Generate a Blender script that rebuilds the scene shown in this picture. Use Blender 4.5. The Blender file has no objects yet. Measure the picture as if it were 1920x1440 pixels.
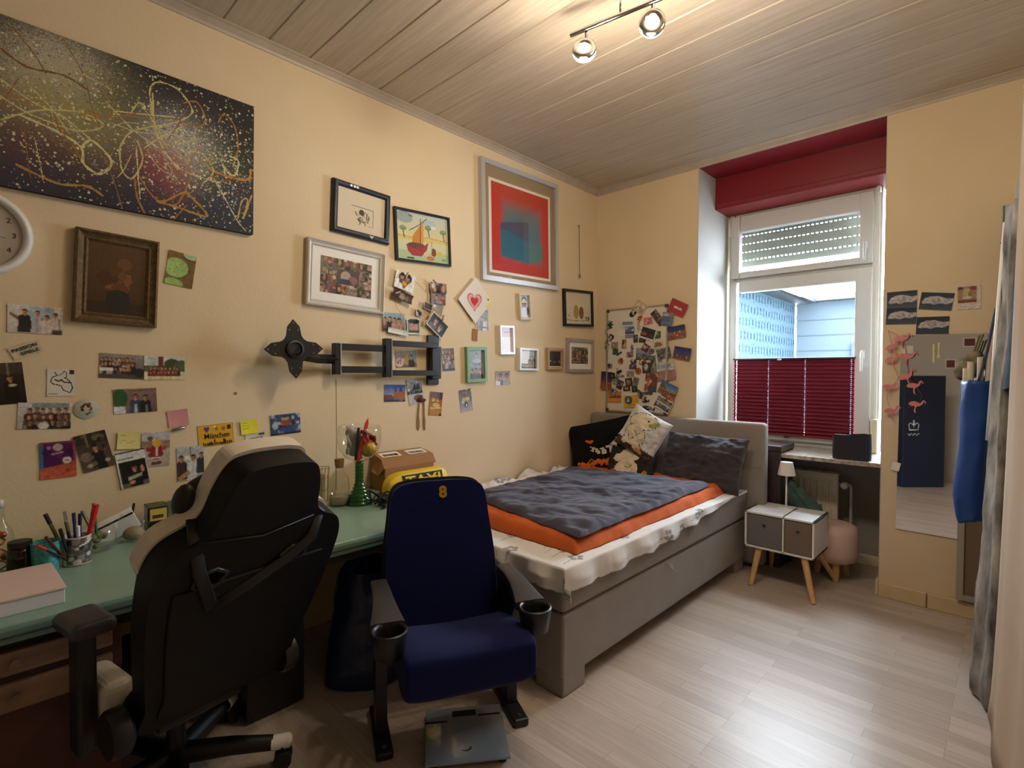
# bedroom with desk corner, bed and window: everything is built here, in metres
LAMP_W, SKY, EXPO = 11.0, 30, 0.54
import bpy, bmesh, math, random
import numpy as np
from math import pi, sin, cos, radians as R
from mathutils import Vector, Matrix, noise as mnoise

S = bpy.context.scene
COL = S.collection

# ------------------------------------------------------------------ materials
def lin(h):
    c = [int(h[i:i+2], 16) / 255 for i in (0, 2, 4)]
    return [x / 12.92 if x <= .04045 else ((x + .055) / 1.055) ** 2.4 for x in c]

def nodes(m):
    m.use_nodes = True
    return m.node_tree.nodes, m.node_tree.links, m.node_tree.nodes['Principled BSDF']

def mat(name, col, rough=.6, metal=0, spec=.5, bump=0, bscale=200, var=0, vscale=3, sheen=0, trans=0, coat=0, stretch=None):
    m = bpy.data.materials.new(name)
    N, L, b = nodes(m)
    c = lin(col)
    b.inputs['Base Color'].default_value = (*c, 1)
    b.inputs['Roughness'].default_value = rough
    b.inputs['Metallic'].default_value = metal
    b.inputs['Specular IOR Level'].default_value = spec
    b.inputs['Sheen Weight'].default_value = sheen
    b.inputs['Transmission Weight'].default_value = trans
    b.inputs['Coat Weight'].default_value = coat
    if bump or var:
        tc = N.new('ShaderNodeTexCoord')
        src = tc.outputs['Object']
        if stretch:
            mp = N.new('ShaderNodeMapping'); mp.inputs['Scale'].default_value = stretch
            L.new(src, mp.inputs[0]); src = mp.outputs[0]
    if bump:
        n = N.new('ShaderNodeTexNoise'); n.inputs['Scale'].default_value = bscale; n.inputs['Detail'].default_value = 4
        L.new(src, n.inputs['Vector'])
        bp = N.new('ShaderNodeBump'); bp.inputs['Strength'].default_value = bump; bp.inputs['Distance'].default_value = .004
        L.new(n.outputs['Fac'], bp.inputs['Height']); L.new(bp.outputs[0], b.inputs['Normal'])
    if var:
        n = N.new('ShaderNodeTexNoise'); n.inputs['Scale'].default_value = vscale; n.inputs['Detail'].default_value = 5
        L.new(src, n.inputs['Vector'])
        r = N.new('ShaderNodeValToRGB')
        r.color_ramp.elements[0].position = .3; r.color_ramp.elements[1].position = .7
        r.color_ramp.elements[0].color = (*[x * (1 - var) for x in c], 1)
        r.color_ramp.elements[1].color = (*[min(1, x * (1 + var)) for x in c], 1)
        L.new(n.outputs['Fac'], r.inputs[0]); L.new(r.outputs[0], b.inputs['Base Color'])
    return m

def print_mat(name, rough, spec=.5, bump=0, bscale=300):
    m = bpy.data.materials.new(name)
    N, L, b = nodes(m)
    a = N.new('ShaderNodeAttribute'); a.attribute_name = 'ink'
    L.new(a.outputs['Color'], b.inputs['Base Color'])
    b.inputs['Roughness'].default_value = rough
    b.inputs['Specular IOR Level'].default_value = spec
    if bump:
        n = N.new('ShaderNodeTexNoise'); n.inputs['Scale'].default_value = bscale
        tc = N.new('ShaderNodeTexCoord'); L.new(tc.outputs['Object'], n.inputs['Vector'])
        bp = N.new('ShaderNodeBump'); bp.inputs['Strength'].default_value = bump; bp.inputs['Distance'].default_value = .003
        L.new(n.outputs['Fac'], bp.inputs['Height']); L.new(bp.outputs[0], b.inputs['Normal'])
    return m

def emit_mat(name, col, strength):
    m = bpy.data.materials.new(name)
    N, L, b = nodes(m)
    b.inputs['Base Color'].default_value = (*lin(col), 1)
    b.inputs['Emission Color'].default_value = (*lin(col), 1)
    b.inputs['Emission Strength'].default_value = strength
    return m

def pane_mat(name, tint='ffffff', refl=1.0, rough=0.0):
    m = bpy.data.materials.new(name)
    m.use_nodes = True
    N, L = m.node_tree.nodes, m.node_tree.links
    N.remove(N['Principled BSDF']); out = N['Material Output']
    t = N.new('ShaderNodeBsdfTransparent'); t.inputs[0].default_value = (*lin(tint), 1)
    g = N.new('ShaderNodeBsdfGlossy'); g.inputs['Roughness'].default_value = rough
    f = N.new('ShaderNodeFresnel'); f.inputs[0].default_value = 1.5
    mu = N.new('ShaderNodeMath'); mu.operation = 'MULTIPLY'; mu.inputs[1].default_value = refl
    mx = N.new('ShaderNodeMixShader')
    ge = N.new('ShaderNodeNewGeometry'); fr = N.new('ShaderNodeMath'); fr.operation = 'SUBTRACT'; fr.inputs[0].default_value = 1; fr.use_clamp = True
    m2 = N.new('ShaderNodeMath'); m2.operation = 'MULTIPLY'
    L.new(ge.outputs['Backfacing'], fr.inputs[1]); L.new(f.outputs[0], mu.inputs[0]); L.new(mu.outputs[0], m2.inputs[0]); L.new(fr.outputs[0], m2.inputs[1]); L.new(m2.outputs[0], mx.inputs[0])
    L.new(t.outputs[0], mx.inputs[1]); L.new(g.outputs[0], mx.inputs[2]); L.new(mx.outputs[0], out.inputs[0])
    return m

# ------------------------------------------------------------------ mesh helpers
def obj(name, bm, m, parent=None, smooth=False, angle=None):
    me = bpy.data.meshes.new(name)
    if isinstance(bm, bmesh.types.BMesh):
        bmesh.ops.recalc_face_normals(bm, faces=bm.faces)
        bm.to_mesh(me); bm.free()
    else:
        me.from_pydata(*bm); me.update()
    for x in (m if isinstance(m, (list, tuple)) else [m]):
        me.materials.append(x)
    if smooth:
        for p in me.polygons: p.use_smooth = True
        if angle: me.set_sharp_from_angle(angle=R(angle))
    o = bpy.data.objects.new(name, me); COL.objects.link(o)
    if parent: o.parent = parent
    return o

def tag(o, label, cat, group=None):
    o['label'] = label; o['category'] = cat
    if group: o['group'] = group
    return o

def thing(name, label, cat, loc=(0, 0, 0), rot=(0, 0, 0), group=None):
    o = bpy.data.objects.new(name, None); COL.objects.link(o)
    o.location = loc; o.rotation_euler = rot; o.empty_display_size = .05
    return tag(o, label, cat, group)

def struct(name, bm, m, parent=None, **k):
    o = obj(name, bm, m, parent, **k)
    if not parent: o['kind'] = 'structure'
    return o

def B(): return bmesh.new()

def box(bm, c, s, bev=0, seg=2, rot=None, mi=0):
    t = bmesh.new()
    bmesh.ops.create_cube(t, size=1)
    for v in t.verts: v.co = Vector((v.co.x * s[0], v.co.y * s[1], v.co.z * s[2]))
    if bev:
        bmesh.ops.bevel(t, geom=t.edges[:], offset=bev, segments=seg, profile=.5, affect='EDGES')
    M = Matrix.Translation(c)
    if rot is not None: M = M @ (rot.to_4x4() if not isinstance(rot, Matrix) or len(rot) == 3 else rot)
    add(bm, t, M, mi)
    return bm

def add(bm, t, M=None, mi=0):
    if M is not None: t.transform(M)
    me = bpy.data.meshes.new('tmp'); t.to_mesh(me); t.free()
    n = len(bm.faces); bm.from_mesh(me); bpy.data.meshes.remove(me)
    if mi:
        bm.faces.ensure_lookup_table()
        for f in bm.faces[n:]: f.material_index = mi
    return bm

def bx(x0, x1, y0, y1, z0, z1, bev=0, seg=2):
    return box(B(), ((x0+x1)/2, (y0+y1)/2, (z0+z1)/2), (abs(x1-x0), abs(y1-y0), abs(z1-z0)), bev, seg)

def tube(bm, pts, r, n=10, cap=True, flat=None):
    pts = [Vector(p) for p in pts]
    rs = r if isinstance(r, (list, tuple)) else [r] * len(pts)
    rings = []; prev = None
    for i, p in enumerate(pts):
        a = pts[max(i-1, 0)]; b = pts[min(i+1, len(pts)-1)]
        t = (b - a).normalized()
        if prev is None:
            u = t.orthogonal().normalized()
            if abs(t.z) < .9: u = (Vector((0, 0, 1)) - t * t.z).normalized()
        else:
            u = (prev - t * prev.dot(t)).normalized()
        prev = u; w = t.cross(u)
        fl = flat or 1
        rings.append([bm.verts.new(p + u * rs[i] * cos(2*pi*k/n) * fl + w * rs[i] * sin(2*pi*k/n)) for k in range(n)])
    for a, b in zip(rings, rings[1:]):
        for k in range(n): bm.faces.new((a[k], a[(k+1) % n], b[(k+1) % n], b[k]))
    if cap:
        bm.faces.new(rings[0][::-1]); bm.faces.new(rings[-1])
    return bm

def lathe(bm, prof, c=(0, 0, 0), n=32, M=None, close=False):
    rings = []
    for r, z in prof:
        rings.append([bm.verts.new((c[0] + r*cos(2*pi*k/n), c[1] + r*sin(2*pi*k/n), c[2] + z)) for k in range(n)] if r > 1e-6
                     else [bm.verts.new((c[0], c[1], c[2] + z))])
    pr = list(zip(rings, rings[1:]))
    if close: pr.append((rings[-1], rings[0]))
    for a, b in pr:
        for k in range(n):
            k2 = (k+1) % n
            if len(a) == 1 and len(b) == 1: continue
            if len(a) == 1: bm.faces.new((a[0], b[k], b[k2]))
            elif len(b) == 1: bm.faces.new((a[k], b[0], a[k2]))
            else: bm.faces.new((a[k], a[k2], b[k2], b[k]))
    if M is not None: bmesh.ops.transform(bm, matrix=M, verts=bm.verts)
    return bm

def ball(bm, c, r, u=16, v=10, M=None):
    t = bmesh.new(); bmesh.ops.create_uvsphere(t, u_segments=u, v_segments=v, radius=1)
    rr = r if isinstance(r, (list, tuple)) else (r, r, r)
    X = Matrix.Translation(c)
    if M is not None: X = X @ M.to_4x4()
    return add(bm, t, X @ Matrix.Diagonal((*rr, 1)))

def plate(bm, outline, th, holes=(), M=None):
    """outline in (x, z); the plate runs from y=0 to y=th"""
    t = bmesh.new(); es = []
    for loop in [outline, *holes]:
        vs = [t.verts.new((p[0], 0, p[1])) for p in loop]
        es += [t.edges.new((vs[i], vs[(i+1) % len(vs)])) for i in range(len(vs))]
    bmesh.ops.triangle_fill(t, use_beauty=True, edges=es)
    ex = bmesh.ops.extrude_face_region(t, geom=t.faces[:])
    bmesh.ops.translate(t, vec=(0, th, 0), verts=[g for g in ex['geom'] if isinstance(g, bmesh.types.BMVert)])
    return add(bm, t, M)

def spline(pts, n=8, closed=True):
    """Catmull-Rom through 2-D or 3-D points"""
    P = [Vector(p) for p in pts]; out = []; m = len(P)
    for i in range(m if closed else m - 1):
        g = (lambda j: P[j % m]) if closed else (lambda j: P[min(max(j, 0), m-1)])
        a, b, c, d = g(i-1), g(i), g(i+1), g(i+2)
        for k in range(n):
            t = k / n
            out.append(.5 * ((2*b) + (c-a)*t + (2*a-5*b+4*c-d)*t*t + (3*b-a-3*c+d)*t**3))
    if not closed: out.append(P[-1])
    return out

def bevel_mod(o, w, seg=2, ang=35):
    m = o.modifiers.new('soft', 'BEVEL'); m.width = w; m.segments = seg; m.limit_method = 'ANGLE'; m.angle_limit = R(ang)
    return o

def sheet(name, fn, nu, nv, m, parent=None, thick=0, sub=0, cyc=False):
    """grid surface fn(u,v)->xyz, optional solidify"""
    V = [tuple(fn(i/nu, j/nv)) for j in range(nv+1) for i in range(nu+1)]
    F = [(j*(nu+1)+i, j*(nu+1)+i+1, (j+1)*(nu+1)+i+1, (j+1)*(nu+1)+i) for j in range(nv) for i in range(nu)]
    o = obj(name, (V, [], F), m, parent, smooth=True)
    if thick:
        s = o.modifiers.new('thick', 'SOLIDIFY'); s.thickness = thick; s.offset = 0
    if sub:
        s = o.modifiers.new('sub', 'SUBSURF'); s.levels = sub; s.render_levels = sub
    return o

def fbm(x, y, z=0, o=4):
    return mnoise.fractal(Vector((x, y, z)), 1.0, 2.0, o)

def text(name, body, size, m, parent, loc, rot=(pi/2, 0, 0), ext=.0004, align='CENTER', width=None, bold=0):
    cu = bpy.data.curves.new('t', 'FONT'); cu.body = body; cu.size = size; cu.extrude = ext; cu.offset = bold
    cu.align_x = align; cu.align_y = 'CENTER'
    t = bpy.data.objects.new('t', cu); COL.objects.link(t)
    dg = bpy.context.evaluated_depsgraph_get()
    me = bpy.data.meshes.new_from_object(t.evaluated_get(dg)); me.name = name
    bpy.data.objects.remove(t); bpy.data.curves.remove(cu)
    me.materials.clear(); me.materials.append(m)
    o = bpy.data.objects.new(name, me); COL.objects.link(o)
    o.parent = parent; o.location = loc; o.rotation_euler = rot
    if width:
        w = max(v.co.x for v in me.vertices) - min(v.co.x for v in me.vertices)
        k = width / max(w, 1e-6); o.scale = (k, 1, 1)
    return o

# ------------------------------------------------------------------ printed pictures: colours laid out on a fine grid of faces
class Art:
    def __init__(s, w, h, c='ffffff', px=.0034, nmax=260):
        s.nx = max(4, min(nmax, round(w/px))); s.ny = max(4, min(nmax, round(h/px)))
        s.w, s.h = w, h; s.k = h / w
        s.U, s.V = np.meshgrid((np.arange(s.nx)+.5)/s.nx, (np.arange(s.ny)+.5)/s.ny)
        s.a = np.zeros((s.ny, s.nx, 3)); s.a[:] = lin(c)
    def put(s, M, c):
        s.a[M] = lin(c) if isinstance(c, str) else c; return s
    def g(s, c0, c1, v0=0, v1=1):
        t = np.clip((s.V - v0)/(v1-v0), 0, 1)[..., None]; M = (s.V >= v0) & (s.V <= v1)
        s.a[M] = (np.array(lin(c0))*(1-t) + np.array(lin(c1))*t)[M]; return s
    def r(s, u0, v0, u1, v1, c): return s.put((s.U >= u0) & (s.U <= u1) & (s.V >= v0) & (s.V <= v1), c)
    def e(s, u, v, ru, rv, c, a=0):
        x = s.U - u; y = (s.V - v)*s.k; ca, sa = cos(R(a)), sin(R(a))
        return s.put(((x*ca + y*sa)/ru)**2 + ((-x*sa + y*ca)/(rv*s.k))**2 <= 1, c)
    def p(s, pts, c):
        M = np.zeros(s.U.shape, bool); n = len(pts)
        for i in range(n):
            (x0, y0), (x1, y1) = pts[i], pts[(i+1) % n]
            if y0 == y1: continue
            M ^= ((s.V > min(y0, y1)) & (s.V <= max(y0, y1))) & (s.U < x0 + (s.V - y0)*(x1 - x0)/(y1 - y0))
        return s.put(M, c)
    def l(s, pts, w, c):
        for (x0, y0), (x1, y1) in zip(pts, pts[1:]):
            dx, dy = x1-x0, (y1-y0)*s.k; q = dx*dx + dy*dy + 1e-9
            t = np.clip(((s.U-x0)*dx + (s.V-y0)*s.k*dy)/q, 0, 1)
            s.put((s.U-x0-t*dx)**2 + ((s.V-y0)*s.k-t*dy)**2 <= w*w, c)
        return s
    def n(s, amt=.25, sc=1, seed=0):
        rg = np.random.RandomState(seed); f = rg.rand(s.ny//sc+2, s.nx//sc+2)
        f = np.kron(f, np.ones((sc, sc)))[:s.ny, :s.nx]
        s.a = np.clip(s.a*(1+amt*(f-.5)*2)[..., None], 0, 1); return s
    def blob(s, n, cs, r0, r1, seed=0, box=(0, 0, 1, 1)):
        rg = random.Random(seed)
        for _ in range(n):
            r = rg.uniform(r0, r1)
            s.e(rg.uniform(box[0], box[2]), rg.uniform(box[1], box[3]), r, r*rg.uniform(.5, 1.2)/s.k, rg.choice(cs), rg.uniform(0, 180))
        return s
    def man(s, u, v, q, shirt, hair='2a1c14', skin='c08a6a', glasses=0):
        """head centred at (u, v), q = head radius"""
        k = s.k
        s.p([(u-q*.6, v-q*.9/k), (u+q*.6, v-q*.9/k), (u+q*2.0, v-q*2.0/k), (u+q*2.3, v-9*q/k), (u-q*2.3, v-9*q/k), (u-q*2.0, v-q*2.0/k)], shirt)
        s.e(u, v-q*1.1/k, q*.5, q*.7/k, skin); s.e(u, v+q*.35/k, q*1.02, q*1.0/k, hair); s.e(u, v-q*.1/k, q*.82, q*1.05/k, skin)
        s.e(u, v+q*.85/k, q*.72, q*.38/k, hair)
        dk = lambda h, f=.72: ''.join('%02x' % int(int(h[i:i+2], 16)*f) for i in (0, 2, 4))
        s.e(u+q*.45, v-q*.2/k, q*.30, q*.75/k, dk(skin)); s.p([(u+q*1.1, v-q*2.2/k), (u+q*2.0, v-q*2.0/k), (u+q*2.3, v-9*q/k), (u+q*1.3, v-9*q/k)], dk(shirt)); s.p([(u-q*.3, v-q*2.0/k), (u+q*.1, v-q*2.0/k), (u, v-9*q/k), (u-q*.25, v-9*q/k)], dk(shirt, .85))
        if not glasses: s.r(u-q*.5, v+q*.02/k, u-q*.15, v+q*.16/k, dk(skin, .5)); s.r(u+q*.15, v+q*.02/k, u+q*.5, v+q*.16/k, dk(skin, .5))
        if glasses: s.r(u-q*.75, v, u+q*.75, v+q*.28/k, '15100e')
        s.r(u-q*.35, v-q*.7/k, u+q*.35, v-q*.5/k, 'a05048')
        return s
    def crowd(s, rows, q, cs, v0, v1, seed=0, u0=.03, u1=.97):
        rg = random.Random(seed)
        for j in range(rows):
            v = v1 - (v1-v0)*j/max(1, rows-1); u = u0 + rg.random()*q
            while u < u1:
                s.man(u, v + rg.uniform(-.5, .5)*q, q*rg.uniform(.85, 1.1), rg.choice(cs), rg.choice(['2a1c14', '4a3220', '17120f', '6a4c30']), rg.choice(['c08a6a', 'b07a5c', 'd09c7c']))
                u += q*rg.uniform(2.0, 3.2)
        return s
    def soft(s, k=1):
        for _ in range(k):
            p = np.pad(s.a, ((1, 1), (1, 1), (0, 0)), 'edge'); s.a = (p[1:-1, 1:-1]*4 + p[:-2, 1:-1]*2 + p[2:, 1:-1]*2 + p[1:-1, :-2]*2 + p[1:-1, 2:]*2)/12
        return s
    def border(s, t, c):
        tu, tv = t/s.w, t/s.h
        return s.put((s.U < tu) | (s.U > 1-tu) | (s.V < tv) | (s.V > 1-tv), c)

def art_obj(name, A, m, parent=None, t=.0008, lift=0, curl=0, side='d8d0c4', x0=0, z0=0, fn=None):
    """thin sheet in the local XZ plane, its printed face towards -Y"""
    nx, ny = A.nx, A.ny
    us = np.linspace(-A.w/2, A.w/2, nx+1); vs = np.linspace(-A.h/2, A.h/2, ny+1)
    V = []
    for z in vs:
        for x in us:
            if fn: V.append(fn(x/A.w+.5, z/A.h+.5))
            else: V.append((x+x0, -lift-t-curl*((2*z/A.h)**2*.6 + (2*x/A.w)**2*.4), z+z0))
    F = [(j*(nx+1)+i, j*(nx+1)+i+1, (j+1)*(nx+1)+i+1, (j+1)*(nx+1)+i) for j in range(ny) for i in range(nx)]
    cols = list(A.a.reshape(-1, 3))
    if t and not fn:
        k = len(V); W, H = A.w/2, A.h/2; e = curl
        V += [(x+x0, -lift-e*0, z+z0) for x, z in ((-W, -H), (W, -H), (W, H), (-W, H))]
        c = (0, nx, (ny+1)*(nx+1)-1, ny*(nx+1)); b = (k, k+1, k+2, k+3)
        if curl == 0:
            F += [(c[i], b[i], b[(i+1) % 4], c[(i+1) % 4]) for i in range(4)] + [b[::-1]]
            cols += [np.array(lin(side))]*5
        else:
            V = V[:k]
    me = bpy.data.meshes.new(name); me.from_pydata(V, [], F); me.update()
    at = me.attributes.new('ink', 'FLOAT_COLOR', 'CORNER')
    buf = np.ones((len(me.loops), 4), np.float32); i = 0
    cc = np.repeat(np.array(cols, np.float32), 4, axis=0); buf[:, :3] = cc
    at.data.foreach_set('color', buf.ravel())
    me.materials.append(m)
    o = bpy.data.objects.new(name, me); COL.objects.link(o)
    if parent: o.parent = parent
    return o

def frame_bm(w, h, bw, d, prof='flat', z0=0):
    """mitred picture frame in the local XZ plane; back at y=0, front at y=-d"""
    if prof == 'flat': P = [(0, 0), (0, -d), (bw, -d), (bw, -d*.3)]
    elif prof == 'round': P = [(0, 0), (0, -d*.5)] + [(bw*(.5-.5*cos(a)), -d*.5-d*.5*sin(a)) for a in [pi*k/8 for k in range(1, 8)]] + [(bw, -d*.4), (bw, -d*.2)]
    else: P = [(0, 0), (0, -d*.9), (bw*.18, -d), (bw*.35, -d*.75), (bw*.65, -d*.6), (bw*.8, -d*.7), (bw, -d*.45), (bw, -d*.2)]
    bm = B(); rings = []
    for sx, sz in ((-1, -1), (1, -1), (1, 1), (-1, 1)):
        rings.append([bm.verts.new((sx*(w/2-i), y, sz*(h/2-i)+z0)) for i, y in P])
    for i in range(4):
        a, b = rings[i], rings[(i+1) % 4]
        for k in range(len(P)-1): bm.faces.new((a[k], b[k], b[k+1], a[k+1]))
        bm.faces.new((a[-1], b[-1], b[0], a[0]))
    return bm

LEFT = pi/2    # local X -> +Y along the long wall, local -Y -> into the room
M = {}
# ------------------------------------------------------------------ materials of the place
def setup_mats():
    d = dict(
        white_pvc=('d0d0cd', .35), white_paint=('dcdad6', .7), grey_fab=('8a827c', .95), grey_lid=('867e78', .95), black=('0b0b0d', .5), black_metal=('131418', .38),
        chrome=('c8c8c8', .12, 1), steel=('9a9a9a', .3, 1), pine=('cfa878', .55), white_lac=('e8e8ea', .3), cream=('d8cdb4', .7), paper=('efece4', .7),
        red_paint=('7e1420', .42), dark_fab=('2c2a33', .95), desk_top=('7f9c90', .34), desk_edge=('5f7c74', .45), desk_wood=('8a6a50', .55), navy=('141c4a', .95),
        plastic=('16161a', .42), grey_plastic=('39373a', .45), orange=('cf5a22', .9), slate=('45475c', .95), pillow=('3a373f', .95), marble=('a39a90', .35),
        rad=('ece6d2', .4), cork=('9a7048', .9), yellow=('e6c61c', .45), card=('9a7048', .85), gold=('c09a4a', .3, 1), green_note=('9ec46a', .6),
        beige=('c4a684', .9), robe=('8d8a88', .95), blue_bag=('17428c', .45, 0, .5, .9, 14), camo=('5c5a44', .9), pink=('d8888c', .6), pouf=('d6bcb2', .9), ink=('1a1816', .6),
        dark_leather=('3b2c2c', .4), silver=('c2c2c6', .32, .4), silver_orn=('c9c8c8', .28, .85), black_frame=('101014', .4), blue_frame=('1c2438', .42), gilt=('6a5230', .5, .35), green_frame=('7fa682', .5),
        wood_frame=('b89c74', .6), grey_frame=('a8a096', .5), tan_mat=('9c8462', .8), alu=('b8b4aa', .35, .9), dark_red=('5c1c14', .6), mirror=('f2f4f4', .015, 1), navy_pad=('1b2740', .55),
        teal=('3f9ca0', .35), porcelain=('d9d2c4', .3), string=('8a7250', .9), brown_wood=('8a6a3c', .6), red=('c01c24', .5), blue_pen=('1c2a6c', .35), white=('f0f0f0', .5), grey_wall=('b9b6b2', .8),
        jacket=('5f827c', .85), rubber=('222226', .8), copper=('b8683c', .3, 1), pinkbox=('dcc4bc', .6), boxside=('d9d6dc', .55), leaf=('2c5c34', .6), clearpl=('c8c4bc', .2), olive=('5c5c34', .6), dark_blue=('151d38', .7), glow_ink=('d8822c', .7), orange_bag=('c06a2c', .7))
    for k, v in d.items(): M[k] = mat(k, *v)
    M['white_paint'] = mat('white_paint', 'b6b4b0', .75, bump=.25, bscale=40, var=.05, vscale=4)
    M['grey_fab'] = mat('grey_fab', '928a85', .95, bump=.5, bscale=700, var=.06, vscale=6, sheen=.15)
    M['grey_lid'] = mat('grey_lid', '8d8580', .95, bump=.5, bscale=700, var=.06, vscale=6, sheen=.15)
    M['navy'] = mat('navy', '0d144a', .95, bump=.4, bscale=900, sheen=.05, spec=.2, var=.12, vscale=8)
    M['slate'] = mat('slate', '434559', .95, bump=.35, bscale=260, var=.1, vscale=5, sheen=.2)
    M['orange'] = mat('orange', 'c65d22', .9, bump=.35, bscale=160, var=.08, vscale=6)
    M['pillow'] = mat('pillow', '3b3840', .95, bump=.4, bscale=260, var=.1, vscale=5, sheen=.15)
    M['marble'] = mat('marble', 'a89e92', .35, var=.5, vscale=38, bump=.1)
    M['desk_top'] = mat('desk_top', '84a394', .32, var=.07, vscale=5, bump=.12, bscale=60)
    M['desk_wood'] = mat('desk_wood', '82634e', .55, var=.2, vscale=10, stretch=(1, .2, 6))
    M['pine'] = mat('pine', 'cba474', .55, var=.12, vscale=12, stretch=(6, 6, .6))
    M['robe'] = mat('robe', '8c8884', .95, var=.75, vscale=13, bump=.5, bscale=300, stretch=(1.2, 1.2, .5))
    M['beige'] = mat('beige', 'bca68f', .9, var=.05, vscale=3, bump=.2, bscale=500)
    M['camo'] = mat('camo', '77705a', .9, var=.65, vscale=22)
    M['jacket'] = mat('jacket', '5a7a76', .85, var=.35, vscale=14)
    M['gilt'] = mat('gilt', '6b5638', .5, .3, bump=1.0, bscale=160, var=.3, vscale=60)
    M['silver_orn'] = mat('silver_orn', 'dcdad6', .3, .3, bump=.6, bscale=120)
    M['leather'] = mat('leather', '070709', .5, spec=.25, bump=.25, bscale=500)
    M['tan_mat'] = mat('tan_mat', '9a8360', .85, bump=.3, bscale=500)
    M['foil'] = mat('foil', 'b8923a', .35, .7, bump=1, bscale=120)
    M['photo'] = print_mat('photo', .34, .5); M['cladding'] = print_mat('cladding', .95, 0)
    M['poster'] = print_mat('poster', .6, .3)
    M['canvas'] = print_mat('canvas', .55, .4, .35, 500)
    M['cloth_print'] = print_mat('cloth_print', .92, .2, .4, 260)
    M['satin_print'] = print_mat('satin_print', .38, .5, .1, 60)
    M['pane'] = pane_mat('pane')
    M['glass'] = pane_mat('glass', 'fbfcfb', 1.1)
    M['acrylic'] = pane_mat('acrylic', 'f4f6f6', .8, .05)
    M['green_glass'] = mat('green_glass', '1e7a30', .05, trans=.75, coat=.5)
    M['dark_glass'] = mat('dark_glass', '1c1612', .08, trans=.2)
    M['lamp_glow'] = emit_mat('lamp_glow', 'ffe6c0', 30)
    # pleated blind lets a little daylight through
    m = mat('blind_fabric', '7c1a30', .8); N, L, b = nodes(m)
    tr = N.new('ShaderNodeBsdfTranslucent'); tr.inputs[0].default_value = (*lin('a01830'), 1)
    mx = N.new('ShaderNodeMixShader'); mx.inputs[0].default_value = 0
    L.new(b.outputs[0], mx.inputs[1]); L.new(tr.outputs[0], mx.inputs[2]); L.new(mx.outputs[0], N['Material Output'].inputs[0])
    M['blind'] = m
    # painted wall: warm yellow with faint blotches, fine plaster grain
    m = bpy.data.materials.new('wall_yellow'); N, L, b = nodes(m)
    tc = N.new('ShaderNodeTexCoord')
    n1 = N.new('ShaderNodeTexNoise'); n1.inputs['Scale'].default_value = 1.6; n1.inputs['Detail'].default_value = 6
    r = N.new('ShaderNodeValToRGB'); r.color_ramp.elements[0].position = .3; r.color_ramp.elements[1].position = .72
    r.color_ramp.elements[0].color = (*lin('dbc7a6'), 1); r.color_ramp.elements[1].color = (*lin('e2d0b2'), 1)
    n2 = N.new('ShaderNodeTexNoise'); n2.inputs['Scale'].default_value = 70; n2.inputs['Detail'].default_value = 5
    bp = N.new('ShaderNodeBump'); bp.inputs['Strength'].default_value = .25; bp.inputs['Distance'].default_value = .003
    for n in (n1, n2): L.new(tc.outputs['Object'], n.inputs['Vector'])
    L.new(n1.outputs['Fac'], r.inputs[0]); L.new(r.outputs[0], b.inputs['Base Color'])
    L.new(n2.outputs['Fac'], bp.inputs['Height']); L.new(bp.outputs[0], b.inputs['Normal']); b.inputs['Roughness'].default_value = .75
    b.inputs['Specular IOR Level'].default_value = .25
    M['wall'] = m
    # floor laminate: narrow strips running across the room
    m = bpy.data.materials.new('laminate'); N, L, b = nodes(m)
    tc = N.new('ShaderNodeTexCoord')
    br = N.new('ShaderNodeTexBrick'); br.inputs['Scale'].default_value = 1; br.inputs['Brick Width'].default_value = .62; br.inputs['Row Height'].default_value = .064
    br.inputs['Mortar Size'].default_value = .0007; br.offset = .37; br.offset_frequency = 3; br.squash = 1
    br.inputs['Color1'].default_value = (*lin('c6b9b0'), 1); br.inputs['Color2'].default_value = (*lin('b1a399'), 1); br.inputs['Mortar'].default_value = (*lin('948679'), 1)
    br.inputs['Bias'].default_value = -.1
    mp = N.new('ShaderNodeMapping'); mp.inputs['Scale'].default_value = (1.5, 26, 1)
    gn = N.new('ShaderNodeTexNoise'); gn.inputs['Scale'].default_value = 3; gn.inputs['Detail'].default_value = 6
    L.new(tc.outputs['Object'], br.inputs['Vector']); L.new(tc.outputs['Object'], mp.inputs[0]); L.new(mp.outputs[0], gn.inputs['Vector'])
    mx = N.new('ShaderNodeMix'); mx.data_type = 'RGBA'; mx.blend_type = 'MULTIPLY'; mx.inputs[0].default_value = .55
    gr = N.new('ShaderNodeValToRGB'); gr.color_ramp.elements[0].color = (.74, .72, .70, 1); gr.color_ramp.elements[1].color = (1.05, 1.04, 1.03, 1)
    gr.color_ramp.elements[0].position = .3; gr.color_ramp.elements[1].position = .65
    L.new(gn.outputs['Fac'], gr.inputs[0]); L.new(br.outputs['Color'], mx.inputs[6]); L.new(gr.outputs[0], mx.inputs[7])
    L.new(mx.outputs[2], b.inputs['Base Color']); b.inputs['Roughness'].default_value = .34
    bp = N.new('ShaderNodeBump'); bp.inputs['Strength'].default_value = .12; bp.inputs['Distance'].default_value = .002
    L.new(gn.outputs['Fac'], bp.inputs['Height']); L.new(bp.outputs[0], b.inputs['Normal'])
    M['floor'] = m
    # ceiling panels: pale wood grain running along the boards
    m = bpy.data.materials.new('ceiling_panel'); N, L, b = nodes(m)
    tc = N.new('ShaderNodeTexCoord'); mp = N.new('ShaderNodeMapping'); mp.inputs['Scale'].default_value = (.8, 16, 1)
    gn = N.new('ShaderNodeTexNoise'); gn.inputs['Scale'].default_value = 3.5; gn.inputs['Detail'].default_value = 7; gn.inputs['Distortion'].default_value = .6
    r = N.new('ShaderNodeValToRGB'); r.color_ramp.elements[0].position = .32; r.color_ramp.elements[1].position = .68
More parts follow.
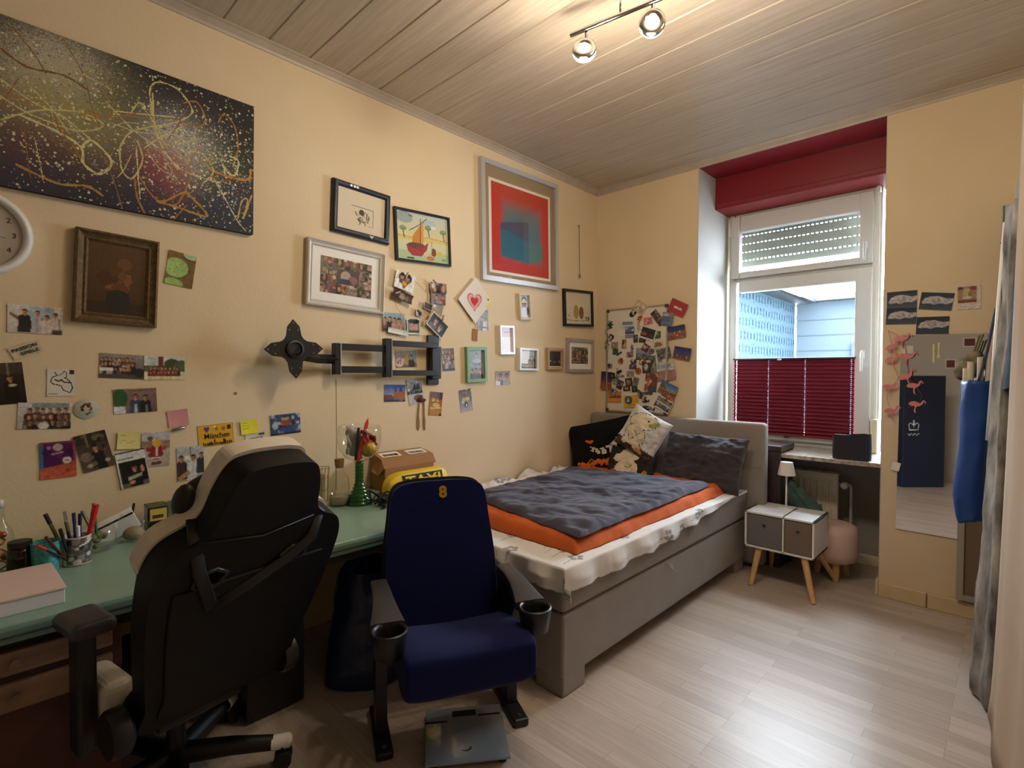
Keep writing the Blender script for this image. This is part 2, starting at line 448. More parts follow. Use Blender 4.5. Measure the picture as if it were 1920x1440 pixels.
    r.color_ramp.elements[0].color = (*lin('aea49a'), 1); r.color_ramp.elements[1].color = (*lin('c2b8ae'), 1)
    L.new(tc.outputs['Object'], mp.inputs[0]); L.new(mp.outputs[0], gn.inputs['Vector']); L.new(gn.outputs['Fac'], r.inputs[0]); L.new(r.outputs[0], b.inputs['Base Color'])
    b.inputs['Roughness'].default_value = .36
    M['ceiling'] = m
setup_mats()

# ------------------------------------------------------------------ the room: long wall x=0, window wall y=0, floor z=0
H, XR, YF = 2.926, 2.80, -4.72
struct('floor', bx(-.15, XR+.15, YF-.15, .56, -.1, 0), M['floor'])

def ceiling():
    bm = B(); y = 0.0; prof = []
    while y > YF - .1:
        prof += [(y, H+.006), (y-.005, H), (y-.195, H)]; y -= .2
    a = [bm.verts.new((-.02, p[0], p[1])) for p in prof]; b = [bm.verts.new((XR+.02, p[0], p[1])) for p in prof]
    for i in range(len(prof)-1): bm.faces.new((a[i], a[i+1], b[i+1], b[i]))
    box(bm, (XR/2, YF/2, H+.08), (XR+.3, -YF+.3, .12))
    return bm
struct('ceiling', ceiling(), M['ceiling'])
struct('wall_left', bx(-.15, 0, YF-.15, 0, 0, H+.02), M['wall'])
struct('wall_right', bx(XR, XR+.15, YF-.15, 0, 0, H+.02), M['wall'])
struct('wall_front', bx(0, XR, YF-.15, YF, 0, H+.02), M['grey_wall'])
WX0, WX1, NY, WZ = .91, 2.073, .56, 2.895      # window niche
bm = bx(-.15, WX0, 0, .7, 0, H+.02); box(bm, ((WX1+XR+.15)/2, .35, H/2), (XR+.15-WX1, .7, H+.04)); box(bm, ((WX0+WX1)/2, .35, (WZ+.02+H+.02)/2), (WX1-WX0, .7, H-WZ))
struct('wall_back', bm, M['wall'])
bm = bx(WX0, WX1, NY, .7, 0, .79)
struct('wall_niche', bm, mat('niche_grey', '9c9894', .8, var=.1, vscale=4, bump=.2, bscale=60))
bm = bx(WX0, WX0+.004, -.001, NY, 0, WZ); box(bm, (WX1-.002, NY/2, WZ/2), (.004, NY, WZ))
struct('trim_1', bm, M['white_paint'])      # plastered reveals
# red painted shutter box over the window
bm = bx(WX0+.004, WX1-.004, .3, NY+.1, 2.64, WZ-.012, .004); box(bm, ((WX0+WX1)/2, .15, WZ-.004), (WX1-WX0-.01, .31, .012))
box(bm, ((WX0+WX1)/2, .296, 2.668), (WX1-WX0-.02, .012, .03), .003)
struct('trim_2', bm, M['red_paint'])
# cornice
def cornice(p0, p1, nrm):
    bm = B(); P = [(0, -.042), (.006, -.042), (.010, -.03), (.03, -.012), (.042, -.008), (.042, 0), (0, 0)]
    n = Vector(nrm); r = [[bm.verts.new(Vector(p) + n*a + Vector((0, 0, H+b))) for a, b in P] for p in (p0, p1)]
    for i in range(len(P)-1): bm.faces.new((r[0][i], r[0][i+1], r[1][i+1], r[1][i]))
    return bm
CM = mat('cornice', 'b4a89c', .45, var=.08, vscale=8)
struct('trim_3', cornice((0, YF, 0), (0, 0, 0), (1, 0, 0)), CM)
struct('trim_4', cornice((0, 0, 0), (XR, 0, 0), (0, -1, 0)), CM)
bm = bx(WX1+.002, 2.30, -.022, 0, 0, .085, .004); box(bm, (2.485, -.012, .042), (.36, .02, .084), .004)
struct('baseboard_back', bm, mat('baseboard', 'd8c29c', .6, var=.06, vscale=9))
bm = bx(WX1-.02, WX1-.004, .0, .5, 0, .09, .003); box(bm, (1.5, NY-.01, .035), (1.1, .02, .07), .003)
struct('baseboard_niche', bm, M['cream'])
struct('trim_5', tube(B(), [(.0005, -2.44, 1.30), (.0005, -2.437, 1.0), (.0005, -2.442, .70)], .0016, 6), mat('wall_seam', '9c8460', .8))   # fine vertical seam in the plaster
# marble sill
struct('sill_1', bx(WX0, WX1, .05, NY+.02, .765, .793, .004), M['marble'])

# ------------------------------------------------------------------ window: fixed frame, hinged lower sash, tilting upper sash
def ring(bm, x0, x1, z0, z1, w, y0, y1, bev=.004, ws=None):
    wl, wr, wb, wt = ws or (w, w, w, w)
    yc, d = (y0+y1)/2, abs(y1-y0)
    box(bm, (x0+wl/2, yc, (z0+z1)/2), (wl, d, z1-z0), bev); box(bm, (x1-wr/2, yc, (z0+z1)/2), (wr, d, z1-z0), bev)
    box(bm, ((x0+x1)/2, yc, z0+wb/2), (x1-x0-wl-wr+.004, d-.002, wb), bev); box(bm, ((x0+x1)/2, yc, z1-wt/2), (x1-x0-wl-wr+.004, d-.002, wt), bev)
    return bm
win = bpy.data.objects.new('window_1', None); COL.objects.link(win); win['kind'] = 'structure'; win.location = (1.42, .55, .793)
def wpart(name, bm, m, parent=win, **k):
    o = obj(name, bm, m, parent, **k)
    o.matrix_parent_inverse = Matrix.Translation(-win.location) if parent is win else Matrix.Identity(4)
    return o
bm = ring(B(), .93, 1.975, .793, 2.68, .05, .56, .63, ws=(.04, .06, .05, .06)); box(bm, (1.45, .6, 2.115), (.98, .06, .05), .004)
wpart('window_frame', bm, M['white_pvc'])
bm = ring(B(), .95, 1.925, .83, 2.095, .07, .53, .595, .007, ws=(.05, .095, .07, .095))
for x in (1.0, 1.83): box(bm, (x, .556, 1.45), (.008, .05, 1.1), .002)
ls = wpart('lower_sash', bm, M['white_pvc'])
bm = ring(B(), .95, 1.925, 2.12, 2.62, .07, .53, .595, .007, ws=(.072, .08, .047, .13))
us = wpart('upper_sash', bm, M['white_pvc'])
wpart('pane', bx(.99, 1.84, .568, .572, .89, 2.01), M['pane'], ls)
wpart('pane', bx(1.01, 1.86, .568, .572, 2.155, 2.51), M['pane'], us)
for p, x, z in ((ls, 1.878, 1.45), (us, 1.885, 2.22)):
    bm = box(B(), (x, .522, z+.03), (.026, .012, .065), .004); tube(bm, [(x, .52, z+.04), (x, .495, z+.045), (x, .488, z+.035), (x, .486, z-.085)], [.009, .009, .010, .008], 10)
    wpart('handle', bm, M['white_lac'], p, smooth=True, angle=40)
bm = B()
for z in (2.23, 2.5): tube(bm, [(.953, .524, z-.035), (.953, .524, z+.035)], .008, 8)
wpart('hinge', bm, M['white_pvc'], us, smooth=True, angle=40)
# roller shutter outside the glass, half lowered behind the upper sash: slats with rows of light slots
def shutter():
    bm = B(); z = 2.275
    box(bm, (1.43, .72, z-.01), (1.02, .016, .05), .003)
    z += .018
    for i in range(8):
        x = .93
        while x < 1.93:   # bridges between the light slots
            box(bm, (x, .72, z+.004), (.015, .006, .011)); x += .031
        box(bm, (1.43, .72, z+.0375), (1.02, .011, .0615), .003)
        z += .068
    return bm
sh = obj('roller_shutter', shutter(), mat('shutter', '7c8078', .6))
tag(sh, 'grey slatted roller shutter with rows of light slots behind the upper window pane', 'shutter')
# belt of the shutter with its winder box
w = thing('shutter_belt', 'white shutter belt running down the window frame into a winder box', 'belt', (1.955, .5, .793))
obj('belt', bx(-.008, .008, .03, .034, .2, 1.85), M['paper'], w)
bm = bx(-.02, .02, -.0, .05, -.0, .24, .008); obj('winder', bm, M['cream'], w)
obj('guide', bx(-.012, .012, .01, .045, 1.80, 1.84, .004), M['white_pvc'], w)

# ------------------------------------------------------------------ pleated blind with four cord lines of small holes
def blind():
    x0, x1, z0, z1, y = 1.0, 1.832, .885, 1.452, .512
    n = 20; dz = (z1-z0)/n; holes = [x0+.018, x0+.262, x0+.52, x1-.018]; hw = .0028
    bm = B(); cols = []; x = x0
    for h in holes: cols += [(x, h-hw, 0), (h-hw, h+hw, 1)]; x = h+hw
    cols.append((x, x1, 0))
    def q(xa, xb, za, zb, ya, yb):
        bm.faces.new([bm.verts.new(c) for c in ((xa, ya, za), (xb, ya, za), (xb, yb, zb), (xa, yb, zb))])
    for i in range(n):
        za = z0+i*dz; zm = za+dz/2; zb = za+dz; yb, yf = y+.014, y-.004
        for xa, xb, hole in cols:
            if hole:
                q(xa, xb, za, za+dz*.16, yb, yb-(yb-yf)*.32); q(xa, xb, zm+dz*.0, zm+dz*.17, yf, yf+(yb-yf)*.34)
                q(xa, xb, za+dz*.34, zm, yb-(yb-yf)*.68, yf) if i % 2 == 0 else None
                q(xa, xb, zb-dz*.12, zb, yb-(yb-yf)*.24, yb)
            else:
                q(xa, xb, za, zm, yb, yf); q(xa, xb, zm, zb, yf, yb)
    return bm
b = thing('pleated_blind', 'dark red pleated blind covering the lower half of the window', 'blind', (1.416, .512, .87))
inv = Matrix.Translation(-b.location)
def loc(bm): bm.transform(inv); return bm
obj('fabric', loc(blind()), M['blind'], b)
obj('top_rail', loc(bx(.993, 1.838, .5, .53, 1.452, 1.466, .003)), M['grey_plastic'], b)
obj('bottom_rail', loc(bx(.993, 1.838, .5, .53, .868, .885, .003)), M['red_paint'], b)
bm = box(B(), (1.345, .497, 1.452), (.03, .012, .012), .003); obj('handle', loc(bm), M['white_lac'], b)
bm = box(B(), (1.4, .497, .862), (.03, .012, .014), .003); obj('handle', loc(bm), M['grey_plastic'], b)
def wp(root, name, bm, m, parent=None, **k):
    """part whose mesh was laid out in room coordinates"""
    bm.transform(root.matrix_basis.inverted()); return obj(name, bm, m, parent or root, **k)

def wsheet(root, name, fn, nu, nv, m, **k):
    I = root.matrix_basis.inverted()
    return sheet(name, lambda u, v: I @ Vector(fn(u, v)), nu, nv, m, root, **k)

# ------------------------------------------------------------------ bed
bed = thing('bed', 'grey upholstered storage bed with tall headboard against the window wall', 'bed', (.68, -1.15, 0))
bm = bx(.005, 1.325, -2.14, -.11, .075, .345, .012); box(bm, (1.25, -2.06, .045), (.15, .155, .09), .008)
wp(bed, 'base', bm, M['grey_fab'])
for x, y in ((.08, -2.06), (.08, -.2), (1.25, -.2)): wp(bed, 'leg', bx(x-.07, x+.07, y-.07, y+.07, 0, .08, .006), M['grey_fab'])
wp(bed, 'lid', bx(.005, 1.332, -2.147, -.11, .352, .535, .022, 3), M['grey_lid'])
bm = bx(.012, 1.44, -.105, -.012, .03, 1.005, .028, 4); o = wp(bed, 'headboard', bm, M['grey_fab'], smooth=True, angle=50)
bm = B()
for z in (.38, .70): tube(bm, [(.02, -.106, z), (1.43, -.106, z)], .0022, 6)
wp(bed, 'seam', bm, M['grey_lid'])
bm = tube(B(), [(1.334, -1.262, .337), (1.352, -1.256, .318), (1.356, -1.244, .30), (1.348, -1.236, .312), (1.333, -1.234, .337)], .007, 8, flat=.45)
obj_ = wp(bed, 'pull_loop', bm, mat('loop', 'a49c92', .9), smooth=True)

# bed sheet with a hanging, wavy hem, printed with small grey flowers
def sheet_bed():
    A = Art(1.5, 2.2, 'e0e0e2', .0065, 400); rg = random.Random(5)
    for i in range(70):
        u, v = rg.random(), rg.random()
        for k in range(5): A.e(u+.016*cos(k*1.257), v+.011*sin(k*1.257), .009, .007, '9a9ba2')
        A.e(u, v, .005, .004, 'dcd9d6'); A.l([(u, v-.012), (u+.01, v-.05)], .002, 'a9aab0')
    def fn(u, v):
        sx = .03 + u*1.395; sy = -2.245 + v*2.115
        ox = max(0, sx-1.336); oy = max(0, -2.15-sy)
        ox *= min(1, max(.12, (-sy-.25)/1.2)); n = fbm(sx*3.1, sy*3.1, 2); lim = .5+.5*fbm(sx*6, sy*6, 7)
        o = max(ox, oy) + .35*min(ox, oy); rip = sin(sy*24+2*fbm(sy*3, 1))*.012 if ox > oy else sin(sx*27+2*fbm(sx*3, 4))*.014
        k = min(1, o/.05)
        x = min(sx, 1.336) + (.012 + rip*.9 + (.03 if ox > .06 and oy > .05 else 0))*k*(1 if ox > 0 else .2); y = max(sy, -2.15) - (.012 + rip)*k*(1 if oy > 0 else .2)
        z = .541 - o*(.78+.45*lim) + n*.004
        if sx < .42: z += .045*max(0, (.42-sx)/.42)*(1+fbm(sx*7, sy*5)*1.2) + .01*sin(sy*31+sx*9)
        return (max(.016, x), y, z)
    o = art_obj('bed_sheet', A, M['cloth_print'], t=0, fn=fn)
    for p in o.data.polygons: p.use_smooth = True
    s = o.modifiers.new('thick', 'SOLIDIFY'); s.thickness = .003; s.offset = 1
    return tag(o, 'white bed sheet with small grey flowers hanging over the bed edge', 'sheet')
sheet_bed()

def slab(name, corners, z0, th, nu, nv, m, wr, seed, edge=.035, label='', dirn=(0, 1), sagx=None):
    """padded quilt: four corners (x,y), rounded rim, folds as real relief"""
    (ax, ay), (bx_, by), (cx, cy), (dx, dy) = corners
    n = 26
    def at(u, v, side):
        x = (ax*(1-u)+bx_*u)*(1-v)+(dx*(1-u)+cx*u)*v; y = (ay*(1-u)+by*u)*(1-v)+(dy*(1-u)+cy*u)*v
        return x, y
    W = math.hypot(bx_-ax, by-ay); L_ = math.hypot(dx-ax, dy-ay)
    def fn(u, v):
        # v runs around: lower face then upper face joined on the rim
        uu = u; x, y = at(u, v, 0)
        e = min(u*W, (1-u)*W, v*L_, (1-v)*L_)
        q = min(1, e/edge); hgt = math.sqrt(max(0, 1-(1-q)**2))
        ca, sa = dirn; p, t = x*ca+y*sa, -x*sa+y*ca; wp_ = fbm(p*1.5, t*2, seed+2)*.12
        f = fbm(p*2.2+seed, (t+wp_)*9, seed)*wr*1.2 + fbm(p*4, (t+wp_)*22, seed+3)*wr*.55 + (1-abs(fbm(p*2.5, (t+wp_)*7, seed+9))*2)*wr*.5 + fbm(p*9, t*9, seed+6)*wr*.35
        w = fbm(x*6, y*6, seed+5)*.012
        return x + w, y + fbm(x*6, y*6, seed+8)*.012, z0 + th*hgt + f*q
    V = []; F = []
    for j in range(nv+1):
        for i in range(nu+1): V.append(fn(i/nu, j/nv))
    N0 = len(V)
    for j in range(nv+1):
        for i in range(nu+1):
            x, y, z = V[j*(nu+1)+i]; V.append((x, y, z0+.001))
    I = lambda i, j, k=0: k*N0 + j*(nu+1)+i
    for j in range(nv):
        for i in range(nu):
            F.append((I(i, j), I(i+1, j), I(i+1, j+1), I(i, j+1))); F.append((I(i, j, 1), I(i, j+1, 1), I(i+1, j+1, 1), I(i+1, j, 1)))
    for i in range(nu): F.append((I(i, 0, 1), I(i+1, 0, 1), I(i+1, 0), I(i, 0))); F.append((I(i, nv), I(i+1, nv), I(i+1, nv, 1), I(i, nv, 1)))
    for j in range(nv): F.append((I(0, j), I(0, j+1), I(0, j+1, 1), I(0, j, 1))); F.append((I(nu, j, 1), I(nu, j+1, 1), I(nu, j+1), I(nu, j)))
    o = obj(name, (V, [], F), m, smooth=True)
    s = o.modifiers.new('sub', 'SUBSURF'); s.levels = s.render_levels = 1
    return tag(o, label, 'bedding')
slab('mattress_topper', [(.22, -1.985), (1.283, -1.99), (1.275, -.25), (.12, -.25)], .546, .062, 70, 100, M['orange'], .006, 3, .065, 'thick orange quilt lying between white sheet and slate blue cover')
slab('duvet', [(.36, -1.80), (1.27, -1.965), (1.235, -.50), (.27, -.70)], .612, .03, 90, 120, M['slate'], .018, 11, .04, 'crumpled slate blue duvet cover on top of the orange quilt', (.86, .51))

# pillows
def pillow(name, w, h, t, loc_, rot, art=None, m=None, label='', seed=1, n=40, wr=.010, corner=.35):
    def fn(u, v):
        a, b = u*2-1, v*2-1
        th = (max(0, 1-abs(a)**2.6)**.6)*(max(0, 1-abs(b)**2.6)**.6)
        pin = 1 - .07*(1-a*a)*0 - .10*(1-abs(b)**2)*abs(a)**4*.6 ; pin2 = 1 - .10*(1-abs(a)**2)*abs(b)**4*.6
        f = fbm(a*1.6+seed, b*1.6, seed)*wr*2*min(1, th*2) + fbm(a*4.5, b*4.5, seed+4)*wr*.8 + abs(fbm(a*3+seed, b*3, seed+8))*wr*1.6*(abs(a)**2+abs(b)**2)/2
        return a*w/2*pin, b*h/2*pin2, th*t/2 + f*(.25+.75*min(1, th*3))
    V = []; F = []; cols = []
    for sgn in (-1, 1):
        for j in range(n+1):
            for i in range(n+1):
                x, z, d = fn(i/n, j/n); ed = i in (0, n) or j in (0, n)
                V.append((x, (0 if ed else sgn*max(.002, d)), z))
    k = (n+1)**2
    for s in (0, 1):
        for j in range(n):
            for i in range(n):
                q = [s*k+j*(n+1)+i, s*k+j*(n+1)+i+1, s*k+(j+1)*(n+1)+i+1, s*k+(j+1)*(n+1)+i]
                F.append(q if s == 0 else q[::-1])
                if art is not None:
                    cols.append(art.a[min(art.ny-1, int((j+.5)/n*art.ny)), min(art.nx-1, int((i+.5)/n*art.nx))] if s == 0 else art.a[art.ny//2, 1])
    me = bpy.data.meshes.new(name); me.from_pydata(V, [], F); me.update()
    if art is not None:
        at = me.attributes.new('ink', 'FLOAT_COLOR', 'CORNER'); buf = np.ones((len(me.loops), 4), np.float32); buf[:, :3] = np.repeat(np.array(cols, np.float32), 4, axis=0); at.data.foreach_set('color', buf.ravel())
    bm = B(); bm.from_mesh(me); bmesh.ops.remove_doubles(bm, verts=bm.verts, dist=1e-5); bm.to_mesh(me); bm.free()
    for p in me.polygons: p.use_smooth = True
    me.materials.append(m or M['cloth_print'])
    o = bpy.data.objects.new(name, me); COL.objects.link(o); o.location = loc_; o.rotation_euler = [R(a) for a in rot]
    s = o.modifiers.new('sub', 'SUBSURF'); s.levels = s.render_levels = 1
    return tag(o, label, 'pillow', 'pillows on the bed')
A = Art(.66, .46, '0f1014', .0075)
A.e(.30, .60, .05, .055, 'd2602a', 10).e(.315, .64, .05, .05, '0f1014', 10)
mouth = [(.26, .56), (.31, .50), (.38, .46), (.46, .45), (.54, .48), (.61, .56), (.67, .66)]
low = [(.28, .45), (.33, .37), (.41, .32), (.49, .31), (.57, .34), (.64, .42), (.70, .54)]
A.p(mouth + low[::-1], 'c9c4b4').l(mouth, .007, '060607').l(low, .007, '060607').l([mouth[0], low[0]], .007, '060607')
for i in range(7):
    if i < 6: A.p([((mouth[i][0]+mouth[i+1][0])/2, (mouth[i][1]+mouth[i+1][1])/2+.01), (low[i][0]-.012, low[i][1]-.01), (low[i][0]+.03, low[i][1]-.012)], '0b0b0d')
    A.l([mouth[i], (low[min(i, 6)][0]+.018, low[min(i, 6)][1]+.02)], .005, '0b0b0d')
rg = random.Random(4)
for i in range(16): u = .10+i*.025; A.p([(u, .31-rg.random()*.06), (u+.035, .21), (u+.05, .34-rg.random()*.07), (u+.02, .10)], 'cf6a34')
pillow('pillow', .66, .46, .15, (.335, -.30, .765), (-24, -14, 24), A, None, 'black pillow printed with a jagged grin and an orange eye', 2, 52)
pillow('pillow', .60, .40, .17, (1.075, -.262, .725), (-24, 1, -2), None, M['pillow'], 'plain dark grey pillow leaning on the headboard', 6, 44, .017)
def beast(A, u, v, q, fl=1):
    """plump cream animal drawn with a dark outline"""
    for c, g in (('241e18', .012), ('d8cfba', 0)):
        A.e(u, v-.20*q, .26*q+g, .24*q+g, c); A.e(u+.06*q*fl, v+.18*q, .30*q+g, .19*q+g, c, 12*fl); A.e(u-.22*q*fl, v+.10*q, .09*q+g, .12*q+g, c)
        A.e(u-.16*q, v-.42*q, .10*q+g, .07*q+g, c); A.e(u+.16*q, v-.42*q, .10*q+g, .07*q+g, c)
    A.e(u+.14*q*fl, v+.22*q, .025*q, .025*q, '1c1814'); A.e(u+.30*q*fl, v+.15*q, .022*q, .02*q, '1c1814'); A.l([(u-.05*q, v-.1*q), (u+.04*q, v-.18*q), (u+.12*q, v-.1*q)], .006, '241e18')
    A.l([(u-.12*q, v-.25*q), (u-.05*q, v-.35*q), (u+.02*q, v-.25*q)], .006, '241e18')
A = Art(.34, .34, 'cfd2d6', .0062)
A.r(0, 0, 1, .22, '38302c').blob(160, ['4a423c', '2a2420', '5c5248'], .008, .022, 3, (0, 0, 1, .24)); beast(A, .42, .60, .95)
A.e(.70, .80, .12, .05, '8a9a5c', 30).e(.66, .14, .10, .05, 'b08a4a')
A2 = Art(.40, .32, '2c2a2c', .0062); beast(A2, .48, .55, .95, 1); A2.e(.2, .3, .1, .06, 'a8763c').blob(40, ['3a3634', '4a4440'], .01, .03, 8, (0, 0, 1, .2)).e(.85, .3, .05, .06, '9a8040')
pillow('pillow', .40, .32, .12, (.595, -.40, .65), (-28, -4, 3), A2, None, 'small dark cushion with a cream cartoon animal below the shiny cushion', 9, 50, .008)
pillow('pillow', .345, .345, .12, (.675, -.375, .895), (-14, 26, -3), A, M['satin_print'], 'small shiny white cushion with a cream cartoon animal on top of the pile', 12, 50, .008)

# ------------------------------------------------------------------ side table, lamp, and what stands by the radiator
ns = thing('nightstand', 'small white side table with two fabric drawers and splayed wooden legs', 'side table', (1.6, -.16, 0))
x0, x1, y0, y1, z0, z1 = 1.395, 1.798, -.325, .01, .222, .453; t = .012
bm = bx(x0, x1, y0, y1, z1-t, z1, .0015)
for c in (bx(x0, x1, y0, y1, z0, z0+t, .0015), bx(x0, x0+t, y0, y1, z0, z1, .0015), bx(x1-t, x1, y0, y1, z0, z1, .0015), bx(1.62, 1.63, y0, y1, z0, z1, .001), bx(x0, x1, y1-.008, y1, z0, z1)): add(bm, c)
wp(ns, 'cabinet', bm, M['white_lac'])
for a, b_, col, lab in ((x0+t+.003, 1.617, '77757a', None), (1.633, x1-t-.003, '7c6f66', None)):
    d = wp(ns, 'drawer', bx(a, b_, y0+.004, y1-.02, z0+t+.002, z1-t-.006, .005), mat('bin_' + col, col, .95, bump=.5, bscale=900))
    cx = (a+b_)/2; Mr = Matrix.Translation((cx, y0+.003, .375)) @ Matrix.Rotation(pi/2, 4, 'X')
    bm = lathe(B(), [(.0085, -.002), (.0125, .003), (.0085, .004), (.0085, -.002)], n=20); bm.transform(Mr); o = wp(ns, 'handle', bm, M['steel'], d, smooth=True)
    bm = lathe(B(), [(0, .0022), (.0088, .0022)], n=20); bm.transform(Mr); wp(ns, 'opening', bm, M['black'], d)
for fx, fy, tx, ty in ((1.462, -.395, 1.475, -.285), (1.822, -.422, 1.735, -.285), (1.835, .06, 1.735, -.03), (1.445, .05, 1.475, -.03)):
    wp(ns, 'leg', tube(B(), [(fx, fy, .0), ((fx+tx)/2, (fy+ty)/2, .11), (tx, ty, .224)], [.0135, .0175, .0205], 16), M['pine'], smooth=True, angle=50)
lamp = thing('table_lamp', 'small white table lamp with conical shade on the side table', 'lamp', (1.573, -.085, .453))
obj('base', lathe(B(), [(0, 0), (.05, 0), (.052, .004), (.05, .008), (.008, .011), (0, .011)], n=40), M['white_lac'], lamp, smooth=True, angle=40)
obj('pole', tube(B(), [(0, 0, .008), (0, 0, .245)], .0058, 12), M['white_lac'], lamp, smooth=True, angle=40)
obj('shade', lathe(B(), [(.053, .222), (.037, .307), (0, .308), (0, .305), (.034, .303), (.05, .222)], n=40), M['white_lac'], lamp, smooth=True, angle=40)
rad = thing('radiator', 'cream ribbed panel radiator under the window sill', 'radiator', (1.4, .47, .12))
bm = bx(1.0, 1.762, .43, .475, .13, .625, .008)
x = 1.03
while x < 1.75: box(bm, (x, .428, .375), (.018, .012, .40), .005); x += .0405
wp(rad, 'panel', bm, M['rad'])
bm = bx(1.0, 1.762, .43, .53, .622, .634, .003)
x = 1.02
while x < 1.75: box(bm, (x, .485, .636), (.004, .08, .006)); x += .02
wp(rad, 'grille', bm, M['rad'])
bm = tube(B(), [(1.762, .47, .56), (1.83, .47, .56), (1.835, .47, .54), (1.835, .47, .10)], .010, 10); wp(rad, 'pipe', bm, M['white_lac'], smooth=True)
bm = lathe(B(), [(0, 0), (.022, 0), (.026, .02), (.026, .045), (.02, .055), (0, .056)], n=20); bm.transform(Matrix.Translation((1.8, .47, .56)) @ Matrix.Rotation(pi/2, 4, 'X')); wp(rad, 'valve', bm, M['white_lac'], smooth=True, angle=40)
# jacket thrown over the radiator
def jacket(u, v):
    a = (u-.5)*1.0; s = v
    x = 1.34 + u*.36 + s*.08 + .02*sin(7*s+u*5); y = .40 - .16*sin(pi*min(1, s*.8+.1)) - .07*sin(pi*u) + .03*fbm(u*4, s*4); z = .69 - .27*u - s*.40 + .03*fbm(u*5, s*5, 3)
    return x, y, z
jk = thing('jacket', 'teal and brown camouflage jacket draped over the radiator', 'jacket', (1.45, .3, .4))
wsheet(jk, 'body', jacket, 24, 30, M['jacket'], thick=.012)
bm = tube(B(), [(1.42, .24, .56), (1.5, .20, .49), (1.58, .18, .42), (1.67, .17, .34)], [.045, .05, .045, .035], 12); wp(jk, 'sleeve', bm, M['jacket'], smooth=True)
pf = thing('pouf', 'beige round pouf stool on short wooden legs beside the radiator pipe', 'pouf', (1.80, .14, 0))
obj('cushion', lathe(B(), [(0, .112), (.105, .114), (.135, .13), (.142, .18), (.142, .30), (.132, .345), (.10, .36), (0, .357)], n=36), M['pouf'], pf, smooth=True)
for k in range(3):
    a = -1.2+k*2.094; obj('leg', tube(B(), [(.10*cos(a), .10*sin(a), 0), (.08*cos(a), .08*sin(a), .125)], [.018, .026], 12), M['pine'], pf, smooth=True, angle=50)
db = thing('storage_box', 'dark brown leather box standing in the window niche behind the headboard', 'box', (1.36, .17, 0))
wp(db, 'body', bx(1.21, 1.5, .04, .33, 0, .80, .006), M['dark_leather']); wp(db, 'lid', bx(1.205, 1.505, .035, .335, .803, .845, .006), M['dark_leather'])
wp(db, 'seam', bx(1.31, 1.313, .034, .335, .8455, .8475), M['grey_plastic'])
sb = thing('sill_bag', 'dark fabric pouch sitting on the marble window sill', 'bag', (1.9, .16, .793))
def bagf(u, v):
    a = 2*pi*u; k = 1-.12*(v-.5)**2; r = .45
    cx = abs(cos(a))**r*(1 if cos(a) > 0 else -1); sy = abs(sin(a))**r*(1 if sin(a) > 0 else -1)
    return 1.897+cx*.105*k, .125+sy*.055*(1.1-.35*v), .795+v*(.155+.012*cx+.008*fbm(u*6, 2))
wsheet(sb, 'body', bagf, 40, 8, M['dark_fab']); wp(sb, 'top', bx(1.80, 1.995, .098, .152, .94, .948, .003), M['dark_fab'])
nb = tag(obj('floor_bag', lathe(B(), [(0, 0), (.11, 0), (.14, .06), (.13, .16), (.07, .2), (0, .2)], n=20), M['dark_blue'], smooth=True), 'dark blue cloth bag on the floor under the side table', 'bag'); nb.location = (1.42, .24, 0); nb.scale = (.9, .7, 1)
# ------------------------------------------------------------------ on the long wall
def pic(name, label, cat, wall, a, z, w, h, ang, paint, group=None, lift=.0006, curl=.0025, m='photo', bg='ffffff', px=.0024):
    A = Art(w, h, bg, px); paint(A)
    if m == 'photo': A.n(.12, max(2, A.nx//9), len(label)).n(.2, 2, len(label)+1).soft(1)
    o = art_obj(name, A, M[m], curl=curl, lift=lift, t=.0008)
    o.location = (0, a, z) if wall == 'L' else (a, 0, z)
    o.rotation_euler = (0, -R(ang), LEFT if wall == 'L' else 0)
    return tag(o, label, cat, group)
GP = 'photos taped to the long wall'
def P(label, y, z, w, h, ang, paint, **k): return pic('photograph', label, 'photo', 'L', y, z, w, h, ang, paint, GP, **k)
SK, HR = 'c08a6a', '2a1c14'

P('photo of four people standing arm in arm before a bright window', -3.634, 1.526, .153, .103, -1, lambda A: A.g('c9c4bc', 'dcd8d4').r(.36, .55, .85, .98, 'a8bcc4').p([(.02, .65), (.2, .42), (.26, .5), (.05, .72)], '8a5c44').man(.30, .76, .055, '23242c').man(.53, .74, .052, 'b8b4b8').man(.70, .60, .05, 'd8cdc8').man(.86, .70, .045, 'd0c4bc').r(.80, 0, .98, .16, '4a3a34').n(.12, 1, 1))
pic('paper_strip', 'small crooked paper strip reading PASSION SPIELE under the photo of four people', 'note', 'L', -3.662, 1.412, .088, .044, 25, lambda A: A.n(.06, 1, 2), curl=.004, m='poster', bg='cfc4ac')
def strip_text(y, z, ang, lines, w):
    r = [o for o in COL.objects if o.name.startswith('paper_strip')][-1]
    for i, s in enumerate(lines): text('lettering', s, .0165, M['ink'], r, (0 if i == 0 else .008, -.0056, .009-.0185*i), width=w*(1 if i == 0 else .72), bold=.0003)
strip_text(0, 0, 0, ['PASSION', 'SPIELE'], .074)
P('dark portrait photo of a person in black cut off at the wall end', -3.722, 1.288, .11, .150, 5, lambda A: A.g('15100e', '3c2c26').r(0, .72, 1, 1, '4a3c38').r(.6, .7, .66, 1, '8a7a70').man(.66, .62, .08, '120d0c').e(.7, .45, .1, .03, 'd0c4b8').n(.15, 1, 3))
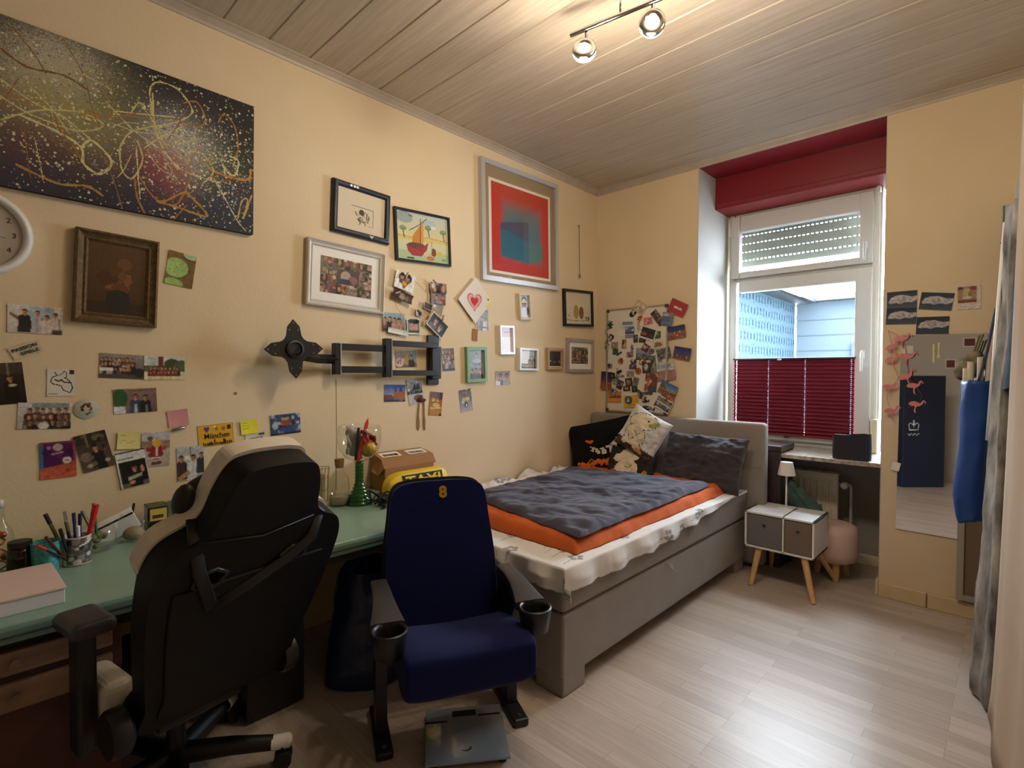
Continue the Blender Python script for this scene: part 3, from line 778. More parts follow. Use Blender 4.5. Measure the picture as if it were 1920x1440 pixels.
pic('map_card', 'white card with a black outline map drawing', 'card', 'L', -3.565, 1.291, .081, .103, -1, lambda A: A.l([(.25, .9), (.36, .76), (.5, .8), (.62, .93), (.7, .85), (.68, .7), (.62, .68)], .016, '1c1a18').l([(.36, .76), (.2, .7), (.12, .55), (.2, .45), (.35, .42), (.5, .38), (.58, .22), (.82, .12), (.92, .3), (.85, .5), (.75, .62), (.62, .68)], .02, '1c1a18').l([(.3, .6), (.42, .55), (.5, .6), (.6, .52), (.78, .5)], .03, '3a3430').r(.8, .82, .97, .97, '3a3838').r(.05, .13, .42, .15, '55504a').r(.05, .07, .38, .09, '55504a'), m='poster', bg='d9d4c8')
P('photo of a large dark dressed group posing indoors', -3.375, 1.356, .148, .099, -3, lambda A: A.g('3a302c', '9a928c').r(0, .28, 1, .42, '7a6c62').crowd(3, .038, ['23242c', '3a3a44', 'b0a89c', '20181a', '6a4c40', '17181c'], .4, .78, 4, .05, .75).r(0, .3, .3, .42, 'e0dcd8').r(0, 0, 1, .18, '4a4440').e(.9, .25, .12, .2, '23201e').n(.2, 1, 4))
P('photo of a group in red shirts on a lawn under trees', -3.227, 1.350, .148, .098, 0, lambda A: A.g('d8cfae', 'd0d4d8').r(0, .34, 1, .62, '4c5c44').e(.68, .62, .2, .3, '3c4c34').e(.92, .6, .2, .25, '4c5c40').r(.34, .55, .46, 1, '6a2c2c').r(.1, .6, .3, .95, 'b4c4bc').crowd(2, .035, ['7c2430', '5c1c28', '20202c', '34202c'], .34, .5, 5, .14, .84).r(0, 0, 1, .14, 'd4caa0').n(.18, 1, 5), lift=.0016)
P('photo of two men in front of a brick wall beside a green bush', -3.331, 1.214, .148, .100, 2, lambda A: A.g('6c5450', '8a706c').r(.3, .9, .98, .94, '4a3834').e(.15, .62, .17, .4, '2c5c34').r(0, 0, .26, .28, 'd0d4d8').man(.50, .66, .062, '2c4468', HR, SK, 1).r(.47, 0, .53, .36, 'c4c4c0').man(.73, .62, .062, '17181c', HR, SK, 1).r(.72, 0, .77, .3, '6a7a74').n(.14, 1, 6))
P('photo of a dark party crowd around a white bench', -3.612, 1.166, .151, .098, -3, lambda A: A.g('b4aca4', 'd4d0cc').r(.25, .8, .95, 1, '8c98a0').crowd(3, .05, ['2c2824', '4a4038', '1c1c24', '241c1c', '5c5048'], .25, .72, 7, .2, .95).blob(16, ['2a2420', '6a5a4c', '8a6a50'], .02, .06, 4, (.05, .05, .95, .4)).e(.48, .12, .1, .14, 'd0d0d0').n(.2, 1, 7))
bd = thing('round_badge', 'shiny round badge with a small portrait between the crowd photo and the brick wall photo', 'badge', (0, -3.491, 1.186), (0, 0, LEFT))
A = Art(.078, .078, 'b4b8a8', .003); A.p([(.22, .75), (.72, .86), (.74, .42), (.28, .40)], '7c3c2c').r(.32, .44, .62, .72, '2a2420').e(.5, .56, .14, .14, 'c0b8ac').e(.58, .66, .07, .08, '2a2420').l([(.5, .25), (.74, .30)], .05, '5c5c58')
def dome(u, v):
    a, b = u*2-1, v*2-1; k = math.sqrt(max(a*a, b*b)/max(1e-6, a*a+b*b)); x, y = a*k, b*k
    return x*.039, -.010+.007*(x*x+y*y), y*.039
o = art_obj('face', A, mat('badge_ink', 'ffffff', .15) if 0 else M['photo'], bd, t=0, fn=dome)
for p in o.data.polygons: p.use_smooth = True
obj('rim', lathe(B(), [(.037, -.0012), (.0402, -.003), (.0402, -.006), (.037, -.006)], n=40), M['steel'], bd, smooth=True).rotation_euler = (pi/2, 0, 0)
pic('sticky_note', 'pink sticky note above a small pen shaped magnet', 'note', 'L', -3.179, 1.133, .077, .072, 6, lambda A: A.n(.05, 1, 2), 'sticky notes on the long wall', curl=.005, m='poster', bg='cf9498')
o = tag(obj('pen_magnet', tube(B(), [(-.026, -.007, 0), (-.02, -.008, 0), (.02, -.008, .002), (.028, -.007, .003)], [.002, .0065, .0065, .003], 10), M['steel'], smooth=True), 'silver pen shaped magnet just below the pink sticky note', 'magnet')
o.location = (0, -3.179, 1.084); o.rotation_euler = (0, -R(9), LEFT)
P('photo of purple figures on a blue stage with an orange floor', -3.576, .996, .105, .140, 1, lambda A: A.g('c4603c', '7c3c50').r(0, .28, .1, .95, '2c6c94').p([(.08, .3), (.12, .95), (.9, .95), (.95, .45), (.5, .35)], '4a1450').e(.5, .84, .14, .1, 'b8a89c').l([(.35, .66), (.62, .70)], .03, 'c48cb0').e(.25, .85, .06, .05, 'b06a98').blob(8, ['5c1c6c', '3c1048', '6c2460'], .06, .12, 3, (.15, .45, .9, .8)).e(.74, .47, .12, .09, 'd8d0d0').r(.68, .45, .8, .48, '8c3c4c').g('d0643c', 'c45c44', 0, .22).blob(6, ['a04830'], .03, .07, 4, (.1, .02, .9, .2)).n(.1, 1, 8), curl=.004)
P('dim tilted photo of a person sitting among stacked shelves', -3.467, 1.017, .101, .150, 13, lambda A: A.g('5c4a40', '3c342c').r(0, .72, 1, 1, '2c2822').r(.3, .65, .38, 1, '7c6a50').e(.72, .85, .2, .08, '6c5c48').e(.2, .4, .2, .12, '7c6c64').man(.55, .58, .10, '1c1a20').e(.25, .15, .1, .05, 'a89888').e(.82, .2, .08, .05, 'b0a498').blob(14, ['4c4038', '6c5c4c', '241f1c'], .04, .1, 5).n(.25, 1, 9), lift=.0016)
pic('sticky_note', 'pale yellow sticky note above the photo of a man holding a card', 'note', 'L', -3.356, 1.051, .077, .072, -4, lambda A: A.l([(.1, .8), (.45, .76)], .012, '8a8460').l([(.1, .5), (.8, .44)], .008, 'a8a070').l([(.1, .38), (.7, .34)], .008, 'a8a070'), 'sticky notes on the long wall', curl=.004, m='poster', bg='dfd58c', lift=.004)
P('photo of a chubby toy mascot in a red coat with a yellow head', -3.262, 1.004, .102, .145, -1, lambda A: A.g('b0a090', 'b8bcc4').r(0, .52, 1, .75, '8a7060').blob(10, ['9c8470', '6c4c3c', 'b09880'], .05, .12, 6, (0, .3, 1, .75)).p([(.36, .62), (.68, .62), (.78, .34), (.62, .2), (.42, .2), (.28, .34)], '8c1c28').r(.49, .3, .56, .62, 'd8d0c8').l([(.36, .25), (.68, .25)], .035, 'dcd4cc').e(.53, .68, .16, .12, 'd4a43c').e(.3, .82, .1, .07, '5c544c').e(.44, .09, .1, .05, '5c2c1c').e(.62, .1, .1, .05, '5c2c1c').e(.25, .5, .09, .07, '9c2430').e(.8, .52, .09, .06, 'b84038').n(.14, 1, 11))
P('white bordered photo of a man in black holding up a card', -3.343, .933, .100, .149, 9, lambda A: A.r(.05, .02, .98, .72, '14100f').r(.05, .0, .98, .12, '6c5c58').man(.55, .50, .10, '17161a', HR, SK, 1).p([(.28, .18), (.76, .25), (.78, .34), (.30, .28)], 'b8b0a0').e(.82, .45, .06, .1, SK).e(.4, .12, .1, .05, SK).r(.05, .79, .6, .815, '4c4844').r(0, .97, 1, 1, '17110f').n(.06, 1, 12), lift=.0028, bg='dcdcdc', curl=.004)
P('selfie photo of three men in front of a bright bridge', -3.132, .929, .105, .149, 1, lambda A: A.g('a8a4a0', 'b8bcc0').l([(.5, .7), (.5, 1)], .012, '5c5c60').l([(.1, .75), (.5, .98), (.95, .75)], .008, '7c7c80').r(.3, .6, .5, .72, 'e0e0e0').man(.16, .66, .10, '3a2c34', HR, SK, 1).man(.60, .66, .11, 'd0d4dc', HR, 'b88468').man(.90, .72, .085, '2c3440').p([(.0, .1), (.4, .3), (.5, .2), (.1, .0)], 'b08468').n(.1, 1, 13))
mc = thing('city_postcard', 'yellow postcard reading München with a black skyline beside the chair back', 'postcard', (0, -3.029, 1.046), (0, -R(3.5), LEFT), GP + ' (postcards)')
A = Art(.148, .098, 'dcaa2c', .002); sky_ = [(.0, .06)]
rg = random.Random(3)
for i in range(16): u = .12+i*.052; hh = rg.choice([.12, .16, .2, .28, .14]); A.p([(u, .05), (u, hh), (u+.02, hh+.05), (u+.045, hh), (u+.045, .05)], '3a2814')
A.border(.0022, '8a6414').r(.05, .04, .06, .96, '8a6414').e(.22, .83, .05, .09, '5c4480').e(.28, .83, .05, .09, '5c4480').p([(.175, .8), (.325, .8), (.25, .64)], '5c4480').e(.52, .8, .05, .1, 'a8742c').e(.72, .78, .06, .1, 'b06c2c').r(.82, .72, .93, .92, '3a2c1c').e(.48, .9, .03, .05, 'f0e8d0')
art_obj('card', A, M['photo'], mc, lift=.0008); text('lettering', 'München', .034, M['ink'], mc, (.004, -.0024, -.003), bold=.0004, width=.104)
pic('sticky_note', 'bright yellow sticky note stuck over a paper strip reading SPIELE', 'note', 'L', -2.886, 1.073, .077, .066, 4, lambda A: A.l([(.08, .82), (.4, .8)], .014, '8a8a20').l([(.08, .62), (.48, .6)], .014, '8a8a20').l([(.08, .42), (.45, .42)], .014, '8a8a20'), 'sticky notes on the long wall', curl=.004, m='poster', bg='ece43c', lift=.0042)
pic('paper_strip', 'white paper strip reading SPIELE half under the bright yellow sticky note', 'note', 'L', -2.858, 1.022, .090, .042, 7, lambda A: A.n(.06, 1, 2), curl=.003, m='poster', bg='d8d2c6')
r_ = [o for o in COL.objects if o.name.startswith('paper_strip')][-1]
text('lettering', 'ONS', .017, M['ink'], r_, (.030, -.0046, .010), width=.026, bold=.0003); text('lettering', 'SPIELE', .017, M['ink'], r_, (.004, -.0046, -.0085), width=.058, bold=.0003)
P('blue photo of a costumed figure on a snowy street', -2.712, 1.075, .149, .101, 3, lambda A: A.g('34486c', '3c4c74').blob(40, ['2c3c5c', '5c7094', 'a8b4c4', '20283c'], .03, .1, 8).e(.15, .45, .1, .16, 'a0b0c4').r(.36, .42, .66, .72, 'a04a34').e(.5, .78, .14, .1, '9c9c84').p([(.42, .84), (.5, .98), (.56, .84)], '2c2c34').r(.05, .0, 1, .08, '1c2028').e(.55, .25, .3, .12, '34508c').n(.2, 1, 14))
P('green photo of two cut lime slices on wood', -3.165, 1.781, .106, .146, -8, lambda A: A.g('6a4c1c', '7a5a20').e(.36, .52, .46, .30, '2c2412').e(.34, .53, .44, .29, '94b86c').e(.34, .53, .38, .25, '9cc074').e(.8, .95, .3, .13, '1f1a10').e(.82, .98, .3, .13, 'a4c89c').e(.3, .06, .36, .15, '8cb45c').blob(14, ['7ca854', 'a8cc84'], .02, .05, 9, (.1, .35, .6, .7)).n(.1, 1, 15), curl=.004)
P('photo of a costumed dog and people hanging inside the black wall arm', -1.991, 1.418, .147, .099, 3, lambda A: A.g('6c4a40', '9c8c80').r(.7, .3, 1, 1, '7c9088').e(.55, .78, .1, .14, 'b08c50').e(.5, .4, .16, .24, 'b4843c').e(.18, .35, .2, .25, 'a8a09c').e(.15, .2, .2, .16, 'c8bcb0').man(.75, .62, .07, '14161c').e(.1, .3, .05, .08, '7c3c2c').blob(10, ['c0b4a4', '7c3c30'], .02, .05, 3, (0, 0, .5, .5)).n(.14, 1, 16))
P('tall photo of a family group outdoors beside the green frame', -1.667, 1.423, .101, .146, 4, lambda A: A.g('3a3028', '6c5c4c').crowd(3, .10, ['3c3034', '8a7c74', '5c4c5c', '1c1c20', 'a89890'], .4, .85, 17).r(0, 0, 1, .1, '241f1c').n(.18, 1, 17))
P('small photo of two people in dark sunglasses fixed by a white pin', -1.166, 1.302, .149, .100, 2, lambda A: A.g('b8b0a4', '8c6c60').man(.35, .62, .12, '2c2c30', '241814', SK, 1).man(.76, .60, .13, '8c7c74', '17110f', 'b47c60', 1).r(0, 0, .3, .3, 'd0cac4').n(.1, 1, 18))
P('blue sky photo of a red brick castle with twin towers', -2.070, 1.215, .145, .100, -1, lambda A: A.g('8c98b4', '2c54a4', .3, 1).r(0, 0, 1, .32, '5c4c50').p([(.45, .1), (.45, .55), (.5, .62), (.52, .9), (.56, .62), (.6, .75), (.63, .58), (.72, .58), (.78, .85), (.84, .58), (.98, .62), (1, .1)], 'a06848').p([(.48, .6), (.52, .92), (.57, .6)], '34384c').p([(.7, .6), (.78, .88), (.86, .6)], '34384c').r(0, .15, .38, .4, '7c4438').r(0, 0, 1, .12, '2c3450').e(.8, .08, .1, .05, '8c7458').n(.16, 1, 19))
P('black and white photo of a street scene hanging above the wooden cutlery', -1.931, 1.252, .110, .088, 6, lambda A: A.g('4c4c50', 'b8bcc0').p([(.3, .2), (.5, .75), (.62, .5), (.75, .8), (.9, .3)], '2c2c30').r(0, 0, 1, .2, '24242a').e(.2, .5, .12, .1, '8c8c90').blob(14, ['1c1c20', 'd4d4d4', '6c6c70'], .02, .07, 20).n(.2, 1, 20), lift=.0016)
P('pale grey photo with a brown umbrella shape below the street scene', -1.916, 1.176, .112, .066, 9, lambda A: A.g('b0b0b4', 'c4c8cc').e(.62, .6, .28, .3, '70605c').p([(.45, .2), (.9, .3), (.95, .75), (.6, .6)], '5c2c24').n(.1, 1, 21))
P('tall photo of a golden roast on a table beside the wooden cutlery', -1.768, 1.141, .101, .149, -6, lambda A: A.g('a8742c', '7c5c4c').r(.55, .75, .75, 1, '4c5c94').r(.75, .7, 1, 1, '5c2430').e(.45, .56, .36, .2, 'a06c2c').e(.3, .66, .14, .07, 'd4b48c').e(.62, .64, .12, .06, 'c89c5c').e(.55, .45, .3, .08, 'e0b45c').r(.1, 0, .9, .26, 'b8802c').l([(.15, .3), (.9, .34)], .05, 'd8c090').r(.8, 0, 1, .1, '3a2418').n(.14, 1, 22))
P('tilted photo of yellow and white ducks on a grey ground', -1.515, 1.153, .106, .150, 8, lambda A: A.g('a8a8ac', '5c5458').e(.5, .8, .25, .12, '7c6c6c').e(.4, .58, .18, .09, 'd0b85c').e(.68, .55, .12, .08, 'e0cc7c').e(.5, .3, .16, .12, '20242c').e(.52, .28, .07, .07, 'd4dce4').e(.25, .45, .1, .06, 'd4d0a8').e(.8, .12, .1, .03, 'd4b84c').blob(10, ['34343c', 'c0c0c4', 'd0c070'], .03, .07, 23).n(.14, 1, 23))

# string with clothes pegs: photos dangling in front of the wall
P('heart shaped couple cut-out on white paper hanging from the string', -2.011, 1.880, .138, .106, -12, lambda A: A.e(.36, .68, .19, .24, '4c3c38').e(.66, .70, .19, .24, '34343c').p([(.18, .62), (.84, .64), (.5, .06)], '6c4c40').e(.34, .72, .1, .14, SK).e(.62, .7, .1, .15, 'b88468').e(.34, .85, .1, .1, HR).e(.66, .86, .1, .12, '17110f').e(.5, .38, .14, .14, 'd8a028').e(.32, .45, .1, .12, '3c5068').p([(.8, .0), (1, .4), (1, 0)], 'e8eef4'), lift=.012, curl=.008, bg='e8e6e2')
P('curled photo strip hanging below the heart cut-out', -2.035, 1.788, .140, .054, -16, lambda A: A.g('4a3c34', '5c4c44').e(.5, .5, .16, .35, 'a08c84').e(.75, .45, .1, .3, '7c6458').e(.25, .5, .14, .4, '2c2420').border(.003, '1c1814').n(.2, 1, 25), lift=.02, curl=.016)
P('photo of people leaning together at the string top', -1.760, 1.872, .131, .062, 1, lambda A: A.g('6c4c40', '8c7468').e(.2, .7, .1, .3, 'd0c8c0').e(.5, .35, .16, .5, '1c1a1e').e(.8, .45, .1, .35, SK).e(.65, .8, .12, .2, HR).e(.3, .3, .08, .25, SK).n(.15, 1, 26), lift=.014, curl=.004)
P('photo of a blue dressed group just below the leaning people', -1.757, 1.807, .116, .078, 0, lambda A: A.g('8c6c5c', '7c6c68').man(.4, .6, .10, '3c5c94').man(.78, .66, .09, '7c4438').e(.55, .2, .25, .14, 'b07c5c').r(0, .85, 1, 1, '2c2c34').n(.15, 1, 27), lift=.012)
P('tiny dark photo clipped to the string between bigger ones', -1.840, 1.749, .066, .042, -14, lambda A: A.g('15141a', '2c2420').e(.5, .5, .15, .3, '4c3430').border(.003, 'd0c8bc'), lift=.016)
P('greyish landscape photo hanging crooked at the string end', -1.769, 1.737, .093, .068, -11, lambda A: A.g('9c8868', '8c948c').e(.3, .75, .1, .15, 'd8d4c8').p([(.0, .4), (.4, .6), (1, .3), (1, 0), (0, 0)], 'a08c6c').n(.12, 1, 29), lift=.009, curl=.006)
P('group selfie photo of five faces under the silver collage frame', -2.082, 1.635, .150, .103, 1, lambda A: A.g('7c6458', '94b0bc').man(.12, .62, .07, '6c5048').man(.34, .66, .075, '1c1a20').man(.55, .62, .075, '8c7464').man(.76, .56, .10, 'a08470', '4a2418', 'c89074').e(.08, .4, .06, .1, SK).e(.5, .3, .1, .18, 'b48468').n(.12, 1, 30), lift=.004, curl=.005)
pic('folded_card', 'folded white card sticking out below the group selfie photo', 'card', 'L', -2.060, 1.578, .140, .030, -6, lambda A: A.r(.75, 0, 1, 1, 'c4d4d8'), lift=.018, curl=.006, m='poster', bg='dcdcd8')
P('white edged photo of two pink faces under a black hat', -1.944, 1.615, .097, .092, 2, lambda A: A.r(.06, .1, .94, .96, '6c8484').e(.5, .86, .4, .2, '17171c').e(.38, .5, .16, .24, 'c08474').e(.66, .48, .15, .22, 'c88c7c').r(.1, .1, .9, .25, '4c3434').n(.08, 1, 31), lift=.010, bg='d8e0dc')
P('tilted white edged photo of a smiling couple at night', -1.770, 1.637, .150, .104, -36, lambda A: A.r(.04, .06, .96, .94, '100d0c').man(.36, .62, .12, '4c4440', '2a1c14', 'b88c74').man(.68, .52, .13, '100e10', '3c2c24', 'c49c84', 1).border(.004, 'd8d4cc').n(.06, 1, 32), lift=.022, bg='d8d4cc', curl=.004)
P('tiny torn black and white photo hanging on a peg', -1.905, 1.704, .050, .044, -6, lambda A: A.g('a89888', 'c0b4a4').e(.6, .4, .25, .35, '1c1a18').e(.3, .7, .2, .2, '2c2824'), lift=.014)
def bunch():
    t = thing('photo_string', 'thin twine with clothes pegs holding dangling photos', 'string', (0, -1.9, 1.75), (0, 0, LEFT))
    rg = random.Random(8); bm = B()
    for pts in ([(-.19, .06), (-.17, .15), (-.12, .17), (-.02, .13), (.06, .06), (.07, -.02), (.05, -.08)], [(.02, .14), (.05, .11), (.055, .02), (.03, -.06)], [(-.20, .04), (-.17, -.02), (-.13, -.07)], [(.09, .15), (.15, .13), (.2, .11)], [(.07, .0), (.11, -.02), (.16, -.06)], [(-.05, -.16), (.04, -.19), (.1, -.12)], [(.0, -.05), (.06, -.03), (.1, -.08)]):
        tube(bm, [(p[0], -.012-.008*rg.random(), p[1]) for p in spline(pts, 6, False)], .0009, 5)
    obj('twine', bm, M['string'], t)
    for x, z, a in ((-.108, .165, 20), (.10, .155, -60), (.06, -.055, 40), (-.175, .055, 70), (.165, -.065, 10), (.02, -.10, 60)):
        bm = box(B(), (0, 0, 0), (.008, .008, .032), .0015); box(bm, (.0, -.007, .002), (.008, .004, .034), .001, rot=Matrix.Rotation(.12, 3, 'X'))
        o = obj('peg', bm, M['pine'], t); o.location = (x, -.032, z); o.rotation_euler = (0, R(a), 0)
bunch()
# napkin and the card below it
nk = thing('heart_napkin', 'white paper napkin with a red heart pinned as a diamond', 'napkin', (0, -1.445, 1.826), (0, R(44), LEFT))
A = Art(.215, .225, 'ddd6cc', .003)
ca, sa = cos(R(44)), sin(R(44))
hx = lambda s: [((x*ca - y*sa)*s/.215+.5, (x*sa + y*ca)*s/.225+.47) for x, y in [(.9*sin(t)**3, .78*cos(t)-.32*cos(2*t)-.12*cos(3*t)-.05*cos(4*t)) for t in [2*pi*k/40 for k in range(40)]]]
A.p(hx(.072), 'b04c44').p(hx(.064), 'dc9c94').p(hx(.038), 'b8202c').r(.93, .70, 1, .98, 'e0d060').r(.72, .90, .98, .97, 'e0d49c').r(.80, .89, .86, .95, '3c4c30')
art_obj('paper', A, M['poster'], nk, lift=.010, curl=.010)
P('white edged photo of two people half hidden under the heart napkin', -1.362, 1.706, .100, .150, 1, lambda A: A.g('8c5c5c', 'a89890').r(.06, .12, .94, .95, '7c7478').man(.42, .55, .12, '3c4450').man(.7, .5, .1, 'c8ccd0').r(.06, .85, .94, .92, '5c2c2c').r(.06, .1, .94, .18, '6c2c34').e(.78, .2, .08, .06, 'b4b8c4').n(.12, 1, 33), bg='d8d2c8')
tg = thing('cardboard_tag', 'brown cardboard tag hanging on a thread below the heart napkin', 'tag', (0, -1.437, 1.595), (0, R(3), LEFT))
obj('card', bx(-.024, .024, -.004, -.0025, -.04, .04), M['card'], tg); obj('thread', tube(B(), [(.0, -.004, .038), (.012, -.004, .09), (.016, -.004, .13)], .0012, 5), M['string'], tg)
cl = thing('wooden_cutlery', 'brown wooden spoon and knife pair hanging below a red knot', 'cutlery', (0, -1.879, 1.10), (0, 0, LEFT))
bm = plate(B(), [(-.022, .06), (-.030, -.03), (-.034, -.06), (-.034, -.10), (-.024, -.12), (-.014, -.10), (-.015, -.06), (-.019, -.03), (-.014, .06)], .004); obj('spoon', bm, M['brown_wood'], cl).location = (0, -.006, 0)
bm = plate(B(), [(.012, .06), (.014, -.03), (.012, -.07), (.018, -.118), (.028, -.12), (.030, -.06), (.024, -.03), (.022, .06)], .004); obj('knife', bm, M['brown_wood'], cl).location = (0, -.006, 0)
obj('knot', ball(B(), (0, -.01, .068), (.03, .008, .012)), mat('knot', '5c2418', .8), cl, smooth=True)
for q, (y, z) in enumerate(((-2.945, 1.235), (-3.0, 2.3))):
    o = tag(obj('wall_plug', lathe(B(), [(.0, -.0), (.006, -.001), (.007, .0015), (0, .002)], n=12), M['brown_wood']), ('small brown plug hole in the wall above the München postcard', 'tiny plug hole high on the wall near the paint splash canvas')[q], 'plug'); o.location = (0, y, z); o.rotation_euler = (0, pi/2, 0)

# ------------------------------------------------------------------ framed pictures
def framed(name, label, y, z, w, h, ang, bw, d, fm, paint, prof='flat', mw=0, mm='paper', glass=False, wall='L', depth=.0, px=.0034, pm='photo', gap=0):
    t = thing(name, label, 'picture', (gap, y, z) if wall == 'L' else (y, -gap, z), (0, -R(ang), LEFT if wall == 'L' else 0), 'framed pictures on the long wall')
    o = obj('frame', frame_bm(w, h, bw, d, prof), M[fm], t, smooth=prof != 'flat', angle=30)
    iw, ih = w-2*bw, h-2*bw
    yb = d*.35
    obj('backing', bx(-iw/2-.004, iw/2+.004, -yb+.001, -.001, -ih/2-.004, ih/2+.004), M['card'], t)
    if mw:
        l, r, b, tp = mw if isinstance(mw, tuple) else (mw,)*4
        obj('mat_board', bx(-iw/2, iw/2, -yb-.001, -yb+.0008, -ih/2, ih/2), M[mm], t)
        pw, ph, cx, cz = iw-l-r, ih-b-tp, (l-r)/2, (b-tp)/2
    else: pw, ph, cx, cz = iw, ih, 0, 0
    A = Art(pw, ph, 'ffffff', px); paint(A)
    art_obj('picture', A, M[pm], t, lift=yb+.001, x0=cx, z0=cz)
    if glass: obj('glazing', bx(-iw/2, iw/2, -yb-.006, -yb-.0045, -ih/2, ih/2), M['pane'], t)
    return t
# splash canvas
cv = thing('canvas_painting', 'big dark canvas splashed with white and gold paint', 'painting', (0, -3.47, 2.292), (0, R(.6), LEFT))
W, Hc = 1.20, .602
A = Art(W, Hc, '1a1718', .0026, 470)
rg = random.Random(21); rs = np.random.RandomState(2)
U, V = A.U*2, A.V
# the photograph shows the part from u=.29 on; cloudy colour first
def cloud(cu, cv_, r, col, amt):
    d = np.exp(-(((A.U-cu)*W)**2 + ((A.V-cv_)*Hc)**2)/(r*r)); f = np.clip(d*amt*(.5+1.5*rs.rand(A.ny, A.nx)**1.5), 0, 1)[..., None]; A.a[:] = A.a*(1-f*.9) + np.array(lin(col))*f*1.25
for c in [(.42, .72, .16, 'aaa490', 1.4), (.40, .50, .12, '8c7c4c', 1.1), (.52, .45, .12, '848050', 1.1), (.36, .28, .12, '5c2434', .7), (.45, .22, .10, '3c2c2c', .5), (.75, .50, .12, 'b4b4b0', 1.3), (.70, .32, .09, 'a84a44', 1.2), (.60, .30, .12, '4c2430', .5), (.56, .72, .1, '4c4820', .6), (.88, .42, .12, '3c4c34', .6), (.95, .3, .1, '3c2440', .5), (.66, .12, .2, '1c2440', .6), (.35, .06, .14, '1c3048', .5), (.12, .5, .2, '7c7464', 1.0), (.2, .2, .15, '3c2838', .6), (.80, .80, .14, '2c2434', .4), (.9, .15, .14, '1c2c48', .5)]: cloud(*c)
for i in range(3200):
    u, v = rg.random(), rg.random(); k = rg.random()
    if rg.random() < .55: u = rg.gauss(rg.choice([.42, .76, .88]), .09); v = rg.gauss(.48, .17)
    if 0 < u < 1 and 0 < v < 1:
        r = rg.choice([.0012, .0014, .0018, .0024, .0034]); A.e(u, v, r, r/A.k*rg.uniform(.7, 1.4), rg.choice(['d8cfa4', 'cfc890', 'e0dcc8', '8a9a7c', '6c7488', 'b8a468']))
def swirl(pts, w, c):
    q = spline([(a, b) for a, b in pts], 14, False); k = len(q)
    for i in range(k-1): A.l([tuple(q[i]), tuple(q[i+1])], w*(.38+.42*abs(sin(i*.37))), c)
G, Wt, Y = 'a8783c', 'd4cc98', 'cfc080'
# (u runs over the whole canvas: photograph px 0 is u=.29, px 470 is u=1)
X = lambda p: [(.29+.71*a, b) for a, b in p]
swirl(X([(.53, .70), (.52, .86), (.56, .93), (.64, .92), (.70, .80), (.62, .68), (.52, .60), (.44, .52), (.40, .40)]), .0034, Y)
swirl(X([(.53, .84), (.54, .62), (.58, .46), (.64, .36)]), .0036, Y)
swirl(X([(.66, .84), (.72, .88), (.76, .78), (.72, .70), (.60, .72)]), .0034, G)
swirl(X([(.82, .78), (.85, .86), (.90, .80), (.92, .64), (.90, .56)]), .0032, G)
swirl(X([(.0, .38), (.12, .50), (.26, .56), (.34, .52), (.25, .44), (.10, .46), (.0, .52)]), .0034, Y)
swirl(X([(.06, .44), (.18, .40), (.26, .34), (.27, .24), (.33, .20), (.37, .30), (.30, .40), (.26, .34)]), .0048, Wt)
swirl(X([(.40, .40), (.41, .26), (.45, .22), (.49, .36), (.47, .48)]), .0034, Y)
swirl(X([(.20, .98), (.27, .80), (.30, .60), (.33, .5)]), .0026, '8c6438'); swirl(X([(.0, .8), (.08, .74), (.2, .76), (.28, .72)]), .0046, '7c5a30'); swirl(X([(.03, .96), (.1, .84), (.14, .74)]), .003, '8c6438')
swirl(X([(.34, .06), (.28, .1), (.18, .08), (.05, .14)]), .005, 'b08a4c'); swirl(X([(.46, .22), (.47, .1), (.50, .0)]), .0042, 'a87838')
swirl(X([(.78, .42), (.88, .40), (.97, .42), (.985, .50)]), .0062, 'c08a34'); swirl(X([(.75, .3), (.80, .42), (.74, .52), (.68, .5)]), .003, Y)
swirl(X([(.84, .48), (.88, .42), (.91, .44), (.92, .54), (.88, .56)]), .0046, Wt); swirl(X([(.47, .26), (.54, .12), (.62, .10), (.66, .18), (.70, .36)]), .0034, G)
swirl(X([(.55, .10), (.63, .09), (.77, .07), (.70, .18), (.66, .20), (.59, .12), (.55, .10)]), .0052, 'b8842c'); swirl(X([(.80, .36), (.86, .22), (.92, .08), (.96, .02)]), .0026, Wt)
swirl(X([(.92, .1), (.94, .24), (.97, .26), (.95, .12), (.99, .3)]), .004, 'c8a85c'); swirl(X([(.0, .62), (.1, .54), (.2, .5), (.3, .4)]), .0024, Wt); swirl(X([(.35, .68), (.45, .55), (.58, .45), (.66, .36), (.8, .34)]), .0026, Wt)
for i in range(46):
    u0, v0 = rg.gauss(.62, .22), rg.gauss(.48, .2); a0 = rg.uniform(0, 6.28); L0 = rg.uniform(.05, .2)
    swirl([(u0, v0), (u0+.5*L0*cos(a0), v0+L0*sin(a0)+rg.uniform(-.05, .05)), (u0+L0*cos(a0), v0+2*L0*sin(a0))], rg.choice([.0016, .002, .0026]), rg.choice([G, Wt, Y, '8c6438', 'b8b8a4']))
swirl([(.02, .3), (.1, .6), (.2, .7), (.26, .5), (.15, .35)], .004, Y); swirl([(.05, .8), (.15, .6), (.28, .62)], .004, G)
art_obj('painted_face', A, M['canvas'], cv, lift=.031, t=.0004)
obj('stretcher', bx(-W/2, W/2, -.0308, -.002, -Hc/2, Hc/2, .003), mat('canvas_edge', '17151c', .8), cv)
framed('framed_picture', 'dim brown flower vase picture in an ornate gilt frame', -3.390, 1.705, .272, .362, -2.2, .042, .034, 'gilt', lambda A: A.g('45301c', '5c4226').r(0, .0, 1, .17, '3c2814').blob(26, ['5c3c20', '6c4a2c', '503218', '7c5434'], .06, .14, 3, (.28, .38, .75, .75)).e(.54, .36, .15, .09, '6c3c20').e(.52, .17, .22, .16, '2c2a22').e(.52, .26, .2, .09, '2c2a22').n(.14, 1, 41), 'ornate', pm='poster')
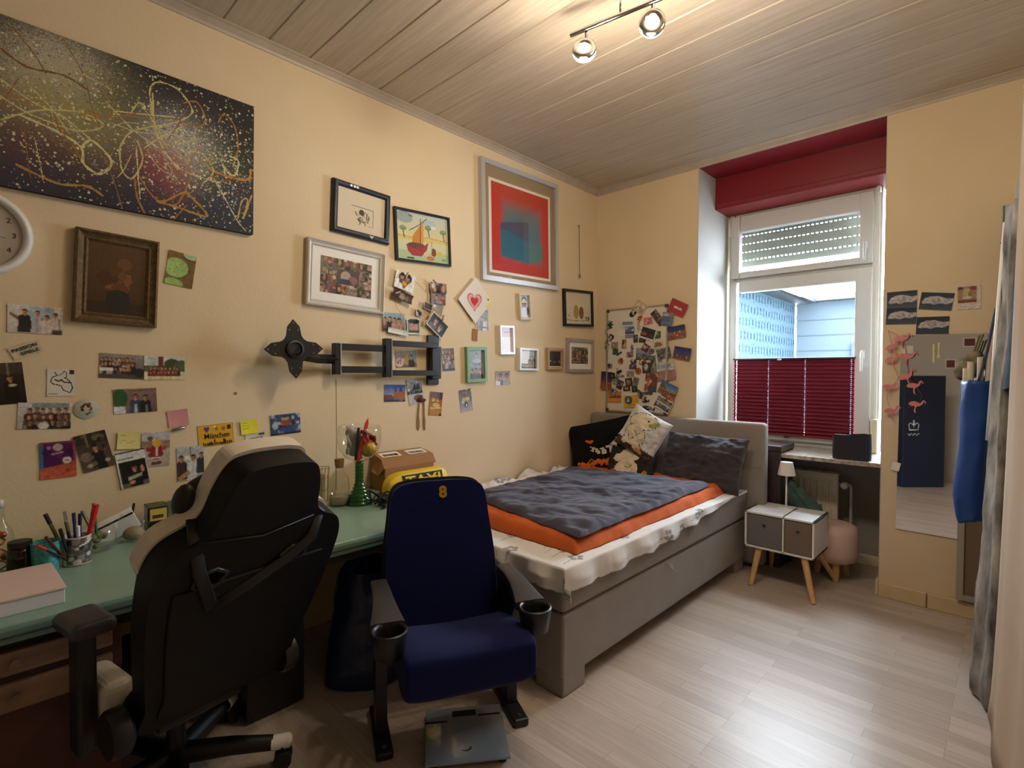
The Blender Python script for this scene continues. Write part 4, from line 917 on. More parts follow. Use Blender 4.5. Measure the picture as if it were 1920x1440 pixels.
framed('framed_picture', 'small ink sketch on cream paper in a wide dark blue frame', -2.293, 2.223, .353, .284, -2, .032, .030, 'blue_frame', lambda A: A.l([(.28, .62), (.75, .62), (.75, .18)], .003, '6c645a').blob(70, ['5c5248', '7c7064', '8c8070'], .006, .018, 4, (.42, .26, .66, .52)).e(.5, .5, .06, .07, '4c443c').l([(.47, .3), (.47, .2)], .008, '4c443c').l([(.56, .3), (.58, .2)], .008, '4c443c').l([(.4, .42), (.36, .48)], .012, '5c5248').l([(.42, .18), (.7, .19)], .003, '8c8070'), 'round', 0, glass=True, pm='poster')
o = [x for x in COL.objects if x.name.startswith('framed_picture')][-1]
for x in o.children:
    if x.name.startswith('picture'):
        at_ = x.data.attributes['ink']; n_ = len(at_.data); b_ = np.zeros(n_*4, np.float32); at_.data.foreach_get('color', b_); b_ = b_.reshape(-1, 4); wmask = b_[:, :3].min(1) > .95; b_[wmask, :3] = lin('dfd3bc'); at_.data.foreach_set('color', b_.ravel())
bm = B()
for x in (-.075, -.055, -.038): lathe(bm, [(0, 0), (.008, .001), (0, .002)], (x, 0, 0), 10)
orn = obj('ornament', bm, M['silver'], o); orn.rotation_euler = (pi/2, 0, 0); orn.location = (0, -.0305, .126)
orn = obj('ornament', plate(B(), [(-.016, .008), (0, -.012), (.016, .008), (0, .004)], .002), M['silver'], o); orn.location = (.055, -.032, -.126)
def boat(A):
    A.g('c8d4b4', 'e4dcae').g('e0d49c', 'c4d0cc', .5, 1).e(.15, .88, .16, .12, '9cb0ac').e(.62, .84, .14, .07, 'b8c8d0').e(.7, .75, .06, .03, 'efeadc')
    A.r(0, .42, 1, .50, 'e0c878').r(0, 0, 1, .20, 'b4c8a4').l([(0, .5), (.3, .47), (.6, .52), (1, .48)], .006, 'b8a468')
    for u, v in ((.12, .62), (.60, .70), (.90, .66)): A.l([(u, v), (u+.02, v-.16)], .009, '5c4c34'); A.e(u, v+.03, .065, .05, '6c8c5c').e(u, v+.04, .06, .03, '88a478')
    A.p([(.28, .38), (.30, .52), (.42, .72), (.52, .86), (.50, .36)], 'd08c3c').p([(.44, .4), (.46, .76), (.52, .86), (.50, .36)], 'dca050').l([(.44, .36), (.46, .90)], .007, '5c3420').l([(.24, .62), (.40, .74), (.58, .92)], .006, '4c3c30')
    A.p([(.17, .32), (.20, .18), (.28, .10), (.45, .10), (.56, .24), (.60, .42), (.52, .34), (.40, .30), (.24, .34)], 'a83c3c').e(.36, .33, .16, .05, '6c4c3c').l([(.22, .3), (.5, .22)], .008, '8c2c30')
    A.e(.70, .22, .05, .09, '8c4434').l([(.66, .15), (.66, .45)], .004, '5c4030').e(.82, .2, .06, .06, 'd8c04c').e(.63, .08, .08, .05, 'd07c50').e(.55, .16, .05, .05, 'd8cca8').e(.9, .08, .05, .03, '8ca468')
    A.r(.18, .03, .31, .06, '2c2420').blob(5, ['3c3430'], .008, .015, 3, (.2, .9, .32, .95)).n(.06, 1, 4)
framed('framed_picture', 'colourful watercolour of a red sailing boat in a thin black frame', -1.872, 2.164, .413, .310, 3, .013, .022, 'black_frame', boat, glass=True, pm='poster', px=.0028)
def collage(seed, nu, nv, dark=0):
    def f(A):
        rg = random.Random(seed); cs = ['2c3424', '3c3434', '6c5c54', '8c7c74', '4c3c3c', '5c6c5c', 'a49488', '241f24', '7c4c4c', '3c4454']
        for i in range(nu):
            for j in range(nv):
                u0, v0, u1, v1 = i/nu, j/nv, (i+1)/nu, (j+1)/nv; A.r(u0, v0, u1, v1, rg.choice(cs))
                for _ in range(5): A.e(rg.uniform(u0, u1), rg.uniform(v0, v1), .35/nu*rg.random()+.01, .3/nv*rg.random()+.01, rg.choice(cs + [SK, 'b07a5c', 'c8b4a4']))
                if rg.random() < .7: A.e((u0+u1)/2, (v0+v1)/2+.05/nv, .2/nu, .25/nv, rg.choice([SK, 'b07a5c', '8c6450']))
        if not dark:
            A.r(.31, .30, .74, .72, '4c4440').e(.48, .52, .1, .16, 'b0a094').e(.62, .45, .09, .12, '8c5c60').p([(.34, .3), (.4, .45), (.55, .45), (.62, .3)], '2c3454')
        A.n(.2, 1, seed)
    return f
framed('framed_picture', 'photo collage on a white mount in an ornate silver frame', -2.384, 1.850, .455, .345, -2, .034, .034, 'silver_orn', collage(5, 7, 4), 'ornate', .043, glass=True, px=.003, mm='white')
def abstract(A):
    A.g('b8291c', 'c0321c').p([(0, 1), (1, 1), (1, .9), (.75, .9), (.6, .78), (.15, .80), (.0, .95)], 'b83c22')
    k = np.clip(np.minimum(np.minimum(A.U-.12, .90-A.U)*9, np.minimum(A.V-.10, .88-A.V)*6), 0, 1)[..., None]*.95
    c0, c1, c2 = (np.array(lin(x)) for x in ('3c7080', '5c5c54', '806a50')); t = A.V[..., None]
    inner = np.where(t < .5, c0*(1-t*.3)+c1*t*.3, c0*(1-(t-.5)*2)+c2*(t-.5)*2)
    A.a[:] = A.a*(1-k)+inner*k
    A.p([(.14, .18), (.14, .50), (.62, .40), (.62, .14)], '2c6478').p([(.14, .50), (.62, .40), (.62, .64), (.14, .56)], '4a5068').p([(.62, .14), (.62, .40), (.88, .42), (.88, .20)], '4a7470').p([(.30, .58), (.62, .64), (.62, .52), (.3, .54)], '564a5c')
framed('framed_picture', 'large red and blue abstract print with a wide tan mount', -.992, 2.398, .822, .826, 1.5, .034, .035, 'silver', lambda A: (A.r(0, 0, 1, 1, 'e8ddd0'), None), 'flat', (.048, .045, .028, .078), 'tan_mat', glass=True, px=.01)
pr = [x for x in COL.objects if x.name.startswith('framed_picture')][-1]
A = Art(.612, .612, 'b8291c', .005); abstract(A); art_obj('print', A, M['poster'], pr, lift=.0155, x0=.0015, z0=-.026)
framed('framed_picture', 'green framed pair of photos one above the other', -1.434, 1.395, .182, .238, 2, .022, .028, 'green_frame', lambda A: (A.r(0, 0, 1, 1, 'c0ccc8'), A.r(.05, .50, .98, .98, '7c8c98'), A.man(.55, .8, .12, '5c6c8c', '4a3220', 'c89c84'), A.e(.55, .62, .3, .08, '9caab8'), A.r(.05, .02, .98, .47, '8c9490'), A.man(.25, .28, .09, '3c3c44'), A.man(.5, .3, .1, '5c5450'), A.man(.78, .27, .1, '443c3c'), A.n(.1, 1, 6)))
framed('framed_picture', 'tiny white framed portrait of a person in big sunglasses', -.951, 1.832, .125, .192, 6, .013, .026, 'cream', lambda A: (A.r(0, 0, 1, 1, 'b0bcc0'), A.e(.5, .80, .28, .16, '2c3c38'), A.e(.5, .70, .24, .16, 'd0b890'), A.r(.24, .60, .76, .68, '3c2420'), A.e(.5, .52, .22, .1, '8c6458'), A.e(.5, .25, .42, .24, 'd4d8e4'), A.e(.85, .3, .14, .2, '3c444c'), A.n(.08, 1, 7)))
framed('framed_picture', 'narrow white frame holding a pink and white ticket', -1.142, 1.575, .145, .205, 3, .015, .028, 'white_lac', lambda A: (A.r(0, 0, 1, 1, 'e8e4ec'), A.r(0, .6, .22, 1, '8a8498'), A.r(.25, .62, .95, .95, 'd0b0cc'), A.r(.3, .80, .9, .84, '9c7ca0'), A.r(.05, .1, .18, .5, 'b8b4c0'), A.n(.05, 1, 8)))
framed('framed_picture', 'white box frame with pale papers over a group photo', -.911, 1.442, .205, .165, 0, .014, .03, 'white_lac', lambda A: (A.r(0, 0, 1, 1, '8c8c88'), A.r(.02, .25, .62, 1, 'e4e6e6'), A.crowd(2, .05, ['3c3c40', '5c5450', '2c2c30'], .3, .6, 3, .62, .98), A.r(0, 0, 1, .14, 'a8a49c'), A.crowd(1, .05, ['3c3c40', '5c5450'], .2, .2, 4), A.n(.08, 1, 9)))
framed('framed_picture', 'light wooden frame with a dark concert photo', -.587, 1.454, .205, .172, 1, .02, .026, 'wood_frame', lambda A: (A.r(0, 0, 1, 1, '241a18'), A.r(.1, .55, .9, .95, '34262c'), A.blob(14, ['8c6c64', 'b09084', '5c3c3c'], .02, .05, 3, (.1, .2, .95, .4)), A.n(.2, 1, 10)), mw=.008, mm='cream')
framed('framed_picture', 'grey frame with a dark photo collage near the room corner', -.255, 1.489, .372, .280, 0, .026, .026, 'grey_frame', collage(9, 7, 5, 1), mw=.045, px=.004)
def corner_sheet(A):
    A.r(0, 0, 1, 1, 'dcd0bc').l([(.08, .13), (.3, .1), (.6, .11), (.92, .13)], .006, '5c5040').blob(10, ['4c4438'], .012, .03, 4, (.78, .1, .92, .22)).e(.14, .26, .02, .03, '6c4c3c')
    A.e(.42, .38, .10, .22, 'b0903c').e(.62, .36, .09, .20, '7c5030').n(.04, 1, 3)
framed('framed_picture', 'square black frame with two blurred yellow and brown shapes on cream paper', -.284, 1.883, .400, .302, 3, .02, .026, 'black_frame', corner_sheet, glass=True, pm='poster')

# round clock, mostly beyond the wall end
ck = thing('wall_clock', 'round white wall clock above the ornate gilt frame', 'clock', (0, -3.795, 1.822), (0, 0, LEFT))
Mx = Matrix.Rotation(pi/2, 4, 'X')
bm = lathe(B(), [(.128, .0), (.152, .004), (.157, .018), (.152, .032), (.140, .036), (.132, .028), (.128, .016)], n=64); bm.transform(Mx); obj('rim', bm, M['white_lac'], ck, smooth=True)
bm = lathe(B(), [(0, .014), (.132, .014)], n=64); bm.transform(Mx); obj('dial', bm, mat('dial', 'b4aca4', .5), ck)
for k in range(12):
    a = pi/2-(k+1)*pi/6; text('numeral', str(k+1), .026, M['ink'], ck, (.105*cos(a), -.0148, .105*sin(a)))
for a, l_, w_ in ((-8, .085, .004), (150, .06, .006)): obj('hand', plate(B(), [(-.012*cos(R(a))-w_*sin(R(a))*.5, -.012*sin(R(a))), (l_*cos(R(a))+w_*.3, l_*sin(R(a))), (l_*cos(R(a)), l_*sin(R(a))+w_*.3), (-.01*cos(R(a)), w_)], .001), M['black'], ck).location = (0, -.019, 0)
obj('hub', lathe(B(), [(0, .014), (.006, .014), (.006, .02), (0, .02)], n=12), M['black'], ck).rotation_euler = (pi/2, 0, 0)

# folding wall arm for a screen
tv = thing('screen_arm', 'black folding screen wall arm with a cross shaped plate', 'wall mount', (0, -1.8, 1.4), (0, 0, LEFT))
def tvp(name, bm, m='black_metal', **k):
    bm.transform(Matrix.Rotation(LEFT, 4, 'Z').inverted() @ Matrix.Translation((0, 1.8, -1.4))); return obj(name, bm, M[m], tv, **k)
bm = bx(.001, .018, -1.842, -1.755, 1.262, 1.572, .003); box(bm, (.035, -1.80, 1.40), (.04, .07, .2), .003); tvp('wall_plate', bm)
for z in (1.505, 1.335): tvp('arm', box(B(), (.062, -1.98, z), (.028, .345, .033), .002))
tvp('joint', bx(.046, .085, -2.185, -2.150, 1.31, 1.53, .002))
tvp('joint_cap', bx(.046, .087, -2.150, -2.142, 1.312, 1.528, .001), 'steel')
for z in (1.472, 1.352): tvp('arm', box(B(), (.062, -2.315, z), (.028, .29, .036), .002))
tvp('joint', bx(.046, .085, -2.49, -2.462, 1.325, 1.49, .002)); tvp('joint_cap', bx(.046, .087, -2.462, -2.455, 1.327, 1.488, .001), 'steel')
tvp('arm', tube(B(), [(.066, -2.475, 1.405), (.08, -2.58, 1.405), (.115, -2.70, 1.42)], .024, 4))
oc = []
for k in range(4):
    a = k*pi/2-.05
    for r, da in ((.067, -.785), (.074, -.52), (.094, -.36), (.112, -.27), (.143, 0), (.112, .27), (.094, .36), (.074, .52)): oc.append((r*sin(a+da), r*cos(a+da)))
bm = plate(B(), oc, .004); bm.transform(Matrix.Translation((.145, -2.727, 1.447)) @ Matrix.Rotation(LEFT, 4, 'Z')); tvp('plate', bm)
bm = lathe(B(), [(.028, -.004), (.042, -.002), (.042, .014), (.032, .016), (.028, .006), (0, .005)], n=32); bm.transform(Matrix.Translation((.143, -2.727, 1.447)) @ Matrix.Rotation(pi/2, 4, 'Y')); tvp('hub', bm, 'plastic', smooth=True, angle=40)
tvp('swivel', tube(B(), [(.10, -2.71, 1.43), (.146, -2.727, 1.447)], .026, 14))
for k in range(4):
    a = k*pi/2-.05
    for r, da in ((.125, 0), (.094, .22), (.094, -.22)):
        bm = lathe(B(), [(0, 0), (.0042, 0), (.0034, .002), (0, .002)], n=8); bm.transform(Matrix.Translation((.1452, -2.727+r*sin(a+da), 1.447+r*cos(a+da))) @ Matrix.Rotation(pi/2, 4, 'Y')); tvp('screw', bm, 'steel')
# pull cord with a wooden bead
pc = thing('pull_cord', 'thin brown pull cord with a bead hanging from a nail near the corner', 'cord', (0, -.272, 2.36), (0, 0, LEFT))
obj('cord', tube(B(), [(-.006, -.01, .21), (-.002, -.012, 0), (.004, -.012, -.19)], .0028, 6), M['brown_wood'], pc); obj('bead', ball(B(), (.004, -.012, -.205), (.008, .008, .018)), M['brown_wood'], pc, smooth=True); obj('nail', tube(B(), [(-.006, 0, .212), (-.006, -.016, .214)], .005, 8), M['steel'], pc)
# ------------------------------------------------------------------ whiteboard with magnets and postcards on the window wall
wb = thing('whiteboard', 'white magnetic board crowded with fridge magnets between corner and window', 'board', (.398, 0, 1.451))
obj('panel', bx(-.275, .275, -.012, -.002, -.43, .43), mat('board_white', 'dcd6ca', .35), wb)
obj('frame', frame_bm(.566, .872, .014, .018), M['alu'], wb)
for sx in (-1, 1):
    for sz in (-1, 1): obj('corner_cap', bx(sx*.270-.014, sx*.270+.014, -.02, -.001, sz*.423-.014, sz*.423+.014, .004), M['grey_plastic'], wb)
GC, GM = 'postcards on the whiteboard', 'fridge magnets on the whiteboard'
def C(label, x, z, w, h, ang, paint, lift=.014, cat='postcard', name='postcard', **k): return pic(name, label, cat, 'B', x, z, w, h, ang, paint, GC, lift=lift, **k)
def night(A, sky0, sky1, land, seed, hz=.35, tow=()):
    A.g(sky0, sky1, hz, 1).r(0, 0, 1, hz, land)
    for u, v in tow: A.p([(u-.06, hz-.1), (u-.04, hz+.1), (u, v), (u+.04, hz+.1), (u+.06, hz-.1)], land)
    A.blob(30, ['c8743c', 'e0b070', '7c4434', '241c24'], .015, .05, seed, (0, 0, 1, hz)); return A.n(.18, 1, seed)
rc = thing('postcard', 'red postcard reading BERLIN stuck at the top corner of the board', 'postcard', (.764, 0, 1.851), (0, R(27), 0), GC)
A = Art(.148, .105, 'a83238', .003); A.blob(60, ['b84a4c', '98282c', 'c46060'], .012, .035, 5).border(.006, 'b04044').r(.22, .20, .78, .86, 'a8353a').n(.08, 1, 3)
art_obj('card', A, M['photo'], rc, lift=.016, curl=.004); text('lettering', 'BERLIN', .024, M['white'], rc, (.004, -.0185, -.004), bold=.0008, width=.07)
C('postcard of a lit city hillside under a deep blue evening sky', .756, 1.663, .147, .096, 8, lambda A: night(A.r(0, 0, 1, 1, 'd8d0c4'), '34486c', '1c2c5c', '8c5c50', 3, .55), curl=.006)
C('postcard of a blue dusk city with pointed towers near the window reveal', .803, 1.497, .140, .094, -11, lambda A: night(A, '4a4c84', '24306c', '5c4450', 4, .3, ((.35, .85), (.68, .6))), curl=.004)
C('postcard of a violet night cathedral hanging off the lower board edge', .118, 1.276, .112, .158, -4, lambda A: night(A, '4c3464', '241c4c', '8c4c34', 5, .45, ((.3, .85), (.55, .7))), curl=.005)
C('white framed card of a red black sunset at the board top', .511, 1.663, .144, .098, -18, lambda A: A.r(0, 0, 1, 1, 'dcd6cc').r(.06, .14, .94, .95, '20242c').p([(.06, .35), (.5, .42), (.94, .35), (.94, .14), (.06, .14)], '34242c').e(.25, .42, .2, .14, '8c5448').e(.75, .4, .2, .1, '4a3038').n(.12, 1, 6), .019)
C('yellow card with a blue disc at the lower board edge', .360, 1.108, .134, .100, 5, lambda A: A.r(0, 0, 1, 1, 'd8a82c').e(.35, .62, .26, .34, '24343c').e(.35, .62, .21, .28, '34607c').p([(.2, .5), (.32, .85), (.4, .5)], 'c8d4d0').l([(.28, .18), (.75, .24)], .02, '8c6014').n(.05, 1, 7), .016)
C('orange postcard with a pale band at the lower board corner', .202, 1.140, .134, .096, 1, lambda A: A.r(0, 0, 1, 1, 'c47c2c').r(0, .08, 1, .38, 'd89040').r(.1, .42, .95, .55, '7c4420').r(.5, .55, .95, .66, '8c5024').n(.08, 1, 8))
C('pinkish crowd panorama postcard reaching over the board edge', .673, 1.325, .160, .076, 9, lambda A: A.r(0, 0, 1, 1, '9c7470').blob(120, ['b48c84', '7c5450', 'c4a49c', '8c6c74'], .012, .03, 9).n(.2, 1, 9), .016)
C('postcard of warm coloured round faces at the middle of the board', .543, 1.269, .108, .148, -6, lambda A: A.r(0, 0, 1, 1, '6c3c30').blob(14, ['c8a088', 'a8684c', '8c4838', 'd8b8a0'], .1, .2, 10).r(.3, 0, 1, .28, '3c4860').n(.15, 1, 10), .017)
C('postcard of a blue sky over a mountain railway', .692, 1.215, .150, .102, -24, lambda A: A.g('8c6450', '5c4030', 0, .3).r(0, .3, 1, .5, 'a86840').g('7c9cbc', '2c5c98', .45, 1).p([(0, .45), (.0, .9), (.2, .8), (.42, .45)], '5c5c50').blob(8, ['b88448', '4c2c24'], .05, .1, 11, (.3, .05, 1, .35)).n(.14, 1, 11), .020)
C('two strip black and white postcard hanging below the railway postcard', .655, 1.100, .145, .105, -28, lambda A: A.r(0, 0, 1, 1, 'd8d4c8').r(.04, .55, .96, .92, '7c7c74').r(.04, .08, .96, .45, '5c5c5a').blob(24, ['2c2c2c', 'a8a8a0', '44443f'], .03, .08, 12, (.06, .1, .94, .9)).r(0, .46, 1, .54, 'd8d4c8').n(.12, 1, 12), .023)
C('grey blue city panorama card crossed by a tilted magnet', .471, 1.500, .138, .098, -2, lambda A: A.g('4c5464', '9ca4b4').r(0, .1, 1, .5, '5c6470').r(0, 0, 1, .1, '24242c').blob(30, ['7c8490', '3c4450', 'a0a4a8'], .02, .05, 13, (0, .1, 1, .6)).n(.15, 1, 13))
C('greenish grey street photo card near the board side', .650, 1.500, .120, .085, 12, lambda A: A.r(0, 0, 1, 1, '5c5c58').blob(40, ['7c7c74', '34342f', '94908c', '4c4c54'], .03, .08, 14).n(.2, 1, 14), .015)
C('card of people with dark hair under the red BERLIN postcard', .595, 1.785, .060, .135, 38, lambda A: A.r(0, 0, 1, 1, '4c3c40').blob(20, ['8c7470', '241c20', 'a89490'], .08, .2, 15).n(.2, 1, 15), .016)
C('grey and blue bridge card overlapping the dark hair card', .680, 1.768, .094, .105, -10, lambda A: A.g('5c6c8c', '8c8488').r(0, .3, .7, .55, '4868a0').r(0, .6, 1, .7, '6c5c6c').e(.3, .8, .3, .1, 'b8a8b4').n(.15, 1, 16), .018)
C('blue and white lake photo card on the board', .342, 1.682, .086, .092, 0, lambda A: A.g('8c8088', '54688c').r(0, .35, 1, .6, '3c5080').blob(10, ['c4ccd8', '5c6478'], .05, .12, 17, (0, .6, 1, 1)).r(0, .28, 1, .33, 'c8ccd4').n(.14, 1, 17))
C('pale lakeside drawing card at the board middle', .664, 1.398, .150, .066, 7, lambda A: A.r(0, 0, 1, 1, 'c4c4bc').r(.25, .3, .8, .75, '8ca4b4').l([(.6, .2), (.75, .9)], .02, '6c6c68').e(.12, .5, .08, .3, '9c9c94').n(.1, 1, 18))
C('reddish market place card above the two strip postcard', .690, 1.146, .110, .055, -10, lambda A: A.r(0, 0, 1, 1, '8c4c3c').blob(14, ['3c1c1c', 'b87448', '5c2c28'], .05, .12, 19).n(.15, 1, 19), .022)
C('dark green forest square card under a long magnet', .205, 1.525, .056, .050, -2, lambda A: A.r(0, 0, 1, 1, '34503c').blob(14, ['2a4030', '4a6850'], .1, .2, 20))
C('dark photo card of a castle silhouette overlapping the night cathedral', .178, 1.323, .055, .048, -5, lambda A: A.r(0, 0, 1, 1, '17160f').e(.5, .45, .3, .25, '5c5830'), .020)
# single magnets: (label, x, z, w, h, angle, base, accents, shape)
MG = [
 ('dark green leaf shaped magnet in the upper corner of the board', .148, 1.757, .055, .062, 0, '2c5038', ('7ca080', '1c3424'), 'leaf'),
 ('panda like black and white magnet below the green leaf', .155, 1.650, .050, .060, 20, '24241f', ('c8c4b0', '8c8c70'), 'round'),
 ('pale flower bunch magnet at the board side', .122, 1.700, .042, .055, 10, 'b8b0a4', ('8c7c74', 'd8d0c8'), 'leaf'),
 ('grey green ornate magnet at the board side', .120, 1.585, .038, .085, 0, '7c7c6c', ('a8a898', '5c5c50'), 'leaf'),
 ('floral rectangular magnet beside the grey ornate magnet', .196, 1.580, .050, .042, 0, '8c8478', ('a85c50', 'c8c0b0'), 'rect'),
 ('beige portrait magnet with a dark face', .288, 1.588, .034, .060, -2, '9c8470', ('3c343c', 'c0a890'), 'rect'),
 ('small black and white photo strip magnet tilted at the board top', .371, 1.838, .034, .056, -48, '17171a', ('d8d4cc',), 'bar'),
 ('crumpled pale paper magnet at the board rim', .433, 1.880, .088, .070, -38, 'c4b09c', ('d8c8b8', 'a8947f'), 'rect'),
 ('blue beach panorama magnet with a white rim', .322, 1.758, .092, .038, -1, 'd8d4c8', ('5c88a8',), 'band'),
 ('pink lettered magnet near the board top', .509, 1.766, .058, .044, 5, 'c86c7c', ('e0a0a8', 'a84c60'), 'rect'),
 ('colourful parrot shaped magnet', .430, 1.785, .040, .060, -25, '9c7c34', ('b83c2c', '3c3c2c', 'd8c8a0'), 'leaf'),
 ('wine glass shaped beige magnet under the parrot', .425, 1.725, .028, .062, 5, 'a89c84', ('c4bca8',), 'leaf'),
 ('small green photo magnet behind the sunset card', .595, 1.650, .040, .044, 0, '4c5c34', ('8c9c5c',), 'rect'),
 ('dark tower photo magnet beneath the sunset card', .398, 1.628, .030, .050, 2, '3c3440', ('7c6c74',), 'rect'),
 ('wide dark panorama magnet under the sunset card', .460, 1.612, .046, .028, -4, '24241f', ('6c6454',), 'rect'),
 ('red rimmed tilted diamond magnet on the city panorama card', .490, 1.548, .050, .048, -32, '5c2c38', ('b88c8c', 'd0b8b8'), 'rect'),
 ('round black magnet with a pale ring', .545, 1.520, .034, .034, 0, '1c1c1a', ('8c8474',), 'ring'),
 ('boat postcard magnet with a white rim at the board side', .600, 1.575, .070, .048, 14, 'd0c8b8', ('7c6c54', '9c5c3c'), 'rect'),
 ('long dark pen shaped magnet under the forest square', .243, 1.508, .044, .011, 28, '24241c', ('4c4c40',), 'bar'),
 ('blue domed tower magnet', .365, 1.545, .024, .064, 0, '4c5068', ('8c8ca4',), 'leaf'),
 ('stone church magnet beside the city panorama', .345, 1.497, .044, .034, 0, '7c6c68', ('4c4044', 'a49890'), 'rect'),
 ('orange red flower shaped magnet', .258, 1.443, .046, .048, 0, '9c3c1c', ('c4703c', '5c2c14'), 'leaf'),
 ('grey car shaped magnet', .148, 1.405, .056, .042, -8, '5c645c', ('2c302c', '8c948c'), 'leaf'),
 ('castle silhouette magnet with twin spires', .375, 1.420, .056, .070, 0, '5c4c58', ('8c7c88', '3c3040'), 'tower'),
 ('brown hat shaped magnet', .462, 1.437, .056, .046, 4, '7c5c34', ('d0c4b0', '4c3820'), 'round'),
 ('dark couple photo magnet with a white edge', .500, 1.386, .058, .066, 4, '34343c', ('8c8478', 'c8c4bc'), 'rect'),
 ('tall street photo magnet beside the couple magnet', .560, 1.415, .036, .110, 6, '6c6c68', ('3c4048', '9c9890'), 'rect'),
 ('black and white cow shaped magnet', .240, 1.360, .046, .044, 10, '24241f', ('d8d4cc',), 'round'),
 ('shiny round copper coin magnet', .424, 1.360, .044, .044, 0, '9c4a24', ('d88c50', '6c2c14'), 'ring'),
 ('pale plate magnet beside the copper coin', .352, 1.338, .052, .036, 2, '8c7c7c', ('c0b8b4', '5c5058'), 'rect'),
 ('flat grey banner magnet', .252, 1.322, .064, .016, -10, '7c746c', ('c0b8ac',), 'bar'),
 ('small green rectangular magnet under the banner', .208, 1.292, .044, .036, -12, '5c6450', ('8c947c',), 'rect'),
 ('dark brown doorway magnet', .338, 1.268, .050, .054, 8, '3c2824', ('7c5c50', 'a88c7c'), 'rect'),
 ('grey green statue magnet', .402, 1.272, .040, .056, -14, '74746a', ('a4a498', '4c4c44'), 'rect'),
 ('violet lattice magnet tilted beside the doorway magnet', .252, 1.245, .044, .060, -22, '4c4454', ('8c7c8c', '2c2838'), 'rect'),
 ('pale green clover magnet next to the night cathedral', .205, 1.262, .034, .040, -30, '7c8c74', ('a8b49c',), 'round'),
 ('black rimmed photo magnet above the yellow card', .392, 1.218, .040, .050, 4, '17171c', ('5c5c64',), 'rect'),
 ('striped brown ribbon magnet', .318, 1.215, .050, .034, 6, '34302c', ('7c6c5c', 'a89888'), 'rect'),
 ('brown owl shaped magnet next to the yellow card', .445, 1.170, .038, .070, 22, '5c5448', ('8c8470', '2c2820'), 'round'),
 ('black and white sheep magnet above the fish magnet', .495, 1.125, .056, .044, -4, '5c3c34', ('d8d4cc', '24201c'), 'round'),
 ('grey letter shaped magnet in a row under the faces card', .505, 1.178, .080, .020, 5, '3c3c44', ('8c8c90',), 'bar'),
 ('dark fish shaped magnet with a pale belly at the board bottom', .520, 1.060, .088, .030, -8, '34302c', ('b8a490',), 'fish'),
 ('silver grey house magnet over the orange postcard', .190, 1.180, .044, .046, -24, '6c6c70', ('3c3c44', 'a8a8a8'), 'rect'),
 ('little brown deer magnet under the hat magnet', .620, 1.440, .034, .034, 0, '6c7470', ('a87c6c', 'd0c8bc'), 'round'),
]
def shape_pts(kind, w, h):
    if kind == 'rect' or kind == 'band': return [(-w/2, -h/2), (w/2, -h/2), (w/2, h/2), (-w/2, h/2)]
    if kind == 'bar': r = min(w, h)*.3; return [(-w/2+r, -h/2), (w/2-r, -h/2), (w/2, -h/2+r), (w/2, h/2-r), (w/2-r, h/2), (-w/2+r, h/2), (-w/2, h/2-r), (-w/2, -h/2+r)]
    if kind == 'ring': return [(w/2*cos(2*pi*k/28), h/2*sin(2*pi*k/28)) for k in range(28)]
    if kind == 'round': return [(w/2*cos(a)*(.86+.14*cos(3*a+.6)), h/2*sin(a)*(.86+.14*cos(3*a+.6))) for a in [2*pi*k/30 for k in range(30)]]
    if kind == 'leaf': return [(w/2*cos(a)*(.74+.26*cos(7*a)), h/2*sin(a)*(.74+.26*cos(7*a))) for a in [2*pi*k/42 for k in range(42)]]
    if kind == 'tower': return [(-w/2, -h/2), (w/2, -h/2), (w*.45, -h*.05), (w*.22, h*.0), (w*.16, h*.38), (w*.08, 0), (-w*.05, h*.02), (-w*.13, h/2), (-w*.22, 0), (-w*.45, -h*.08)]
    return [tuple(p) for p in spline([(-w/2, 0), (-w*.2, h*.45), (w*.2, h*.3), (w*.36, h*.05), (w/2, h*.45), (w*.47, -h*.4), (w*.3, -h*.1), (-w*.1, -h*.5)], 4)]
MC = {}
def cmat(c, rough=.45):
    if c not in MC: MC[c] = mat('enamel_' + c, c, rough)
    return MC[c]
for k, (label, x, z, w, h, ang, c, acc, shp) in enumerate(MG):
    rg = random.Random(k*7+1); w *= 1.28; h *= 1.28; bm = plate(B(), shape_pts(shp, w, h), .004); n0 = len(bm.faces)
    # raised coloured details make up the motif
    for j in range(len(acc)*(1 if shp in ('ring', 'band') else 3)):
        t = B(); mi = 1+j % len(acc)
        if shp == 'ring': lathe(t, [(w*.36-.0015*j*3, 0), (w*.36-.0015*j*3, .001), (w*.22, .001), (w*.22, 0)], n=24); t.transform(Matrix.Rotation(pi/2, 4, 'X'))
        elif shp == 'band': box(t, (0, -.0005, 0), (w*.82, .001, h*.56))
        else:
            u, v = rg.uniform(-.3, .3)*w, rg.uniform(-.3, .3)*h
            if shp in ('rect', 'bar'): box(t, (u*.9, -.0005-.0001*j, v*.9), (w*rg.uniform(.18, .36), .001, h*rg.uniform(.18, .36)), rot=Matrix.Rotation(rg.uniform(-.4, .4), 3, 'Y'))
            else: ball(t, (u, -.0002, v), (w*rg.uniform(.1, .2), .0016, h*rg.uniform(.1, .2)), 10, 6)
        bm_n = len(bm.faces); add(bm, t, None, mi)
    o = obj('fridge_magnet', bm, [cmat(c)] + [cmat(a) for a in acc])
    o.location = (x, -.0165-.0004*(k % 5), z); o.rotation_euler = (0, -R(ang), 0); tag(o, label, 'magnet', GM)

